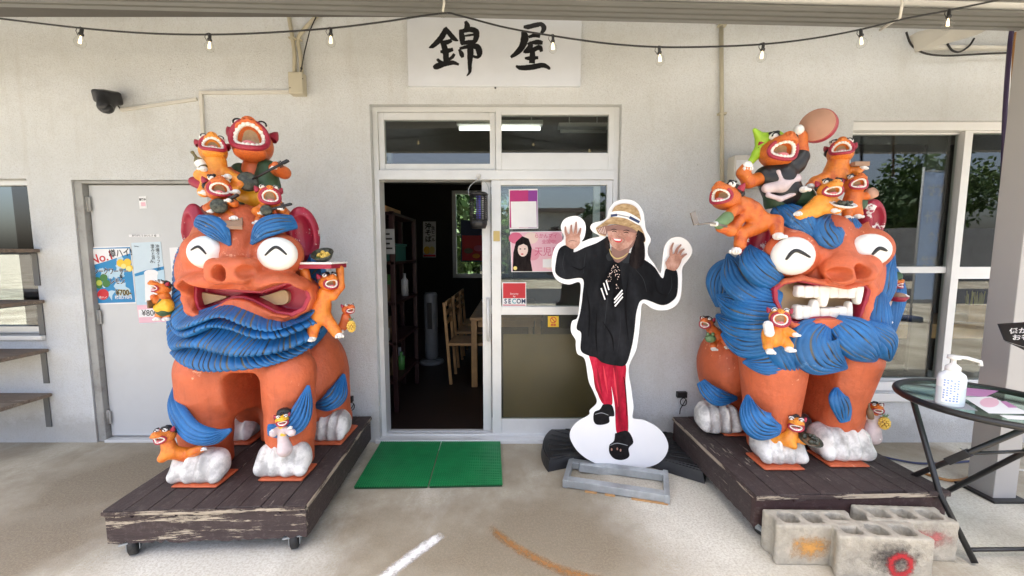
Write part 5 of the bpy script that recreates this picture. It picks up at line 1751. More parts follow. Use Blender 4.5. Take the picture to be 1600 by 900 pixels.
t = figure('tall orange lion figure holding a tray overhead on the right cheek of the mane', 2.01, (505, 530),
    [[(508, 458, 12), (502, 478, 16), (501, 494, 17)], [(492, 468, 9), (481, 447, 8, -.02), (476, 424, 8, -.03)], [(520, 462, 9), (532, 448, 7, .03), (531, 420, 7, .04)], [(494, 498, 11), (488, 524, 9, -.02)], [(510, 498, 11), (526, 520, 9, -.01)]],
    (513, 442, 14.5, 25, -5, 0, 'laugh', 'black_paint', 0), [(473, 418, 8, -.035, 0, -20), (487, 529, 9, -.03, -20, 0, 'foot'), (530, 524, 8, -.02, 30, 0, 'foot')], col='fig_orange')
a, b = P(467, 411, 1.95), P(536, 417, 2.06)
MB().box((a.x, 1.93, a.z - .006), (b.x, 2.12, a.z + .004), .003).build('tray', 'white_paint', t)
MB().box((a.x + .004, 1.935, a.z - .028), (b.x - .004, 2.115, a.z - .0065), .003).build('tray_base', 'red_paint', t)
dish(t, (506, 404), 17, 2.0, 32, 'snake_skin', 'sage_green', 'gold_food', 14, 'bowl', 4, .55)
t = figure('smallest lion figure holding a pineapple behind the tray bearer', 2.08, (541, 518),
    [[(540, 494, 7), (538, 508, 9)], [(544, 498, 5), (550, 508, 4, -.03)], [(534, 510, 6), (533, 516, 5)]], (544, 484, 9.5, 30, -5, 0, 'beak', None, 0), [(534, 518, 5, -.02, 0, 0, 'foot')], (), 'fig_red_orange')
pineapple(t, 549, 510, 8, 2.03)
t = figure('orange lion figure lying on the front paw at the left', 1.83, (270, 715),
    [[(262, 692, 11), (266, 706, 12), (290, 710, 12, .04), (312, 706, 9, .07)], [(262, 708, 10), (254, 716, 8, -.02)], [(300, 706, 8, .03), (316, 700, 7, .03)]],
    (258, 682, 14, -48, -8, -8, 'beak', 'black_paint', 0), [(319, 701, 5, .02, 30, 0, 'foot')])
t = figure('lion figure in a white dress with black bun on the front paw', 1.84, (442, 704),
    [[(440, 664, 6), (442, 680, 8)]], (441, 657, 10.5, 0, 0, 0, 'grin', 'black_paint', 0), [(426, 673, 4, -.03, 0, 0), (454, 668, 4, -.03, 0, 0)],
    [('dress', [[(436, 670, 5), (427, 677, 6, -.03)], [(446, 670, 5), (456, 676, 6, -.03)], [(441, 671, 6), (442, 684, 7), (445, 702, 12)]], 'dress_white')], 'fig_yellow')
MB().ball(P(444, 645, 1.875), (.036, .03, .026), 12).build('hair_bun', 'black_paint', t)
# ---- on the right statue
t = figure('lion figure in black jacket raising a hand drum, tallest on the right statue', 2.22, (1220, 335),
    [[(1213, 262, 18), (1218, 285, 22), (1222, 300, 20)], [(1192, 278, 12), (1170, 284, 11, -.03), (1161, 270, 10, -.05), (1166, 262, 9, -.06)], [(1238, 258, 13), (1250, 238, 12, .0), (1250, 214, 11, .0)], [(1213, 305, 15), (1213, 330, 13)], [(1234, 302, 15), (1258, 306, 13, -.02), (1262, 322, 10, -.02)]],
    (1214, 240, 25, 26, -6, 8, 'laugh', 'black_paint', -.02), [(1168, 258, 9, -.07, 0, 60), (1248, 203, 10, -.02, 0, 90), (1256, 296, 8, -.10, 20, 0)],
    [('jacket', [[(1196, 276, 16), (1216, 274, 22), (1240, 256, 16), (1248, 246, 14)], [(1214, 280, 26), (1222, 300, 26)]], 'black_paint'),
     ('belt', [[(1198, 294, 7, -.062), (1222, 291, 9, -.072), (1244, 279, 7, -.062)], [(1200, 305, 3.5, -.075), (1220, 311, 3.5, -.095), (1240, 303, 3.5, -.08)], [(1216, 268, 3, -.075), (1222, 284, 3, -.085)]], 'dress_white'),
     ('shorts', [[(1212, 308, 17, .0), (1213, 316, 17)], [(1232, 304, 17), (1256, 308, 15, -.02)]], 'fig_green'),
     ('leggings', [[(1213, 322, 14), (1213, 336, 14)]], 'white_paint'),
     ('headscarf', [[(1194, 224, 11, .04), (1183, 240, 7, .03), (1174, 252, 5, .02)], [(1190, 218, 9, .02), (1179, 203, 3, .0)], [(1194, 220, 12, .02), (1212, 217, 11, .02), (1224, 220, 8, .02)]], 'lime_green')], col='fig_orange_deep')
c = P(1278, 197, 2.20)
Md = Matrix.Rotation(math.atan2(-c.x, c.y) + R(-12), 3, 'Z') @ Matrix.Rotation(math.pi / 2, 3, 'X')
rr = PX(24, 2.2)
dr = MB().lathe([(.001, -.03), (rr * .96, -.03), (rr, -.02), (rr, .02), (rr * .96, .028), (rr * .9, .028)], c, 28, Md).build('hand_drum', 'red_paint', t)
MB().lathe([(.001, .030), (rr * .93, .030), (rr * .985, .024)], c, 28, Md).build('drum_skin', 'drum_tan', dr)
t = figure('orange lion figure swinging a golf club', 2.12, (1190, 380),
    [[(1150, 316, 15), (1172, 330, 18), (1188, 348, 18)], [(1168, 318, 10), (1148, 328, 9, -.05), (1130, 344, 8, -.08)], [(1160, 336, 10), (1142, 360, 10, -.05), (1126, 356, 8, -.08)], [(1186, 344, 14), (1212, 346, 11, -.04), (1214, 362, 10, -.07)], [(1178, 356, 14), (1158, 366, 10, -.03), (1156, 382, 10, -.04)]],
    (1134, 310, 21, -28, -14, 0, 'laugh', 'black_paint', -.02), [(1119, 350, 7, -.10, -60, 0), (1216, 369, 10, -.09, 10, 0, 'foot'), (1150, 392, 10, -.06, -40, 0, 'foot')],
    [('glove', [[(1136, 340, 9, -.085), (1124, 350, 8, -.095)]], 'sage_green')], col='fig_orange_deep')
mb = MB().tube([P(1136, 354, 2.0), P(1112, 348, 2.0), P(1090, 351, 2.0)], [.006, .0045, .004], 8)
mb.bar(P(1088, 351, 2.0), P(1082, 331, 2.0), .028, .012, (0, 1, 0), .003)
mb.build('golf_club', 'silver_paint', t)
t = figure('orange lion figure singing with one palm out, below the hand drum', 2.24, (1306, 300),
    [[(1310, 250, 15), (1306, 270, 18), (1300, 288, 19)], [(1320, 264, 9), (1338, 266, 8, -.03), (1346, 262, 6, -.04)], [(1294, 276, 11), (1274, 284, 9, -.03), (1266, 290, 7, -.05)]],
    (1313, 240, 18, 5, -26, 0, 'open', 'black_paint', 0), [(1347, 261, 7, -.05, 20, 20), (1266, 291, 7, -.07, 0, 0)])
MB().box(tuple(P(1336, 259, 2.17)), tuple(P(1352, 254, 2.20)), .002).build('snack', 'clay_brown', t)
t = figure('orange lion figure serving a dark plate at the middle of the hair', 2.08, (1282, 335),
    [[(1292, 310, 12), (1280, 322, 16), (1268, 330, 15)], [(1280, 312, 9), (1292, 326, 8, -.04), (1308, 328, 7, -.06)], [(1300, 314, 8), (1316, 322, 7, -.04)], [(1264, 332, 11), (1250, 336, 9, -.02)]],
    (1296, 299, 16.5, 22, -2, 0, 'beak', 'black_paint', 0), [(1247, 334, 7, -.03, -40, 0, 'foot'), (1304, 329, 6, -.08, 0, 0)], col='fig_orange_light')
dish(t, (1316, 322), 18, 2.01, 24, 'white_paint', 'snake_skin', 'snake_skin', 6, 'plate', 5, .2)
t = figure('lion figure in dark green holding a small drum, at the right end of the hair', 2.15, (1332, 340),
    [[(1334, 302, 12), (1330, 318, 14)], [(1342, 308, 8), (1354, 306, 7, -.03)], [(1324, 322, 9), (1324, 336, 8, -.02)], [(1336, 320, 9), (1340, 334, 8, -.02)]],
    (1335, 291, 15, 28, -14, 0, 'laugh', 'black_paint', 0), [(1324, 340, 7, -.03, -10, 0, 'foot'), (1340, 338, 7, -.03, 10, 0, 'foot')], [('vest', [[(1338, 306, 11, .01), (1340, 318, 12, .01)]], 'fig_green')], col='fig_orange_deep')
c = P(1360, 303, 2.12)
Md = Matrix.Rotation(R(25), 3, 'Y') @ Matrix.Rotation(R(70), 3, 'X')
MB().lathe([(.001, -.03), (.022, -.03), (.03, 0), (.028, .02), (.001, .02)], c, 14, Md).build('hand_drum', 'drum_tan', t)
t = figure('dark orange lion figure holding a green frog', 2.42, (1122, 545),
    [[(1108, 510, 8), (1120, 524, 11)], [(1114, 518, 6), (1108, 528, 5, -.04)], [(1116, 530, 7), (1114, 540, 6, -.04)], [(1128, 530, 8), (1134, 538, 6, -.02)]],
    (1104, 506, 10.5, -22, -8, 0, 'laugh', 'black_paint', 0), [(1115, 545, 6, -.05, 0, 0, 'foot'), (1136, 542, 6, -.03, 10, 0, 'foot')], (), 'fig_red_orange')
mb = MB().ball(P(1110, 529, 2.36), (.034, .025, .026), 12)
for du in (-4, 4):
    mb.ball(P(1110 + du, 522, 2.345), .011, 8)
mb.build('frog', 'sage_green', t)
t = figure('bright orange lion figure seated on the beard of the right statue', 1.93, (1215, 550),
    [[(1214, 506, 12), (1206, 522, 15), (1208, 530, 15)], [(1200, 528, 10), (1200, 542, 8, -.05)], [(1222, 528, 10), (1232, 540, 8, -.04)], [(1224, 514, 8), (1240, 522, 6, -.04)]],
    (1218, 497, 15.5, 8, -6, 0, 'shout', None, -.01), [(1203, 549, 8, -.07, -15, 0, 'foot'), (1233, 546, 8, -.06, 15, 0, 'foot'), (1243, 523, 6, -.06, 20, 0)],
    [('bib', [[(1200, 508, 7, -.03), (1202, 520, 7, -.045)]], 'white_paint')], col='fig_orange_light')
t = figure('green-capped lion figure holding a red bowl beside the window', 2.28, (1390, 505),
    [[(1392, 450, 8), (1386, 464, 10), (1385, 478, 10)], [(1390, 458, 6), (1400, 466, 5, -.03), (1412, 464, 5, -.04)], [(1384, 480, 9), (1383, 494, 7)]],
    (1398, 444, 9.5, 62, 0, 0, 'grin', 'black_paint', 0), [(1386, 502, 7, -.02, 40, 0, 'foot'), (1413, 462, 5, -.05, 60, 0)],
    [('cap', [[(1392, 434, 9, .0), (1400, 432, 8, .0)]], 'fig_green'), ('shirt', [[(1384, 464, 11, .005), (1382, 476, 11, .005)]], 'dress_white')])
c = P(1404, 464, 2.22)
MB().lathe([(.001, -.028), (.03, -.024), (.046, 0), (.04, .002), (.001, -.01)], c, 16).build('bowl', 'red_paint', t)
MB().ball(c + Vector((0, 0, .004)), (.034, .034, .022), 12).build('food', 'clay_brown', t)
t = figure('orange lion figure offering a shell platter on the middle front paw', 2.02, (1235, 697),
    [[(1238, 674, 9), (1232, 686, 12), (1212, 686, 11, .04), (1200, 680, 7, .06)], [(1240, 682, 7), (1256, 690, 6, -.03)], [(1228, 690, 8), (1240, 697, 6, -.03)]],
    (1243, 663, 13, 6, -2, 0, 'grin', 'black_paint', 0), [(1194, 681, 5, .05, -40, 0, 'foot')], col='fig_orange_light')
MB().ball(P(1228, 646, 2.06), PX(8, 2.0), 10).build('hair_bun', 'black_paint', t)
dish(t, (1266, 690), 17, 1.97, 18, 'snake_skin', 'brown_paint', 'snake_skin', 12, 'platter', 6, .2)
t = figure('lion figure in white dress holding a bottle and a pineapple', 2.13, (1362, 685),
    [[(1366, 646, 6), (1362, 662, 8)]], (1369, 639, 9.5, 26, -4, 0, 'grin', 'black_paint', 0), [(1355, 650, 4, -.05, 0, 0), (1372, 684, 4, -.03, 30, 0, 'foot')],
    [('dress', [[(1366, 652, 7), (1376, 656, 5, -.02)], [(1362, 654, 8), (1361, 672, 12), (1362, 682, 13)], [(1360, 654, 6), (1355, 652, 4, -.03)]], 'dress_white')])
for (u, v, r_) in ((1350, 632, 10), (1346, 644, 8), (1358, 628, 8)):
    pass
MB().ball(P(1352, 634, 2.18), PX(11, 2.1), 12).ball(P(1347, 647, 2.18), PX(8, 2.1), 10).build('hair_bun', 'black_paint', t)
bottle(t, (1357, 630), (1361, 654), 4.5, 2.06, 'brown_paint', False)
pineapple(t, 1382, 661, 9, 2.08)
# ------------------------------------------------------------------ shop sign with two brushed characters
y0 = D - 0.03
a, b = P(638, 134, y0), P(909, 20, y0)
sg = thing('shop_sign', 'white shop sign with two black brushed characters above the entrance', 'sign', (a.x, D, a.z))
MB().box((a.x, y0, a.z), (b.x, D - .001, b.z), .002).build('board', 'sign_white', sg)
K1 = [[(670, 74.5, 1), (676, 72, 5), (686, 63, 6.5), (693, 53, 6.5), (696, 44, 4)], [(695, 43, 4), (702, 52, 5.5), (709, 60, 5.5), (716, 64, 1.5)], [(688, 66.5, 4), (698, 66, 5.5), (706, 63, 4)],
      [(692, 66, 6), (696, 80, 7), (697, 95, 6.5)], [(688, 81, 3), (697, 80, 5.5), (708, 77, 4)], [(683, 92, 3), (687, 96, 4), (692, 98, 3)], [(710, 84, 3), (706, 90, 4), (700, 93, 3)], [(677, 106, 3), (682, 104, 7), (695, 99.5, 6.5), (708, 98, 5), (717, 101, 2.5)],
      [(727, 33, 3), (730, 40, 6.5), (728, 46, 5)], [(719, 46, 3), (722, 58, 7), (722, 69, 4)], [(722, 49, 5), (735, 46, 6), (744, 50, 7), (743, 62, 6), (738, 68, 3)], [(724, 56.5, 2), (740, 54, 3)], [(720, 68, 4), (732, 66, 5), (742, 65, 4)],
      [(734, 66, 5), (735, 82, 7.5), (734, 100, 5), (734, 112, 3.5), (729, 119, .8)], [(717, 77, 2), (721, 84, 5.5), (723, 90, 3)], [(718, 76, 3), (732, 73, 5), (745, 73, 7), (749, 82, 7), (747, 89, 4), (740, 88, 3), (737, 85, 2)]]
K2 = [[(818, 42, 3), (825, 42, 5.5), (838, 39, 5.5), (846, 38, 5), (850, 44, 6), (846, 52, 3.5)], [(826, 58, 3), (836, 55, 5), (844, 57, 4)], [(817, 49, 5), (820, 58, 9), (816, 72, 7.5), (808, 82, 6), (798, 89.5, 3)],
      [(829, 67, 3), (840, 66, 6), (848, 67, 4)], [(826, 66, 5), (829, 72, 6), (821, 81, 5), (820, 83, 2)], [(820, 82, 2.5), (831, 79, 5), (843, 74, 5.5), (846, 81, 3.5)], [(831, 74, 5), (832, 86, 6.5), (831, 99, 7)], [(820, 91, 2.5), (829, 91, 5), (841, 90, 3.5)], [(806, 103, 2.5), (814, 106, 5.5), (830, 105, 6.5), (848, 102, 5.5), (857, 106, 4), (858, 109, 2)]]
def brush(strokes, Y, name, parent, m='ink'):
    mb = MB()
    rg = random.Random(11)
    for si, st in enumerate(strokes):
        S = spline(st, 7 * len(st))
        L, Rr = [], []
        n = len(S)
        for i in range(n):
            t = S[min(i + 1, n - 1)][:2] - S[max(i - 1, 0)][:2]
            t = t / (np.linalg.norm(t) + 1e-9)
            nrm = np.array([-t[1], t[0]])
            w = max(S[i][2], .4) * .68
            L.append(S[i][:2] + nrm * (w + rg.uniform(-.25, .25)))
            Rr.append(S[i][:2] - nrm * (w + rg.uniform(-.25, .25)))
        vs = [P(q[0], q[1], Y - si * .00008) for q in L] + [P(q[0], q[1], Y - si * .00008) for q in Rr]
        mb.add(vs, [(i, i + 1, n + i + 1, n + i) for i in range(n - 1)])
    return mb.build(name, m, parent, clean=False)
brush(K1, y0 - .0012, 'character', sg)
brush(K2, y0 - .0012, 'character', sg)
MB().ball(P(774, 137, D - .004), .008, 8).build('screw', 'black_metal', sg)

# ------------------------------------------------------------------ string of bulbs
yl = 1.98
W_ = [(-60, 22), (0, 29), (128, 44), (230, 52), (328, 54), (420, 51), (517, 44), (600, 34), (690, 21), (720, 25), (790, 43), (864, 56), (950, 68), (1030, 73.5), (1110, 73), (1193, 69), (1270, 60), (1345, 46), (1410, 30), (1483, 16), (1560, 0), (1640, -16)]
sl = thing('string_lights', 'black cable of clear globe bulbs strung under the canopy', 'string lights', tuple(P(0, 29, yl)))
S = [P(u, v, yl) for u, v in spline(W_, 120)]
MB().tube(S, .0042, 7).build('cable', 'cable_black', sl)
for (u, v, sc, lean) in ((128, 45, 1.0, .25), (328, 54, .92, .12), (517, 45, .95, .05), (864, 56, .9, 0), (1030, 74, .95, -.1), (1193, 69, .95, .1), (1345, 47, .95, -.15), (1483, 17, 1.0, 0)):
    c = P(u, v, yl)
    Mx = Matrix.Rotation(lean, 3, 'Y')
    k = .0027 * sc * 10
    o = MB().lathe([(.001, .1), (.11, .1), (.13, .0), (.13, -.35), (.19, -.4), (.19, -.55), (.001, -.55)], c, 12, Mx @ Matrix.Scale(k * 2.1, 3)).build('socket', 'black_plastic', sl)
    g_ = MB().lathe([(.11, -.55), (.20, -.70), (.36, -.95), (.40, -1.15), (.34, -1.38), (.18, -1.52), (.001, -1.55)], c, 16, Mx @ Matrix.Scale(k * 2.1, 3)).build('bulb', 'bulb_glass', o)
    f0 = c + Mx @ Vector((0, 0, -.75)) * (k * 2.1)
    MB().tube([c + Mx @ Vector((x, 0, z)) * (k * 2.1) for x, z in ((0, -.6), (-.08, -.9), (-.1, -1.2), (.1, -1.2), (.08, -.9), (0, -.62))], .0022, 5).build('filament', 'filament', o)
    MB().tube([c + Mx @ Vector((x, -.05, z)) * (k * 2.1) for x, z in ((-.05, .12), (-.35, 0), (-.42, -.3), (-.2, -.62))], .0015, 5).build('cable_tie', 'cable_black', o)
# clear hook in the middle
hk = thing('hanging_hook', 'clear round hook with white strap holding the bulb cable above the sign', 'hook', tuple(P(692, 20, yl - .02)))
MB().ball(P(692, 20, yl - .03), (.022, .012, .022), 14).build('disc', 'bulb_glass', hk)
MB().tube([P(692, 18, yl - .02), P(694, 5, yl - .02), P(693, -12, yl - .02)], .006, 6).build('strap', 'duct_white', hk)
st_ = MB().tube([P(1409, -12, 1.95), P(1410, 5, 1.95), P(1406, 28, 1.97), P(1392, 36, 2.02), P(1375, 47, 2.1)], .006, 6).build('cable_strap', 'duct_white')
tag(st_, 'white strap tying the bulb cable to the beam at the right', 'strap')

# ------------------------------------------------------------------ wall hardware
yc = D - .06
sc_ = thing('security_camera', 'black security camera on the wall above the grey door', 'camera', tuple(P(180, 155, D)))
fn_c, fn_t = P(160, 146, yc - .02), P(166, 172, yc - .10)
sculpt('housing', lambda p: smin(s_box(p, A(168, 152, yc - .03), (.062, .05, .042), .018, rotm(20, 10, 0)), s_cap(p, A(167, 155, yc - .05), A(165, 167, yc - .09), .05, .042), .015), np.array(fn_t) - .2, np.array(fn_t) + .25, .006, 'black_plastic', sc_)
MB().lathe([(.001, .0), (.03, 0), (.034, -.015), (.03, -.03), (.001, -.03)], P(164, 167, yc - .118), 18, Matrix.Rotation(R(70), 3, 'X')).build('lens', 'black_metal', sc_)
MB().box(tuple(P(176, 156, D - .06)), tuple(P(185, 147, D - .001)), .003).build('bracket', 'black_plastic', sc_)
MB().tube([P(180, 158, D - .02), P(185, 166, D - .01), P(189, 172, D - .008)], .004, 6).build('cable', 'cable_black', sc_)
def duct(name, pts, w, label, m='duct_white', d=.016):
    t = thing(name, label, 'cable duct', tuple(P(pts[0][0], pts[0][1], D)))
    for (p, q) in zip(pts, pts[1:]):
        MB().bar(P(*p, D - d / 2 - .0005), P(*q, D - d / 2 - .0005), w, d, (0, 1, 0) if False else (0, -1, 0), .002).build('channel', m, t)
    return t
duct('cable_duct', [(189, 172), (308, 155)], .02, 'thin white cable duct running up from the security camera', d=.014)
duct('cable_duct', [(318, 215), (314, 146)], .022, 'vertical white cable duct behind the left figures', d=.018)
duct('cable_duct', [(312, 145), (452, 144)], .022, 'horizontal white cable duct leading to the junction box', d=.0165)
jb = thing('junction_box', 'beige junction box with two conduits coming down the wall', 'junction box', tuple(P(466, 146, D)))
MB().box(tuple(P(451, 146, D - .06)), tuple(P(479, 118, D - .001)), .006).build('box', 'beige_plastic', jb)
for (u, v) in ((453, 137), (473, 123)):
    MB().ball(P(u, v, D - .061), .004, 6).build('screw', 'black_metal', jb)
for pts in ([(460, 119), (460, 85), (457, 60), (450, 20)], [(471, 119), (470, 90), (466, 62), (476, 45), (500, 20)]):
    Sx = [P(u, v, D - .025) for u, v in spline(pts, 18)]
    o = MB().tube(Sx, .0125, 10).build('conduit', 'beige_plastic', jb)
    MB().bar(P(pts[2][0] - 5, pts[2][1], D - .022), P(pts[2][0] + 5, pts[2][1], D - .022), .01, .03, (0, -1, 0), .002).build('clip', 'beige_plastic', o)
MB().tube([P(469, 116, D - .04), P(471, 107, D - .045), P(476, 80, D - .045), P(484, 48, D - .045), P(494, 26, D - .045)], .0035, 6).build('cable', 'cable_black', jb)
MB().ball(P(471, 107, D - .045), .009, 6).build('tape_knot', 'cable_black', jb)
cd = thing('wall_conduit', 'beige vertical conduit on the wall left of the drum figure', 'conduit', tuple(P(1127, 300, D)))
MB().tube([P(1127, 30, D - .02), P(1128.5, 300, D - .02)], .013, 10).build('pipe', 'beige_plastic', cd)
for v in (40, 178):
    MB().bar(P(1122, v, D - .018), P(1134, v, D - .018), .012, .034, (0, -1, 0), .002).build('clip', 'beige_plastic', cd)
mbx = thing('meter_box', 'grey wall box half hidden behind the golf figure', 'electric box', tuple(P(1165, 290, D)))
MB().box(tuple(P(1146, 292, D - .09)), tuple(P(1195, 247, D - .001)), .006).build('case', 'duct_white', mbx)
MB().box(tuple(P(1149, 289, D - .094)), tuple(P(1192, 250, D - .0905)), .002).build('lid', 'white_plastic', mbx)
for (u, v, lab) in ((546, 624, 'small black outlet with a dangling lead left of the entrance'), (1065, 617, 'small black outlet with a coiled lead left of the right platform')):
    t = thing('wall_outlet', lab, 'outlet', tuple(P(u, v, D)), 'black wall outlets')
    for k in (-1, 1):
        MB().box(tuple(P(u + k * 3.6 - 3, v + 5, D - .03)), tuple(P(u + k * 3.6 + 3, v - 6, D - .001)), .003).build('socket', 'black_plastic', t)
    ring = [P(u + 3 + 5 * math.cos(q), v + 11 + 6 * math.sin(q), D - .02) for q in np.linspace(-1.6, 5.6, 16)] + [P(u - 2, v + 22, D - .02), P(u - 3, v + 30, D - .01)]
    MB().tube(ring, .003, 6).build('lead', 'cable_black', t)
# brackets and cables under the canopy at the upper right
br = thing('wall_bracket', 'white steel bracket with black cables under the canopy at the right', 'bracket', tuple(P(1440, 78, D)))
MB().prism([P(1433, 50, D - .10), P(1442, 76, D - .10), P(1540, 48, D - .42), P(1520, 30, D - .42)], (0, .05, 0)).build('arm', 'duct_white', br)
MB().bar(P(1436, 74, D - .03), P(1600, 76, D - .03), .02, .03, (0, -1, 0)).build('rail', 'duct_white', br)
for pts in ([(1416, 50), (1424, 70), (1444, 83), (1480, 87), (1540, 84), (1600, 82)], [(1480, 68), (1488, 79), (1500, 81), (1514, 72), (1522, 60)]):
    MB().tube([P(u, v, D - .05) for u, v in spline(pts, 22)], .006, 7).build('cable', 'cable_black', br)
cab = MB().tube([P(u, v, 2.4) for u, v in spline([(1582, 40), (1577, 80), (1570, 180), (1566, 300), (1558, 400), (1550, 470), (1546, 540), (1543, 600)], 40)], .0105, 8).build('hanging_cable', 'cable_purple')
tag(cab, 'dark purple cable hanging in front of the right window', 'cable')
cab = MB().tube([P(u, v, 2.5) for u, v in spline([(1588, 50), (1584, 90), (1582, 160), (1579, 240)], 20)], .008, 8).build('hanging_cable', 'cable_orange')
tag(cab, 'brown cable hanging down behind the grey post', 'cable')
wl = thing('warning_label', 'yellow and grey warning label on the canopy beam at the upper right', 'label', tuple(P(1540, 10, 1.9)))
lz = 2.6 + .02
MB().box((2.27, 1.842, lz + .04), (2.31, 1.8435, lz + .15)).build('yellow_strip', 'p_yellow', wl)
MB().box((2.315, 1.842, lz + .04), (2.52, 1.8435, lz + .15)).build('grey_sheet', 'p_grey', wl)

# ------------------------------------------------------------------ display shelves at the left edge
for (v, u, lab) in ((389, 66, 'topmost wooden wall shelf at the left edge'), (468, 74, 'second wooden wall shelf from the top at the left edge'), (544, 80, 'third wooden wall shelf from the top at the left edge'), (613, 84, 'lowest wooden wall shelf at the left edge')):
    q = P(u, v, D)
    t = thing('wall_shelf', lab, 'shelf', (q.x, D, q.z), 'wooden shelves beside the left window')
    dep = .40
    for k in range(3):
        MB().box((q.x - 1.3, D - .012 - (k + 1) * dep / 3 + .003, q.z - .024), (q.x + random.uniform(-.006, .006), D - .012 - k * dep / 3, q.z), .003).build('plank', 'shelf_wood', t)
    mb = MB()
    mb.box((q.x - .075, D - .008, q.z - .26), (q.x - .035, D - .001, q.z - .025), .001)
    mb.box((q.x - .075, D - dep + .02, q.z - .033), (q.x - .035, D - .0085, q.z - .0245), .001)
    mb.build('bracket', 'bracket_grey', t)

# ------------------------------------------------------------------ posters on the grey door
yp = D + .048
def poster(name, label, quad, m, cat='poster', Y=None, parentless=True, back=.0015):
    Y = yp if Y is None else Y
    t = thing(name, label, cat, tuple(P(quad[0][0], quad[2][1], Y)))
    MB().prism([P(u, v, Y) for u, v in quad], (0, back, 0)).build('sheet', m, t)
    return t
def ink(t, name, poly, m, lay=1, Y=None):
    Y = yp if Y is None else Y
    return MB().prism([P(u, v, Y - .0007 * lay) for u, v in poly], (0, .0004, 0)).build(name, m, t)
def circ(u, v, r, ry=None, n=20, a0=0):
    ry = r if ry is None else ry
    return [(u + r * math.cos(a0 + 6.2832 * i / n), v + ry * math.sin(a0 + 6.2832 * i / n)) for i in range(n)]
def txt(t, body, u, v, hpx, m, lay=2, Y=None, rot=0.0, bold=0.0, xs=1.0, name='lettering', align='CENTER', line=1.0):
    Y = yp if Y is None else Y
    return text_obj(name, body, PX(hpx, Y), P(u, v, Y - .0007 * lay), m, t, (math.pi / 2, R(rot), 0), align, .0002, bold, xs, line=line)
t = poster('poster', 'blue drink poster with lemons, limes and a 700 yen price on the grey door', [(140, 386), (204, 384), (213, 474), (149, 476)], 'p_white')
ink(t, 'background', [(142, 388), (203, 386), (211.5, 472), (150.5, 474)], 'p_blue')
rg = random.Random(2)
for i in range(16):
    u, v = rg.uniform(158, 202), rg.uniform(400, 460)
    ink(t, 'splash', [(u + rg.uniform(2, 9) * math.cos(q), v + rg.uniform(2, 10) * math.sin(q)) for q in np.linspace(0, 5.6, 9)], 'p_light', 1.5 + i * .05)
ink(t, 'panel', [(143, 389), (202, 388), (202.5, 396), (170, 407), (146, 414)], 'p_white', 3)
txt(t, 'No.1', 159, 403, 19, 'p_red', 4, rot=-14, bold=.0012)
txt(t, '樽ハイ!', 188, 396, 14, 'ink', 4, rot=-6, bold=.0008, xs=.8)
txt(t, 'シークワーサー', 173.5, 424.5, 11, 'p_white', 4, bold=.0026, xs=.72)
txt(t, 'シークワーサー', 173.5, 424.5, 11, 'ink', 5, bold=.0010, xs=.72)
txt(t, '&', 189, 432, 8, 'ink', 5, bold=.0008)
txt(t, 'レモン', 183, 440, 11, 'p_white', 4, bold=.0026, xs=.75)
txt(t, 'レモン', 183, 440, 11, 'ink', 5, bold=.0010, xs=.75)
for (u, v, r) in ((188, 411, 6), (199, 410, 6), (202, 419, 5.5), (193, 415, 5)):
    l_ = ink(t, 'lemon', circ(u, v, r), 'p_yellow', 3.2 + u * .002)
ink(t, 'lemon_slice', circ(193, 416, 4), 'p_lemon', 4.2); ink(t, 'lemon_slice', circ(201, 420, 4.3), 'p_lemon', 4.2)
for (u, v, r) in ((152, 439, 6), (162, 434, 6), (166, 443, 6), (155, 446, 5)):
    ink(t, 'lime', circ(u, v, r), 'p_green', 3.2 + u * .002)
ink(t, 'lime_slice', circ(155, 442, 4.5), 'p_lime', 4.2)
ink(t, 'badge', circ(161, 460, 9, 8.5), 'p_red', 3.5)
txt(t, '樽ハイ', 161, 465, 4.5, 'p_white', 4.5)
txt(t, '¥700-', 193, 457.5, 12, 'p_yellow', 5, bold=.0024, xs=.85)
txt(t, '¥700-', 193, 457.5, 12, 'ink', 6, bold=.0009, xs=.85)
txt(t, '税込770円', 193, 465, 6, 'p_white', 6, bold=.0006)
t = poster('poster', 'pale blue beer poster with a handwritten 800 yen price, middle of the door', [(205, 379.5), (251, 377.5), (264, 503), (217.5, 506)], 'p_pale')
ink(t, 'sea', [(210, 427), (256, 420), (261, 474), (213.5, 476)], 'p_light')
ink(t, 'wave', [(210, 428), (228, 422), (256, 416), (256, 421), (232, 427), (211, 432)], 'p_blue', 1.3)
ink(t, 'foam', circ(236, 427, 11, 6), 'p_white', 2); ink(t, 'glass', [(226, 428), (246, 428), (245, 472), (227, 472)], 'p_white', 1.8)
ink(t, 'price_strip', [(213.6, 477), (261.3, 475), (264, 502.5), (217.6, 505)], 'p_pale_pink', 2.5)
ink(t, 'price_paper', [(216, 484), (250, 482), (251, 494), (217, 496)], 'p_white', 3)
txt(t, '沖\n縄\nク\nラ\nフ\nト\nの', 247, 403, 6.2, 'ink', 3, line=.95)
txt(t, '澄\nみ\nと\n旨\nみ。', 239, 397, 6.2, 'ink', 3, line=.95)
txt(t, '¥800', 234, 489.5, 13, 'ink', 4, bold=.0004, xs=.95)
txt(t, 'Orion', 213, 385, 2.8, 'p_navy', 3)
t = poster('poster', 'white no-entry notice on the door, half hidden by the mane', [(264.5, 387), (308, 385), (316, 468), (272, 470)], 'p_white')
RING = circ(286, 404, 13.5, 15, 28)
RIN2 = circ(286, 404, 11, 12.3, 28)
mb = MB()
vs = [P(u, v, yp - .0008) for u, v in RING] + [P(u, v, yp - .0008) for u, v in RIN2]
mb.add(vs, [(i, (i + 1) % 28, 28 + (i + 1) % 28, 28 + i) for i in range(28)])
mb.build('ring', 'p_red', t, clean=False)
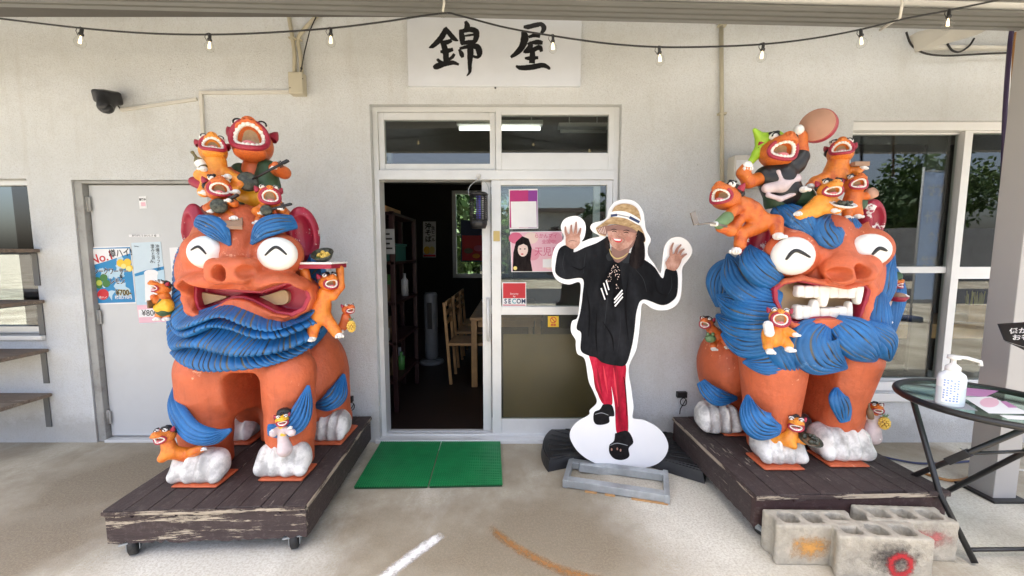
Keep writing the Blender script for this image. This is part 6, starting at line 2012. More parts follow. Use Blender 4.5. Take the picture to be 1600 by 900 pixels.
ink(t, 'bar', [(277, 394), (279, 392), (296, 413), (294, 415)], 'p_red', 1.8)
ink(t, 'figure_symbol', circ(287, 395.5, 2.8), 'ink', 1.2); ink(t, 'figure_symbol', [(282, 400), (292, 400), (291, 408), (290, 415), (284, 415), (283, 408)], 'ink', 1.2)
txt(t, '立', 275, 432, 10, 'p_red', 2, bold=.0006); txt(t, '入禁止', 292, 440, 8, 'p_red', 2, bold=.0006)
t = poster('sticker', 'small white printed sticker high on the grey door', [(216.5, 307), (228, 306.5), (229.5, 325.5), (218, 326)], 'p_white', 'sticker')
txt(t, '営業中', 222.5, 312, 3.6, 'ink', 2, bold=.0006); ink(t, 'red_print', [(220, 316), (227, 316), (227.6, 322), (220.6, 322)], 'p_pale_pink')
t = poster('sticker', 'narrow strip of small lettering above the posters on the grey door', [(201, 366.5), (249, 366), (249.5, 370), (201.5, 370.5)], 'p_white', 'sticker')
txt(t, 'ありがとう おいしさ 福', 225, 368.3, 3.6, 'ink', 2)

# ------------------------------------------------------------------ stickers on the sliding door glass
yg = yf + 0.0155
def gposter(*a_, **k_):
    return poster(*a_, Y=yg, back=.001, **k_)
t = gposter('poster', 'magenta and purple card with a white panel on the door glass', [(795, 296), (840, 295), (841, 357), (796, 358)], 'p_white')
for i, m_ in enumerate(('p_magenta', 'p_magenta', 'p_purple')):
    ink(t, 'colour_band', [(796.5 + i * 14.4, 297.5), (796.5 + (i + 1) * 14.4, 297.2), (796.5 + (i + 1) * 14.4, 355.5), (796.5 + i * 14.4, 356)], m_, 1, yg)
ink(t, 'panel', [(798, 315), (838, 314.5), (839, 355), (799, 355.6)], 'p_white', 2, yg)
t = gposter('poster', 'pink poster with a portrait of a dark-haired person on the door glass', [(797, 362), (879, 361), (879, 424.5), (799, 425)], 'p_white')
ink(t, 'background', [(798, 363), (878, 362), (878, 423.5), (800, 424)], 'p_pale_pink', 1, yg)
for i, (c0_, m_) in enumerate((((830, 372), 'p_cream'), ((860, 412), 'p_cream'), ((868, 372), 'p_pink'), ((832, 398), 'p_pink'), ((806, 372), 'p_rose'))):
    ink(t, 'glow', circ(c0_[0], c0_[1], 11, 9), m_, 1.2 + i * .1, yg)
ink(t, 'hair', [(801, 424), (802, 395), (806, 378), (816, 369), (826, 373), (831, 388), (829, 406), (832, 424)], 'print_hair', 2, yg)
ink(t, 'face', circ(817, 390, 8, 11), 'p_cream', 3, yg)
ink(t, 'fringe', [(808, 385), (812, 375), (822, 375), (827, 386), (818, 381)], 'print_hair', 3.5, yg)
ink(t, 'mouth', circ(816, 397, 2.2, 1), 'p_red', 3.6, yg)
for u in (813, 820):
    ink(t, 'eye', circ(u, 389, 1.4, .8), 'ink', 3.6, yg)
ink(t, 'clothes', [(804, 424), (808, 408), (817, 404), (826, 408), (830, 424)], 'print_hair', 3.2, yg)
ink(t, 'star', circ(805, 419, 3), 'p_lemon', 4, yg)
txt(t, 'らかんマイ', 853, 369, 8, 'p_rose', 2.5, yg, bold=.0005, xs=.9); txt(t, '全国中!', 858, 378, 7, 'p_rose', 2.5, yg, bold=.0004)
txt(t, '天児屋', 855, 394, 15, 'p_rose', 2.5, yg, bold=.0003, xs=.9)
ink(t, 'white_patch', [(848, 405), (862, 405), (862, 418), (848, 418)], 'p_white', 2.5, yg)
t = gposter('sticker', 'red and white security company sticker on the door glass', [(784.5, 441), (822, 441), (822.5, 479), (785, 479)], 'p_white', 'sticker') if False else poster('sticker', 'red and white security company sticker on the door glass', [(784.5, 441), (822, 441), (822.5, 479), (785, 479)], 'p_white', 'sticker', Y=yg, back=.001)
ink(t, 'red_field', [(786, 442.5), (821, 442.5), (821, 466), (786, 466)], 'p_red', 1, yg)
ink(t, 'red_line', [(786, 476), (821, 476), (821, 477.4), (786, 477.4)], 'p_red', 1, yg)
for l_c, u_c in (('S', 790), ('E', 796.3), ('C', 803.2), ('O', 810.6), ('M', 818)):
    txt(t, l_c, u_c, 471, 10.5, 'p_teal' if l_c == 'C' else 'p_navy', 2, yg, bold=.0014, xs=.85)
txt(t, 'Security\nby', 803.5, 461, 4, 'p_white', 2, yg)
yn = yf + .012
t = poster('sticker', 'small orange no-smoking sticker below the middle rail of the door', [(856, 494), (873, 494), (873, 511), (856, 511)], 'p_yellow', 'sticker', Y=yg)
mb = MB(); vs = [P(u, v, yg - .0008) for u, v in circ(864.5, 500, 5, 5, 20)] + [P(u, v, yg - .0008) for u, v in circ(864.5, 500, 3.8, 3.8, 20)]
mb.add(vs, [(i, (i + 1) % 20, 20 + (i + 1) % 20, 20 + i) for i in range(20)]).build('ring', 'p_red', t, clean=False)
ink(t, 'bar', [(861, 497), (862, 496), (868, 503), (867, 504)], 'p_red', 1.5, yg)
txt(t, '禁煙', 864.5, 508, 4.2, 'p_red', 2, yg, bold=.0004)

# ------------------------------------------------------------------ bug zapper hanging in the doorway
yz = D - .02
z_ = thing('insect_lamp', 'black caged insect lamp with violet tube hanging in the doorway', 'lamp', tuple(P(748, 358, yz)))
c = P(748, 330, yz)
rr = PX(13, yz)
zt, zb_2 = P(748, 303, yz).z, P(748, 357, yz).z
MB().lathe([(.001, zt + .012), (rr * .9, zt + .010), (rr * 1.1, zt), (rr * 1.1, zt - .012), (.001, zt - .012)], (c.x, yz, 0), 22).build('cap', 'black_plastic', z_)
MB().lathe([(.001, zb_2), (rr * .8, zb_2), (rr, zb_2 + .03), (rr, zb_2 + .06), (.001, zb_2 + .06)], (c.x, yz, 0), 22).build('tray', 'black_plastic', z_)
mb = MB()
for i in range(13):
    zz = zb_2 + .06 + (zt - .012 - zb_2 - .06) * (i + .5) / 13
    mb.tube([(c.x + rr * math.cos(q), yz + rr * math.sin(q), zz) for q in np.linspace(0, 6.2832, 21)[:-1]], .0026, 5, True)
for i in range(8):
    q = i * .7854
    mb.tube([(c.x + rr * math.cos(q), yz + rr * math.sin(q), zt), (c.x + rr * math.cos(q), yz + rr * math.sin(q), zb_2 + .05)], .004, 5)
mb.build('cage', 'black_plastic', z_)
MB().tube([(c.x, yz, zb_2 + .06), (c.x, yz, zt - .01)], .016, 10).build('tube', 'uv_light', z_)
MB().tube([P(u, v, yz) for u, v in spline([(733, 306), (732, 296), (738, 287), (750, 281), (760, 286), (764, 298), (763, 305)], 22)], .003, 6).build('handle', 'galvanised', z_)
hk2 = thing('suction_hook', 'small clear suction hook on the door rail above the insect lamp', 'hook', tuple(P(748, 275, yf - .014)))
MB().ball(P(748, 275, yf - .02), (.017, .008, .017), 12).build('disc', 'white_plastic', hk2)
MB().tube([P(748, 276, yf - .03), P(748, 282, yz - .004), P(750, 283, yz - .004)], .003, 6).build('hook_pin', 'galvanised', hk2)
sw = thing('door_chime', 'small grey sensor box on the left transom ledge', 'sensor', tuple(P(603, 254, yf + .1)))
MB().box(tuple(P(593, 255, yf + .07)), tuple(P(614, 241, yf + .12)), .004).build('case', 'p_grey', sw)
MB().box(tuple(P(600, 251, yf + .068)), tuple(P(606, 245, yf + .0695)), .001).build('lens', 'black_plastic', sw)

# ------------------------------------------------------------------ ribbed green door mats
def mat_thing(label, quad):
    t = thing('door_mat', label, 'mat', tuple(PG(quad[3][0], quad[3][1], 0.0)), 'green door mats')
    q = [PG(u, v, 0.004) for u, v in quad]        # back-left, back-right, front-right, front-left
    MB().prism(q, (0, 0, .008)).build('base', 'mat_green_dark', t)
    mb = MB()
    nx, ny = 30, 30
    for j in range(ny):
        s0, s1 = j / ny, (j + .62) / ny
        a0, a1 = q[0].lerp(q[3], s0), q[1].lerp(q[2], s0)
        b0, b1 = q[0].lerp(q[3], s1), q[1].lerp(q[2], s1)
        mb.add([a0 + Vector((0, 0, .0083)), a1 + Vector((0, 0, .0083)), b1 + Vector((0, 0, .0083)), b0 + Vector((0, 0, .0083)), a0 + Vector((0, 0, .014)), a1 + Vector((0, 0, .014)), b1 + Vector((0, 0, .014)), b0 + Vector((0, 0, .014))],
               [(4, 5, 6, 7), (0, 1, 5, 4), (2, 3, 7, 6), (1, 2, 6, 5), (3, 0, 4, 7)])
    for i in range(nx + 1):
        s = i / nx
        w = .003 if i % 10 else .0055
        a, b = q[0].lerp(q[1], s), q[3].lerp(q[2], s)
        mb.box((0, 0, 0), (1e-4, 1e-4, 1e-4)) if False else mb.bar(a + Vector((0, 0, .0118)), b + Vector((0, 0, .0118)), w, .0065)
    mb.build('ribs', 'mat_green', t, 'stuff', clean=False)
    return t
mat_thing('green ribbed plastic door mat, left of the pair before the entrance', [(597, 691), (689, 690.5), (667.5, 762.5), (554, 764)])
mat_thing('green ribbed plastic door mat, right of the pair before the entrance', [(691.5, 690.5), (781, 689.5), (784.5, 760), (671, 762.5)])

# ------------------------------------------------------------------ cut-out of a visitor
yS = 2.40
C7 = lambda x, y: (820 + x / 3.461, 300 + y / 3.461)
C8 = lambda x, y: (820 + x / 3.461, 540 + y / 3.461)
so = thing('photo_cutout', 'life-size flat cut-out of a person in black shirt and straw hat, hands raised', 'cutout', tuple(P(965, 735, yS)))
ell = [(510 + 268 * math.cos(q) + 18 * math.sin(q), 522 + 146 * math.sin(q) + 28 * math.cos(q)) for q in np.linspace(0, 6.2832, 64)]
outl = [C7(*q) for q in ((540, 40), (580, 45), (615, 68), (640, 110), (648, 160), (655, 205), (678, 245), (680, 270), (665, 300), (668, 345), (700, 390), (732, 440), (742, 400), (748, 340), (760, 285), (790, 252), (835, 243), (875, 260), (900, 295), (904, 330), (880, 370), (852, 410), (850, 480), (843, 565), (820, 610), (780, 634), (735, 640), (690, 630), (637, 602), (626, 680), (612, 800), (600, 860))]
outl += [C8(*q) for q in ((600, 30), (570, 90), (560, 140), (575, 230), (588, 330), (584, 392))]
outl += [C8(*q) for q in ((640, 402), (700, 430), (745, 470), (772, 520), (775, 560), (755, 605), (715, 640), (650, 662), (580, 670), (500, 668), (420, 650), (340, 615), (285, 570), (252, 520), (243, 480), (258, 440), (295, 405), (348, 375))]
outl += [C8(*q) for q in ((352, 350), (390, 308), (372, 250), (345, 190), (325, 75), (285, 45), (276, 0))]
outl += [C7(*q) for q in ((275, 800), (250, 755), (256, 700), (285, 680), (296, 600), (300, 492), (240, 500), (190, 487), (158, 455), (146, 400), (152, 330), (175, 285), (205, 262), (210, 235), (195, 190), (212, 150), (250, 132), (290, 133), (322, 160), (330, 200), (322, 245), (310, 268), (360, 250), (405, 240), (368, 215), (355, 190), (370, 168), (420, 155), (445, 135), (455, 95), (480, 60), (510, 44))]
_seen = []
for q in outl:
    if not _seen or (abs(q[0] - _seen[-1][0]) + abs(q[1] - _seen[-1][1])) > .5:
        _seen.append(q)
outl = [tuple(x) for x in spline(_seen + [_seen[0]], 420)[:-1]]
MB().prism([P(u, v, yS) for u, v in outl], (0, .006, 0)).build('board', 'board_white', so)
LAY = [0]
def pr(name, pts, m, sm=True):
    LAY[0] += 1
    pp = [tuple(x) for x in spline(list(pts) + [pts[0]], 9 * len(pts))[:-1]] if sm else pts
    return MB().prism([P(u, v, yS - .0003 - .00022 * LAY[0]) for u, v in pp], (0, .00012, 0)).build(name, m, so)
def stroke(name, pts, m, w):
    LAY[0] += 1
    Y_ = yS - .0003 - .00022 * LAY[0]
    S_ = spline([(p[0], p[1], w_) for p, w_ in zip(pts, w)], 8 * len(pts))
    L_, R_ = [], []
    for i in range(len(S_)):
        tt = S_[min(i + 1, len(S_) - 1)][:2] - S_[max(i - 1, 0)][:2]
        tt = tt / (np.linalg.norm(tt) + 1e-9)
        nn_ = np.array([-tt[1], tt[0]])
        L_.append(S_[i][:2] + nn_ * S_[i][2]); R_.append(S_[i][:2] - nn_ * S_[i][2])
    return MB().prism([P(q[0], q[1], Y_) for q in L_ + R_[::-1]], (0, .00012, 0)).build(name, m, so)
pr('printed_trousers', [C8(345, 50), C8(400, 60), C8(450, 90), C8(465, 200), C8(472, 318), C8(420, 312), C8(382, 222), C8(366, 130)], 'print_red')
pr('printed_trousers', [C8(440, 90), C8(540, 95), C8(545, 200), C8(555, 330), C8(560, 440), C8(550, 470), C8(497, 470), C8(487, 330), C8(470, 230), C8(452, 170)], 'print_red')
for pts in ([C8(392, 120), C8(402, 190), C8(418, 260)], [C8(500, 130), C8(505, 240), C8(520, 360)], [C8(372, 160), C8(390, 235), C8(425, 300)]):
    stroke('printed_fold', pts, 'print_red_dark', [.4, 2.0, .4])
for pts in ([C8(425, 110), C8(436, 180), C8(448, 260)], [C8(480, 120), C8(490, 220), C8(505, 330)]):
    stroke('printed_highlight', pts, 'print_red_light', [.3, 1.6, .3])
stroke('printed_side_stripe', [C8(535, 170), C8(545, 240), C8(552, 380)], 'print_black_fold', [.6, .7, .5])
pr('printed_shoe', [C8(422, 318), C8(470, 322), C8(484, 378), C8(458, 385), C8(456, 415), C8(420, 428), C8(385, 425), C8(371, 400), C8(376, 360), C8(405, 345)], 'print_shoe')
pr('printed_shoe', [C8(488, 475), C8(555, 462), C8(587, 520), C8(562, 555), C8(565, 598), C8(530, 618), C8(485, 612), C8(458, 580), C8(458, 538), C8(482, 515)], 'print_shoe')
for (x, y) in ((470, 562), (500, 558), (518, 566)):
    pr('printed_toe', circ(*C8(x, y), 1.3, 2.2, 8), 'print_skin', False)
stroke('printed_strap', [C8(462, 540), C8(500, 528), C8(556, 540)], 'p_grey', [.4, .6, .4])
stroke('printed_strap', [C8(380, 372), C8(415, 364), C8(452, 376)], 'p_grey', [.4, .5, .4])
pr('printed_shirt', [C7(440, 245), C7(390, 275), C7(325, 300), C7(268, 325), C7(262, 305), C7(222, 288), C7(185, 310), C7(168, 380), C7(168, 440), C7(220, 472), C7(312, 470), C7(312, 560), C7(300, 650), C7(280, 735), C7(305, 765), C7(303, 855), C7(345, 885), C8(385, 65), C8(420, 92), C8(490, 108), C8(545, 103), C8(575, 20), C7(592, 760), C7(606, 640), C7(640, 582), C7(740, 612), C7(795, 592), C7(825, 545), C7(822, 428), C7(765, 415), C7(745, 466), C7(700, 405), C7(645, 365), C7(570, 330), C7(470, 320)], 'print_black')
for pts in ([C7(330, 330), C7(322, 380), C7(318, 440)], [C7(600, 420), C7(640, 470), C7(660, 540)], [C7(455, 520), C7(440, 640), C7(430, 740)], [C7(520, 640), C7(515, 760), C7(500, 870)], [C7(215, 330), C7(205, 390), C7(215, 440)], [C7(790, 450), C7(795, 510), C7(775, 555)]):
    stroke('printed_highlight', pts, 'print_cloth_light', [.2, .5, .2])
pr('printed_collar', [C7(462, 318), C7(440, 345), C7(452, 372), C7(480, 358)], 'print_cloth_light')
pr('printed_collar', [C7(560, 328), C7(586, 352), C7(560, 385), C7(522, 372)], 'print_cloth_light')
for pts in ([C7(390, 640), C7(385, 760), C7(392, 880)], [C7(330, 520), C7(350, 640), C7(345, 780)], [C7(560, 460), C7(545, 620), C7(560, 800)], [C7(250, 400), C7(300, 420), C7(330, 400)], [C7(700, 470), C7(720, 540), C7(770, 560)], [C7(420, 700), C7(470, 780), C7(480, 860)]):
    stroke('printed_fold', pts, 'p_navy' if False else 'print_black_fold', [.3, 1.4, .3])
pr('printed_hair', [C7(600, 240), C7(640, 262), C7(650, 330), C7(640, 390), C7(600, 415), C7(565, 385), C7(575, 320), C7(590, 280)], 'print_hair')
pr('printed_hair', [C7(440, 240), C7(455, 250), C7(462, 320), C7(440, 305), C7(432, 265)], 'print_hair')
pr('printed_neck', [C7(468, 295), C7(560, 300), C7(556, 340), C7(520, 375), C7(492, 380), C7(470, 340)], 'print_skin_shadow')
pr('printed_face', [C7(446, 185), C7(520, 180), C7(598, 205), C7(600, 250), C7(580, 292), C7(545, 318), C7(510, 318), C7(475, 295), C7(455, 260), C7(447, 225)], 'print_skin')
pr('printed_hat_shade', [C7(446, 182), C7(520, 178), C7(600, 203), C7(600, 222), C7(540, 208), C7(490, 206), C7(448, 212)], 'print_skin_shadow')
for (x, y) in ((484, 214), (548, 220)):
    stroke('printed_eye', [C7(x - 14, y + 2), C7(x, y - 3), C7(x + 14, y + 3)], 'print_hair', [.3, .7, .3])
pr('printed_cheek', circ(*C7(465, 245), 3.4, 4.0, 10), 'print_skin_warm')
pr('printed_cheek', circ(*C7(560, 255), 4.4, 4.4, 10), 'print_skin_warm')
pr('printed_jaw_shade', [C7(560, 300), C7(596, 252), C7(600, 230), C7(588, 285), C7(552, 320), C7(515, 320)], 'print_skin_shadow')
for (x, y) in ((482, 203), (550, 208)):
    stroke('printed_eyebrow', [C7(x - 18, y + 3), C7(x, y - 2), C7(x + 18, y + 4)], 'print_hair', [.3, .6, .3])
stroke('printed_smile_line', [C7(466, 244), C7(462, 256), C7(470, 268)], 'print_skin_shadow', [.2, .5, .2])
stroke('printed_smile_line', [C7(528, 246), C7(538, 260), C7(530, 274)], 'print_skin_shadow', [.2, .5, .2])
stroke('printed_nose', [C7(512, 222), C7(503, 238), C7(515, 244)], 'print_skin_shadow', [.2, .5, .6])
pr('printed_mouth', [C7(472, 250), C7(500, 252), C7(526, 258), C7(515, 272), C7(492, 270)], 'p_red')
pr('printed_teeth', [C7(478, 252), C7(500, 254), C7(520, 258), C7(512, 264), C7(490, 262)], 'p_white')
stroke('printed_necklace', [C7(458, 308), C7(468, 340), C7(495, 360), C7(530, 352), C7(556, 332)], 'p_gold', [.5, .8, 1, .8, .5])
pr('printed_hat_brim', [C7(384, 195), C7(405, 180), C7(465, 140), C7(545, 135), C7(620, 180), C7(652, 250), C7(640, 270), C7(600, 208), C7(525, 180), C7(450, 178), C7(440, 236), C7(400, 225)], 'print_straw')
pr('printed_hat_under', [C7(390, 198), C7(445, 182), C7(440, 232), C7(405, 222)], 'print_skin_shadow')
for k in range(5):
    stroke('printed_brim_line', [C7(394 + k * 9, 200 - k * 3), C7(406 + k * 8, 222 + k * 1.5)], 'p_cream', [.35, .35])
pr('printed_hat_brim', [C7(612, 205), C7(640, 225), C7(650, 255), C7(640, 270), C7(605, 240)], 'print_hair')
pr('printed_hat_crown', [C7(463, 138), C7(470, 108), C7(492, 75), C7(540, 62), C7(592, 76), C7(620, 115), C7(623, 180), C7(545, 145)], 'print_straw')
pr('printed_hat_band', [C7(464, 134), C7(468, 108), C7(545, 106), C7(622, 148), C7(621, 180), C7(545, 143)], 'p_white')
stroke('printed_band_stripe', [C7(465, 128), C7(500, 124)], 'p_navy', [2.0, 2.0]); stroke('printed_band_stripe', [C7(566, 136), C7(620, 164)], 'p_navy', [2.2, 2.2])
for (xa, ya, xb, yb) in ((500, 122, 565, 136),):
    stroke('printed_band_stripe', [C7(xa, ya), C7(xb, yb)], 'p_grey', [1.0, 1.0])
# hands
pr('printed_hand', [C7(222, 288), C7(224, 240), C7(250, 224), C7(292, 232), C7(298, 262), C7(285, 292), C7(258, 308)], 'print_skin')
for (x0, y0_, xm_, ym_, x1, y1) in ((232, 245, 222, 215, 219, 186), (252, 230, 250, 205, 252, 176), (272, 228, 276, 195, 278, 160), (288, 236, 296, 218, 303, 194)):
    stroke('printed_finger', [C7(x0, y0_), C7(xm_, ym_), C7(x1, y1)], 'print_skin', [2.6, 2.1, 1.1])
stroke('printed_thumb', [C7(280, 285), C7(290, 272), C7(292, 262)], 'print_skin', [2.6, 2.4, 1.4])
for (x0, y0_, xm_, ym_, x1, y1) in ((224, 225, 220, 205, 218, 190), (251, 212, 251, 195, 252, 178), (274, 205, 277, 185, 278, 163), (294, 222, 298, 210, 303, 196)):
    stroke('printed_finger_shade', [C7(x0, y0_), C7(xm_, ym_), C7(x1, y1)], 'print_skin_shadow', [.5, .8, .8])
stroke('printed_palm_line', [C7(235, 270), C7(255, 262), C7(280, 268)], 'print_skin_shadow', [.3, .6, .3])
pr('printed_hand', [C7(768, 415), C7(764, 382), C7(784, 345), C7(815, 332), C7(848, 352), C7(838, 395), C7(812, 425)], 'print_skin')
for (x0, y0_, xm_, ym_, x1, y1) in ((792, 348, 792, 305, 804, 274), (814, 342, 825, 308, 846, 284), (832, 346, 845, 322, 863, 307), (842, 358, 858, 344, 877, 334)):
    stroke('printed_finger', [C7(x0, y0_), C7(xm_, ym_), C7(x1, y1)], 'print_skin', [2.6, 2.1, 1.1])
    stroke('printed_finger_shade', [C7((x0 + xm_) / 2, (y0_ + ym_) / 2), C7(xm_, ym_), C7(x1, y1)], 'print_skin_shadow', [.4, .8, .8])
stroke('printed_thumb', [C7(778, 405), C7(768, 388), C7(766, 374)], 'print_skin', [2.8, 2.2, 1.2])
# patterned scarf
pr('printed_scarf', [C7(476, 380), C7(500, 388), C7(478, 470), C7(436, 586), C7(411, 522), C7(445, 450)], 'print_black_fold')
pr('printed_scarf', [C7(486, 388), C7(512, 392), C7(524, 480), C7(531, 572), C7(487, 628), C7(483, 540), C7(484, 460)], 'print_black_fold')
rg = random.Random(8)
for i in range(46):
    s = rg.random()
    if i % 2:
        x, y = 488 - s * 38 + rg.uniform(-15, 15) * (.4 + s * .6), 392 + s * 95
    else:
        x, y = 498 + s * 6 + rg.uniform(-14, 14), 396 + s * 125
    pr('printed_dot', circ(*C7(x, y), rg.uniform(.5, .85), None, 6), 'p_cream', False)
for (x0, y0_, x1, y1) in ((413, 520, 434, 582), (426, 492, 446, 556), (440, 478, 455, 530)):
    stroke('printed_scarf_stripe', [C7(x0, y0_), C7(x1, y1)], 'p_white', [1.0, 1.0])
for (x0, y0_, x1, y1) in ((487, 618, 530, 566), (484, 582, 528, 530), (484, 600, 530, 547)):
    stroke('printed_scarf_stripe', [C7(x0, y0_), C7(x1, y1)], 'p_white', [1.1, 1.1])
# strut and foot rail that hold the board
MB().prism([P(960, 480, yS + .0065), P(972, 480, yS + .0065), P(975, 735, yS + .0065), P(958, 735, yS + .0065)], (0, .004, 0)).build('back_strut', 'board_white', so)

# metal foot frame
ff = thing('foot_frame', 'grey metal foot frame on wooden shims holding the cut-out', 'stand', tuple(PG(965, 770)))
A0, A1, B0, B1 = PG(884, 752, .03), PG(1042, 776, .03), PG(892, 724, .03), PG(1040, 744, .03)
for a_, b_ in ((A0, A1), (B0, B1)):
    MB().bar(a_, b_, .05, .045, (0, 0, 1), .004).build('rail', 'galvanised', ff)
for a_, b_ in ((A0, B0), (A1, B1)):
    d_ = (b_ - a_).normalized()
    MB().bar(a_ - d_ * .03 + Vector((0, 0, .001)), b_ + d_ * .03 + Vector((0, 0, .001)), .03, .05, (0, 0, 1), .004).build('cross_bar', 'galvanised', ff)
MB().bar(P(905, 729, yS - .03), P(1030, 749, yS - .03), .03, .05, (0, 0, 1), .003).build('clamp_rail', 'galvanised', ff)
for (a_, b_) in ((.2, .32), (.4, .5), (.66, 1.0)):
    p_, q_ = A0.lerp(A1, a_), A0.lerp(A1, b_)
    MB().bar(Vector((p_.x, p_.y - .01, .004)), Vector((q_.x, q_.y - .01, .004)), .05, .007).build('shim', 'wood_light', ff)

# parasol weights (ribbed fan shaped)
def fan_weight(label, c, r0, a0, a1, h=.075):
    t = thing('parasol_weight', label, 'weight', (c[0], c[1], 0), 'black parasol weights')
    n = 22
    pts = [Vector((c[0] + .10 * math.cos(q), c[1] + .10 * math.sin(q), .003)) for q in np.linspace(a0, a1, 8)] + [Vector((c[0] + r0 * math.cos(q), c[1] + r0 * math.sin(q), .003)) for q in np.linspace(a1, a0, n)]
    bm = bmesh.new()
    vv = [bm.verts.new(p) for p in pts]
    f_ = bm.faces.new(vv)
    ret = bmesh.ops.extrude_face_region(bm, geom=[f_])
    top = [e for e in ret['geom'] if isinstance(e, bmesh.types.BMVert)]
    bmesh.ops.translate(bm, verts=top, vec=(0, 0, h))
    ctr = sum((v.co for v in top), Vector()) / len(top)
    for v in top:
        v.co.xy = ctr.xy + (v.co.xy - ctr.xy) * .94
    bmesh.ops.recalc_face_normals(bm, faces=bm.faces[:])
    bmesh.ops.bevel(bm, geom=[e for e in bm.edges if all(v in top for v in e.verts)], offset=.008, segments=2, affect='EDGES')
    me = bpy.data.meshes.new('shell'); bm.to_mesh(me); bm.free()
    me.materials.append(MATS['black_plastic'])
    link(bpy.data.objects.new('shell', me), t)
    for q in np.linspace(a0 + .12, a1 - .12, 11):
        p_, q_ = Vector((c[0] + r0 * .58 * math.cos(q), c[1] + r0 * .58 * math.sin(q), h + .004)), Vector((c[0] + r0 * .9 * math.cos(q), c[1] + r0 * .9 * math.sin(q), h + .004))
        MB().bar(p_, q_, .02, .009, (0, 0, 1), .002).build('rib', 'black_plastic', t)
    MB().tube([(c[0] + r0 * .5 * math.cos(q), c[1] + r0 * .5 * math.sin(q), h + .004) for q in np.linspace(a0 + .1, a1 - .1, 14)], .006, 6).build('handle', 'black_plastic', t)
    return t
fan_weight('black fan-shaped plastic parasol weight to the left of the cut-out', (.72, 2.56), .52, R(95), R(200))
fan_weight('black fan-shaped plastic parasol weight between cut-out and right platform', (.76, 2.54), .50, R(-35), R(80))

# ------------------------------------------------------------------ hollow concrete blocks
def block(label, c, ang, seed, paint=None):
    rg = random.Random(seed)
    L_, H_, W_b = .39, .19, .115
    t = thing('concrete_block', label, 'concrete block', (c[0], c[1], 0), 'hollow concrete blocks')
    M = Matrix.Translation((c[0], c[1], 0)) @ Matrix.Rotation(ang, 4, 'Z')
    # top outline with notched ends, three through holes
    lo, hi = np.array([-L_ / 2 - .02, -W_b / 2 - .02, -.01]), np.array([L_ / 2 + .02, W_b / 2 + .02, H_ + .02])
    ph = [rg.uniform(0, 6) for _ in range(6)]
    def fn(p):
        d = s_box(p, (0, 0, H_ / 2), (L_ / 2, W_b / 2, H_ / 2), .006)
        for k in (-1, 0, 1):
            d = smax(d, -s_box(p, (k * .112, 0, H_ / 2), (.040, .034, H_), .018), .004)
        for k in (-1, 1):
            d = smax(d, -s_ell(p, (k * (L_ / 2 + .012), 0, H_ / 2), (.028, .036, 1.5)), .008)
        chip = .0016 * np.sin(p[:, 0] * 95 + ph[0]) * np.sin(p[:, 2] * 120 + ph[1]) * np.sin(p[:, 1] * 140 + ph[2])
        chip += .0012 * np.sin(p[:, 0] * 260 + ph[3]) * np.sin(p[:, 1] * 240 + ph[4])
        return d + chip
    v, q = surf(fn, lo, hi, .0062)
    v = np.array([tuple(M @ Vector(x)) for x in v])
    o = bpy.data.objects.new('block', np_mesh('block', v, q, 'block_concrete'))
    link(o, t)
    return t, M
def patch(t, M, cx, cz, rx, rz, m, ringy=False, y=-.0575 - .0028):
    """smear of old paint on the face of a block"""
    n = 33
    vs, gr, fs = [], [], []
    for i in range(n):
        for k in range(n):
            a, b = i / (n - 1) * 2 - 1, k / (n - 1) * 2 - 1
            x, z = min(max(cx + a * rx, -.186), .186), min(max(cz + b * rz, .006), .182)
            vs.append(M @ Vector((x, y, z)))
            r = math.hypot(a, b)
            gr.append(max(0, 1 - abs(r - .62) / .38) if ringy else max(0, 1 - r))
    for i in range(n - 1):
        for k in range(n - 1):
            fs.append((i * n + k, i * n + k + 1, (i + 1) * n + k + 1, (i + 1) * n + k))
    return mesh_obj('paint_mark', vs, fs, m, t, False, None, gr)
def blk_at(u, v, ang, label, seed):
    p = PG(u, v)
    return block(label, (p.x + .0575 * -math.sin(ang), p.y + .0575 * math.cos(ang)), ang, seed)
t, M = blk_at(1280, 884, R(-1), 'concrete block with orange paint smears, leftmost of the three', 1)
patch(t, M, -.05, .09, .13, .08, 'mark_orange')
t, M = blk_at(1381, 906, R(-3), 'concrete block with a red ring mark, front one of the three', 2)
patch(t, M, .03, .10, .14, .095, 'mark_dark')
patch(t, M, .06, .072, .068, .070, 'mark_red', True, -.0612)
t, M = blk_at(1424, 876, R(-3), 'concrete block with faint pink paint, rearmost of the three', 3)
patch(t, M, .06, .11, .14, .06, 'mark_pink')

# ------------------------------------------------------------------ round glass table
tc_, tr, tz = Vector((2.255, 1.79, 0)), .315, .70
tb = thing('round_table', 'round glass-topped folding table with black metal rim and legs', 'table', (tc_.x, tc_.y, 0))
MB().lathe([(.001, tz - .003), (tr - .012, tz - .003), (tr - .012, tz + .003), (.001, tz + .003)], tc_, 48).build('glass_top', 'table_glass', tb)
MB().tube([(tc_.x + tr * math.cos(q), tc_.y + tr * math.sin(q), tz - .006) for q in np.linspace(0, 6.2832, 57)[:-1]], .0155, 10, True).build('rim', 'black_metal', tb)
def leg(pts, r=.0125, nm='leg'):
    MB().tube(pts, r, 10).build(nm, 'black_metal', tb)
f1, f2 = PG(1523, 884), PG(1700, 900)
leg([P(1427, 626, 1.89), P(1468, 771, 1.80), Vector((f1.x, f1.y, .012))])
leg([P(1427, 626, 1.89) + Vector((.46, -.20, 0)), P(1468, 771, 1.80) + Vector((.48, -.05, 0)), Vector((f1.x + .5, f1.y + .02, .012))])
k1, k2 = PG(1440, 772), PG(1590, 790)
e1, e2 = Vector((2.02, 2.12, .012)), Vector((2.42, 2.10, .012))
top1, top2 = Vector((2.24, 1.60, tz - .02)), Vector((2.45, 1.72, tz - .02))
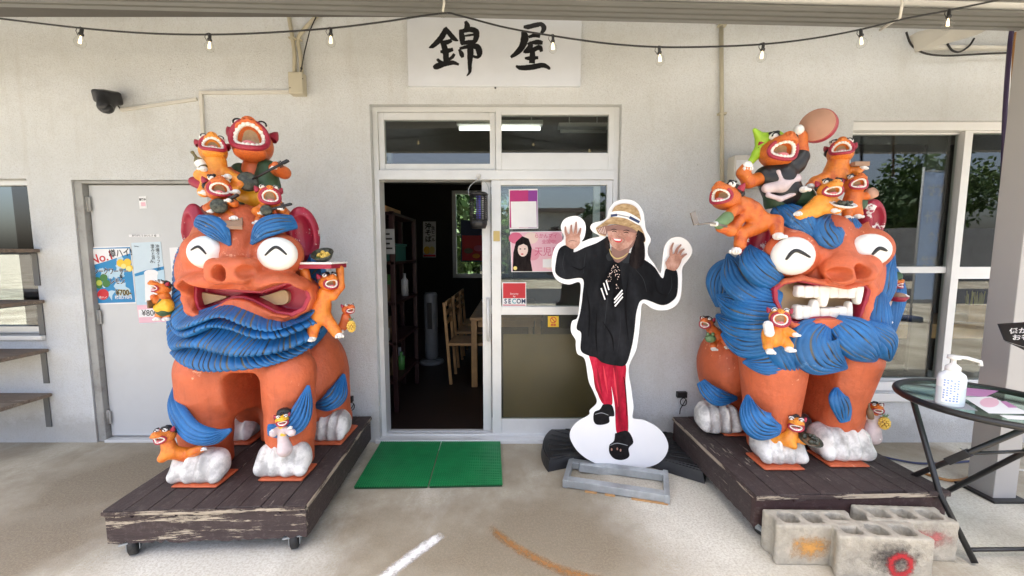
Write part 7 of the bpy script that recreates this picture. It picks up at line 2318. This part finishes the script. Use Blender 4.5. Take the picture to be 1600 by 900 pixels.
leg([top1, e1]); leg([top1 + Vector((.27, .04, 0)), e1 + Vector((.42, 0, 0))])
leg([e1, e1 + Vector((.42, 0, 0))], .012, 'foot_bar')
leg([Vector((f1.x, f1.y, .013)).lerp(P(1468, 771, 1.80), .18), Vector((f1.x + .5, f1.y + .02, .013)).lerp(P(1468, 771, 1.80) + Vector((.48, -.05, 0)), .18)], .009, 'cross_bar')
leg([top1.lerp(e1, .35), (top1 + Vector((.27, .04, 0))).lerp(e1 + Vector((.42, 0, 0)), .35)], .008, 'cross_bar')
MB().bar(top1.lerp(e1, .33), top1.lerp(e1, .45), .034, .034, (0, 0, 1), .004).build('joint', 'black_plastic', tb)
# paper coaster, menus
bt = PG(1483, 634, tz)
def laid(name, label, quad, m, z, cat='paper'):
    t = thing(name, label, cat, tuple(PG(quad[0][0], quad[0][1], z)))
    MB().prism([PG(u, v, z) for u, v in quad], (0, 0, .0012)).build('sheet', m, t)
    return t
laid('black_card', 'black card lying under the sanitizer bottle', [(1441, 624), (1505, 628), (1528, 642), (1470, 636)], 'p_grey', tz + .004, 'card')
t = laid('menu_sheet', 'white menu sheet with pink print on the glass table', [(1506, 621), (1548, 620), (1612, 647), (1545, 646)], 'paper', tz + .0045, 'menu')
MB().prism([PG(u, v, tz + .0061) for u, v in circ(1546, 629, 15, 7.5)], (0, 0, .0003)).build('print', 'p_pale_pink', t)
MB().prism([PG(u, v, tz + .0061) for u, v in [(1563, 627), (1572, 627), (1590, 637), (1576, 637)]], (0, 0, .0003)).build('print', 'p_mauve', t)
t = laid('menu_sheet', 'pale purple menu sheet at the back of the glass table', [(1508, 606), (1560, 611), (1540, 620), (1504, 618)], 'p_mauve', tz + .0045, 'menu')
laid('paper_strip', 'thin white paper strip at the front of the glass table', [(1562, 649), (1620, 651), (1620, 657), (1575, 655)], 'paper', tz + .0045)
# sanitizer pump bottle
sb = thing('sanitizer_bottle', 'clear plastic hand sanitizer bottle with white pump on the glass table', 'bottle', (bt.x, bt.y, tz + .0055))
z0 = tz + .0056
r_ = PX(19, bt.y) * 1.0
hgt = (634 - 578) * bt.y / F_PX
MB().lathe([(.001, 0), (r_ * .93, 0), (r_, .006), (r_, hgt * .78), (r_ * .9, hgt * .9), (r_ * .5, hgt), (r_ * .42, hgt + .004), (.001, hgt + .004)], (bt.x, bt.y, z0), 28, Matrix.Diagonal((1, .75, 1))).build('body', 'bottle_clear', sb)
MB().lathe([(r_ * 1.004, .012), (r_ * 1.004, hgt * .55)], (bt.x, bt.y, z0), 28, Matrix.Diagonal((1, .75, 1))).build('gel_level', 'gel', sb)
yaw = math.atan2(-bt.x, bt.y)
mb = MB()
lab_p = [(r_ * 1.012, .02), (r_ * 1.012, hgt * .74)]
vs, fs = [], []
for i in range(9):
    q = R(-165 + i * 9)
    for z in (.02, hgt * .74):
        vs.append((bt.x + r_ * 1.014 * math.cos(q), bt.y + .75 * r_ * 1.014 * math.sin(q), z0 + z))
MB().add(vs, [(2 * i, 2 * i + 2, 2 * i + 3, 2 * i + 1) for i in range(8)], True).build('label', 'p_white', sb)
mb = MB()
for i in range(5):
    for j in range(9):
        if (i * 7 + j * 3) % 5 == 0: continue
        q0, q1 = R(-160 + i * 13), R(-152 + i * 13)
        za_, zb3 = z0 + .026 + j * hgt * .072, z0 + .026 + j * hgt * .072 + hgt * .045
        k_ = r_ * 1.02
        mb.add([(bt.x + k_ * math.cos(q0), bt.y + .75 * k_ * math.sin(q0), za_), (bt.x + k_ * math.cos(q1), bt.y + .75 * k_ * math.sin(q1), za_), (bt.x + k_ * math.cos(q1), bt.y + .75 * k_ * math.sin(q1), zb3), (bt.x + k_ * math.cos(q0), bt.y + .75 * k_ * math.sin(q0), zb3)], [(0, 1, 2, 3)])
mb.build('label_print', 'p_banner', sb, clean=False)
mb = MB().lathe([(.001, hgt), (r_ * .48, hgt), (r_ * .48, hgt + .018), (r_ * .25, hgt + .03), (r_ * .16, hgt + .035), (r_ * .16, hgt + .052), (r_ * .42, hgt + .056), (r_ * .4, hgt + .07), (.001, hgt + .072)], (bt.x, bt.y, z0), 18)
nz = Vector((bt.x, bt.y, z0 + hgt + .064))
mb.tube([nz, nz + Vector((.045, -.012, -.002)), nz + Vector((.092, -.025, -.016)), nz + Vector((.094, -.026, -.034))], .0075, 8)
mb.build('pump', 'white_plastic', sb)
# black notice on a lectern at the right edge
bs = thing('notice_stand', 'black notice board with white lettering at the right edge', 'sign', (2.3, 1.60, 0))
q4 = [P(1561, 508, 1.66), P(1660, 502, 1.50), P(1660, 560, 1.46), P(1571, 533, 1.62)]
MB().prism(q4, (0.004, .010, .004)).build('board', 'black_metal', bs)
MB().prism([P(1571, 533.5, 1.62), P(1660, 560.5, 1.46), P(1660, 575, 1.47), P(1600, 545, 1.60)], (0.004, .010, 0)).build('board_edge', 'black_plastic', bs)
MB().tube([Vector((2.36, 1.62, .02)), Vector((2.36, 1.62, P(1600, 545, 1.6).z))], .015, 8).build('post', 'black_metal', bs)
e_x = (q4[1] - q4[0]).normalized()
e_z = (q4[3] - q4[0]).normalized()
nrm = e_x.cross(e_z).normalized()
def lett(body, u, v, size):
    o = text_obj('lettering', body, size, (0, 0, 0), 'p_white', None, (0, 0, 0), 'LEFT', .0002, .0004)
    ey = (-nrm).cross(e_x) if False else None
    up = (q4[0] - q4[3]).normalized()
    up = (up - e_x * up.dot(e_x)).normalized()
    n_ = e_x.cross(up)
    Mx = Matrix(((e_x.x, up.x, n_.x, 0), (e_x.y, up.y, n_.y, 0), (e_x.z, up.z, n_.z, 0), (0, 0, 0, 1)))
    Ypl = 1.655
    # the point of the board plane on this sight line
    dvec = Vector(ray(u, v)); o0 = Vector((0, 0, CAM_Z))
    s = (q4[0] - o0).dot(n_) / dvec.dot(n_)
    pos = o0 + dvec * (s * .996)
    o.data.transform(Mx)
    o.parent = bs
    o.location = pos - bs.location
lett('係が席に', 1577, 518, .026)
lett('お名前', 1581, 528, .026)
# hoses on the floor
for (pts, m_, lab, r__) in (([(1374, 712), (1400, 718), (1440, 724), (1500, 722), (1560, 714), (1640, 700)], 'cable_blue', 'dark blue hose lying on the floor behind the table', .007), ([(1440, 738), (1480, 750), (1510, 748), (1528, 735), (1532, 715), (1545, 700)], 'cable_orange', 'tan hose looping on the floor beside the grey post', .009)):
    tag(MB().tube([PG(u, v, .01) for u, v in spline(pts, 40)], r__, 8).build('hose', m_), lab, 'hose')
tag(MB().tube([PG(u, v, .012) for u, v in spline([(1500, 700), (1530, 712), (1565, 728), (1600, 735)], 20)], .006, 8).build('hose', 'duct_white'), 'thin white hose on the floor at the foot of the grey post', 'hose')
# ------------------------------------------------------------------ things inside the room
def chair(label, c, ang):
    t = thing('chair', label, 'chair', (c[0], c[1], 0), 'wooden chairs at the dining table')
    M = Matrix.Translation((c[0], c[1], 0)) @ Matrix.Rotation(ang, 4, 'Z')
    MB().box((-.2, -.2, .42), (.2, .2, .45), .006, M).build('seat', 'wood_light', t)
    for (x, y, h) in ((-.18, -.18, .42), (.18, -.18, .42)):
        MB().box((x - .018, y - .018, 0), (x + .018, y + .018, h), .003, M).build('leg', 'wood_light', t)
    for x in (-.18, .18):
        MB().bar(M @ Vector((x, .18, 0)), M @ Vector((x, .24, .88)), .036, .03, (1, 0, 0), .003).build('leg', 'wood_light', t)
    for z in (.84, .74, .64):
        MB().box((-.17, .215, z), (.17, .235, z + .05), .004, M).build('back_slat', 'wood_light', t)
    return t
ty = 4.3
a = P(742, 482, ty)
tt_ = thing('dining_table', 'light wood dining table inside the open doorway', 'table', (a.x + .4, ty + .4, 0))
zt_ = .74
x0 = a.x - .02
MB().box((x0, 3.95, zt_ - .035), (x0 + .75, 5.6, zt_), .006).build('table_top', 'wood_light', tt_)
for (x, y) in ((x0 + .04, 4.0), (x0 + .7, 4.0), (x0 + .04, 5.55), (x0 + .7, 5.55)):
    MB().box((x - .03, y - .03, 0), (x + .03, y + .03, zt_ - .036), .004).build('leg', 'wood_light', tt_)
for (x, y) in ((x0 + .37, 4.02), (x0 + .37, 5.53)):
    MB().box((x - .29, y - .012, zt_ - .11), (x + .29, y + .012, zt_ - .037), .003).build('apron', 'wood_light', tt_)
chair('nearest wooden chair at the dining table inside the doorway', (x0 - .04, 4.25), R(90))
chair('middle wooden chair at the dining table inside the doorway', (x0 - .04, 4.85), R(90))
chair('farthest wooden chair at the dining table inside the doorway', (x0 - .04, 5.4), R(90))
c = P(674, 525, 4.9)
tf = thing('tower_fan', 'white tower fan standing in the dark room', 'fan', (c.x, c.y, 0))
ztop = P(674, 457, 4.9).z
MB().lathe([(.001, 0), (.16, 0), (.15, .03), (.05, .05), (.001, .05)], (c.x, c.y, .0), 24).build('base', 'fan_white', tf)
MB().lathe([(.001, .05), (.07, .05), (.085, .1), (.085, ztop - .03), (.07, ztop), (.001, ztop)], (c.x, c.y, 0), 20).build('column', 'fan_white', tf)
MB().box((c.x - .03, c.y - .09, .45), (c.x + .03, c.y - .08, ztop - .12), .004).build('grille', 'black_plastic', tf)
# shelf rack at left
rk = thing('shelf_rack', 'dark red storage rack crowded with goods inside the doorway', 'shelf', (-1.35, 4.0, 0))
sxa, sxb, sya, syb = X(597, 400, 3.5), X(640, 400, 3.9), 3.35, 4.1
for (x, y) in ((sxa, sya), (sxb, sya), (sxa, syb), (sxb, syb)):
    MB().box((x - .02, y - .02, 0), (x + .02, y + .02, 1.75), .003).build('upright', 'shelf_red', rk)
for z in (.25, .6, .95, 1.3, 1.72):
    MB().box((sxa - .02, sya - .02, z), (sxb + .02, syb + .02, z + .025), .002).build('shelf_board', 'shelf_red', rk)
rg = random.Random(21)
bx = thing('storage_box', 'teal storage box on the dark red rack', 'box', (sxb - .1, 3.5, 1.326))
MB().box((sxb - .22, 3.36, 1.326), (sxb + .02, 3.7, 1.46), .008).build('tub', 'crate_teal', bx)
MB().box((sxb - .23, 3.35, 1.4605), (sxb + .03, 3.71, 1.48), .006).build('lid', 'crate_teal', bx)
cb = thing('cardboard_box', 'flat tan cardboard tray on top of the dark red rack', 'box', (sxa + .1, 3.5, 1.746))
MB().box((sxa - .02, 3.34, 1.746), (sxb - .05, 3.8, 1.80), .004).build('tray', 'wood_light', cb)
nt_ = thing('notice', 'white printed notice hanging on the dark red rack', 'notice', (sxa, 3.32, 1.4))
MB().box((sxa - .01, 3.318, 1.39), (sxa + .17, 3.322, 1.60)).build('sheet', 'p_grey', nt_)
for i in range(4):
    MB().box((sxa + .01, 3.3165, 1.43 + i * .04), (sxa + .15 - .02 * (i % 2), 3.3178, 1.445 + i * .04)).build('print_line', 'ink', nt_)
combos = [(z_q, m_q) for z_q in (.276, .626, .976) for m_q in ('p_grey', 'brown_paint', 'p_green')]
for i in range(9):
    z = combos[i][0]
    x, y = rg.uniform(sxa + .03, sxb - .04), rg.uniform(3.4, 4.0)
    h = rg.uniform(.1, .24)
    o = MB().lathe([(.001, 0), (.035, 0), (.035, h * .7), (.015, h * .8), (.015, h), (.001, h)], (x, y, z), 10)
    m_ = combos[i][1]
    nm_ = {'p_grey': 'grey', 'label_white': 'white', 'brown_paint': 'brown', 'p_green': 'green', 'p_navy': 'navy'}[m_]
    tag(o.build('bottle', m_), 'small %s bottle standing on the %s board of the red rack' % (nm_, {.276: 'lowest', .626: 'second', .976: 'third'}[z]), 'bottle', 'bottles on the red rack')
# posters in the room
yb = ry1 - .012
wp = thing('wall_poster', 'tall white poster with brushed lettering on the back wall of the room', 'poster', tuple(P(672, 402, yb)))
MB().prism([P(u, v, yb) for u, v in rect_uv(661, 346, 681, 402)], (0, .004, 0)).build('sheet', 'p_white', wp)
txt(wp, '沖\nそ\nば', 669, 364, 10, 'ink', 2, yb, bold=.004); txt(wp, '生\nビ\nー\nル', 677, 366, 6, 'ink', 2, yb, bold=.002)
ink(wp, 'beer_print', circ(667, 391, 5, 6), 'p_yellow', 2, yb); ink(wp, 'beer_print', circ(675, 391, 4.5, 6), 'p_lemon', 2.3, yb); ink(wp, 'strip', rect_uv(661.5, 398, 680.5, 401), 'p_red', 2, yb)
wq = thing('wall_poster', 'dark red food poster hanging across the back window', 'poster', tuple(P(740, 409, yb - .2)))
MB().prism([P(u, v, yb - .2) for u, v in rect_uv(720, 344, 775, 409)], (0, .004, 0)).build('sheet', 'p_navy', wq)
ink(wq, 'print', rect_uv(722, 368, 773, 407), 'p_red', 1, yb - .2)
for (u, v, r, m_) in ((732, 392, 7, 'brown_paint'), (748, 388, 8, 'p_rose'), (762, 396, 7, 'brown_paint'), (744, 400, 6, 'p_orange')):
    ink(wq, 'dish_print', circ(u, v, r, r * .6), m_, 2 + u * .01, yb - .2)
# counter behind the right-hand window
ct = thing('counter_table', 'light wood counter table behind the right window', 'table', (3.2, 3.6, 0))
zc_ = .80
MB().box((2.5, 3.25, zc_ - .04), (5.0 - .05, 3.85, zc_), .006).build('table_top', 'wood_light', ct)
for x in (2.6, 3.7, 4.8):
    MB().box((x - .03, 3.5, 0), (x + .03, 3.56, zc_ - .041), .004).build('leg', 'wood_light', ct)
MB().box((2.5, 3.252, zc_ - .12), (4.95, 3.27, zc_ - .041)).build('apron', 'wood_light', ct)
cx = P(1518, 505, 3.4)
hb = thing('chopstick_box', 'wooden box full of chopsticks on the counter behind the right window', 'box', (cx.x, 3.4, zc_))
for (lo_, hi_) in (((-.09, -.05, .001), (.09, -.042, .15)), ((-.09, .042, .001), (.09, .05, .15)), ((-.09, -.0415, .001), (-.082, .0415, .15)), ((.082, -.0415, .001), (.09, .0415, .15))):
    MB().box(tuple(Vector(lo_) + Vector((cx.x, 3.4, zc_))), tuple(Vector(hi_) + Vector((cx.x, 3.4, zc_))), .001).build('box_side', 'clay_brown' if False else 'wood_light', hb)
for i in range(22):
    x, y = cx.x + rg.uniform(-.07, .07), 3.4 + rg.uniform(-.03, .03)
    MB().tube([(x, y, zc_ + .01), (x + rg.uniform(-.02, .02), y, zc_ + rg.uniform(.22, .27))], .0035, 6).build('chopstick', 'p_lemon', hb)
cn = thing('tin_can', 'small brown tin lying on the counter beside the chopstick box', 'tin', (cx.x - .2, 3.36, zc_))
MB().tube([(cx.x - .27, 3.36, zc_ + .042), (cx.x - .13, 3.36, zc_ + .042)], .041, 16).build('can', 'brown_paint', cn)
for i, x in enumerate((2.55, 3.15, 3.8)):
    lab = ('grey cushioned stool nearest the statue behind the right window', 'grey cushioned stool in the middle behind the right window', 'grey cushioned stool farthest right behind the window')[i]
    t = thing('stool', lab, 'stool', (x, 3.12, 0), 'cushioned stools at the counter')
    MB().box((x - .2, 2.97, .40), (x + .2, 3.22, .47), .025).build('cushion', 'cushion', t)
    MB().box((x - .19, 2.98, .355), (x + .19, 3.21, .399), .004).build('frame', 'wood_light', t)
    for (sx, sy) in ((-1, 0), (1, 0), (-1, 1), (1, 1)):
        MB().box((x + sx * .16 - .018, 3.0 + sy * .17, 0), (x + sx * .16 + .018, 3.035 + sy * .17, .354), .003).build('leg', 'wood_light', t)
# cups by the statue window
for i, (u, lab) in enumerate(((1408, 'clear glass jar on the counter, left of the tin'), (1436, 'second clear glass jar on the counter behind the window'))):
    c = P(u, 505, 3.45)
    tag(MB().lathe([(.001, .002), (.04, .002), (.045, .11), (.041, .11), (.037, .008), (.001, .008)], (c.x, 3.45, zc_), 16).build('glass_jar', 'window_glass'), lab, 'jar')

# ------------------------------------------------------------------ across the road (seen mirrored in the window glass)
nb = thing('neighbour_house', 'pale pink house with grey roof across the road', 'building', (12, -15, 0))
holed_wall(5, 16, 0, 3.3, [(8.0, 9.6, 1.2, 2.3), (12.2, 13.8, 1.2, 2.3)], -15.2, -15.0).build('wall', 'pink_wall', nb)
MB().box((5, -21, 0), (16, -15.21, 3.3)).build('wall', 'pink_wall', nb)
MB().box((4.5, -21.5, 3.301), (16.5, -14.5, 3.5)).build('roof', 'roof_tile', nb)
for x in (8.0, 12.2):
    w = rect_frame(MB(), x + .01, x + 1.59, 1.21, 2.29, -15.1, -15.02, .06, .06, .06, .06).build('window', 'white_plastic', nb)
    MB().box((x + .77, -15.09, 1.27), (x + .83, -15.03, 2.23)).build('mullion', 'white_plastic', w)
    MB().box((x + .07, -15.07, 1.27), (x + 1.53, -15.06, 2.23)).build('glass_pane', 'dark_glass', w)
nb2 = thing('garden_wall', 'weathered grey concrete wall across the road', 'wall', (24, -14, 0))
for i in range(12):
    MB().box((16.4 + i * 1.6, -14.3, 0), (17.98 + i * 1.6, -14.1, 2.6 + .02 * (i % 3)), .01).build('panel', 'grey_wall', nb2)
nb3 = thing('neighbour_house', 'long grey building across the road facing the entrance', 'building', (-6, -15, 0))
holed_wall(-22, 3.5, 0, 3.6, [(-3, -1.2, 1, 2.2), (-9, -7.2, 1, 2.2), (-15, -13, 1, 2.2)], -16.2, -16.0).build('wall', 'grey_wall', nb3)
MB().box((-22, -22, 0), (3.5, -16.21, 3.6)).build('wall', 'grey_wall', nb3)
MB().box((-22.4, -22.4, 3.601), (3.9, -15.6, 3.8)).build('roof', 'roof_tile', nb3)
for x in (-3, -9, -15):
    w = rect_frame(MB(), x + .01, x + 1.79, 1.01, 2.19, -16.1, -16.02, .06, .06, .06, .06).build('window', 'white_plastic', nb3)
    MB().box((x + .07, -16.07, 1.07), (x + 1.73, -16.06, 2.13)).build('glass_pane', 'dark_glass', w)
# banner flag beside the forecourt
fb = thing('banner_flag', 'tall blue banner flag with pale lettering on a pole', 'flag', (8.55, -2.2, 0))
MB().tube([(8.2, -2.2, .0), (8.2, -2.2, 3.1)], .016, 8).build('pole', 'white_plastic', fb)
MB().tube([(8.2, -2.2, 3.02), (8.85, -2.2, 3.02)], .010, 8).build('cross_pole', 'white_plastic', fb)
MB().lathe([(.001, 0), (.2, 0), (.18, .1), (.03, .12)], (8.2, -2.2, 0), 16).build('base', 'p_navy', fb)
vs, fs = [], []
for i in range(9):
    for j in range(2):
        vs.append((8.22 + .6 * i / 8, -2.2 + .03 * math.sin(i * 1.1), (3.0, .45)[j]))
mesh_obj('cloth', vs, [(2 * i, 2 * i + 2, 2 * i + 3, 2 * i + 1) for i in range(8)], 'banner_cloth', fb, True)
for k, (b_, z) in enumerate((('海鮮丼', 2.62), ('海鮮汁', 2.1), ('定食', 1.68), ('海鮮丼', 1.2))):
    text_obj('lettering', b_, .24, (8.52, -2.2 + .045, z), 'p_white', fb, (math.pi / 2, 0, math.pi), 'CENTER', .001, .006, .75)

# trees
def tree(label, c, h, r, seed, leaf='leaf', nl=5200, name='broadleaf_tree', ls=.22):
    rg = np.random.default_rng(seed)
    t = thing(name, label, 'tree', (c[0], c[1], 0), 'trees around the shop')
    mb = MB()
    c = Vector((c[0], c[1], 0))
    top = c + Vector((rg.uniform(-.3, .3), rg.uniform(-.3, .3), h * .55))
    mb.tube([c, c.lerp(top, .5) + Vector((.1, 0, 0)), top], [h * .035, h * .028, h * .018], 9)
    tips = []
    for i in range(9):
        a = rg.uniform(0, 6.283)
        s = c.lerp(top, rg.uniform(.55, 1))
        e = s + Vector((math.cos(a) * r * .75, math.sin(a) * r * .75, h * rg.uniform(.1, .4)))
        mb.tube([s, s.lerp(e, .5) + Vector((0, 0, .2)), e], [h * .014, h * .009, h * .004], 6)
        tips += [e, s.lerp(e, .6)]
    mb.build('trunk', 'bark', t)
    cen = np.array([tuple(e) for e in tips])
    pick = cen[rg.integers(0, len(cen), nl)]
    off = rg.normal(0, 1, (nl, 3)); off /= np.linalg.norm(off, axis=1)[:, None]
    pos = pick + off * (rg.random((nl, 1)) ** .5) * r * .46
    ax = rg.normal(0, 1, (nl, 3)); ax /= np.linalg.norm(ax, axis=1)[:, None]
    bx_ = np.cross(ax, rg.normal(0, 1, (nl, 3))); bx_ /= np.linalg.norm(bx_, axis=1)[:, None]
    s = ls * rg.uniform(.6, 1.3, (nl, 1))
    V = np.stack([pos - ax * s, pos + bx_ * s * .45, pos + ax * s, pos - bx_ * s * .45], 1).reshape(-1, 3)
    o = bpy.data.objects.new('crown', np_mesh('crown', V, np.arange(nl * 4).reshape(-1, 4), leaf))
    link(o, t)
    return t
tree('large dense tree beyond the grey wall across the road, nearest the banner', (21, -19.5), 5.6, 2.6, 1)
tree('pale green tree beyond the grey wall, farthest along the road', (27, -20), 7.5, 3.4, 2, 'leaf_light')
tree('dark tree rising behind the pink house', (9, -27), 6.5, 2.8, 3)
tree('green tree rising behind the long grey building', (-7, -25), 8.5, 3.6, 4, 'leaf_light')
tree('bushy tree outside the back window of the room', (.2, 9.2), 2.6, 1.7, 5, 'leaf_light', 9000, 'garden_tree', .12)
tree('second bushy tree behind the shop, left of the first', (-1.7, 10.4), 4.0, 1.8, 6, 'leaf', 4000, 'garden_tree', .12)
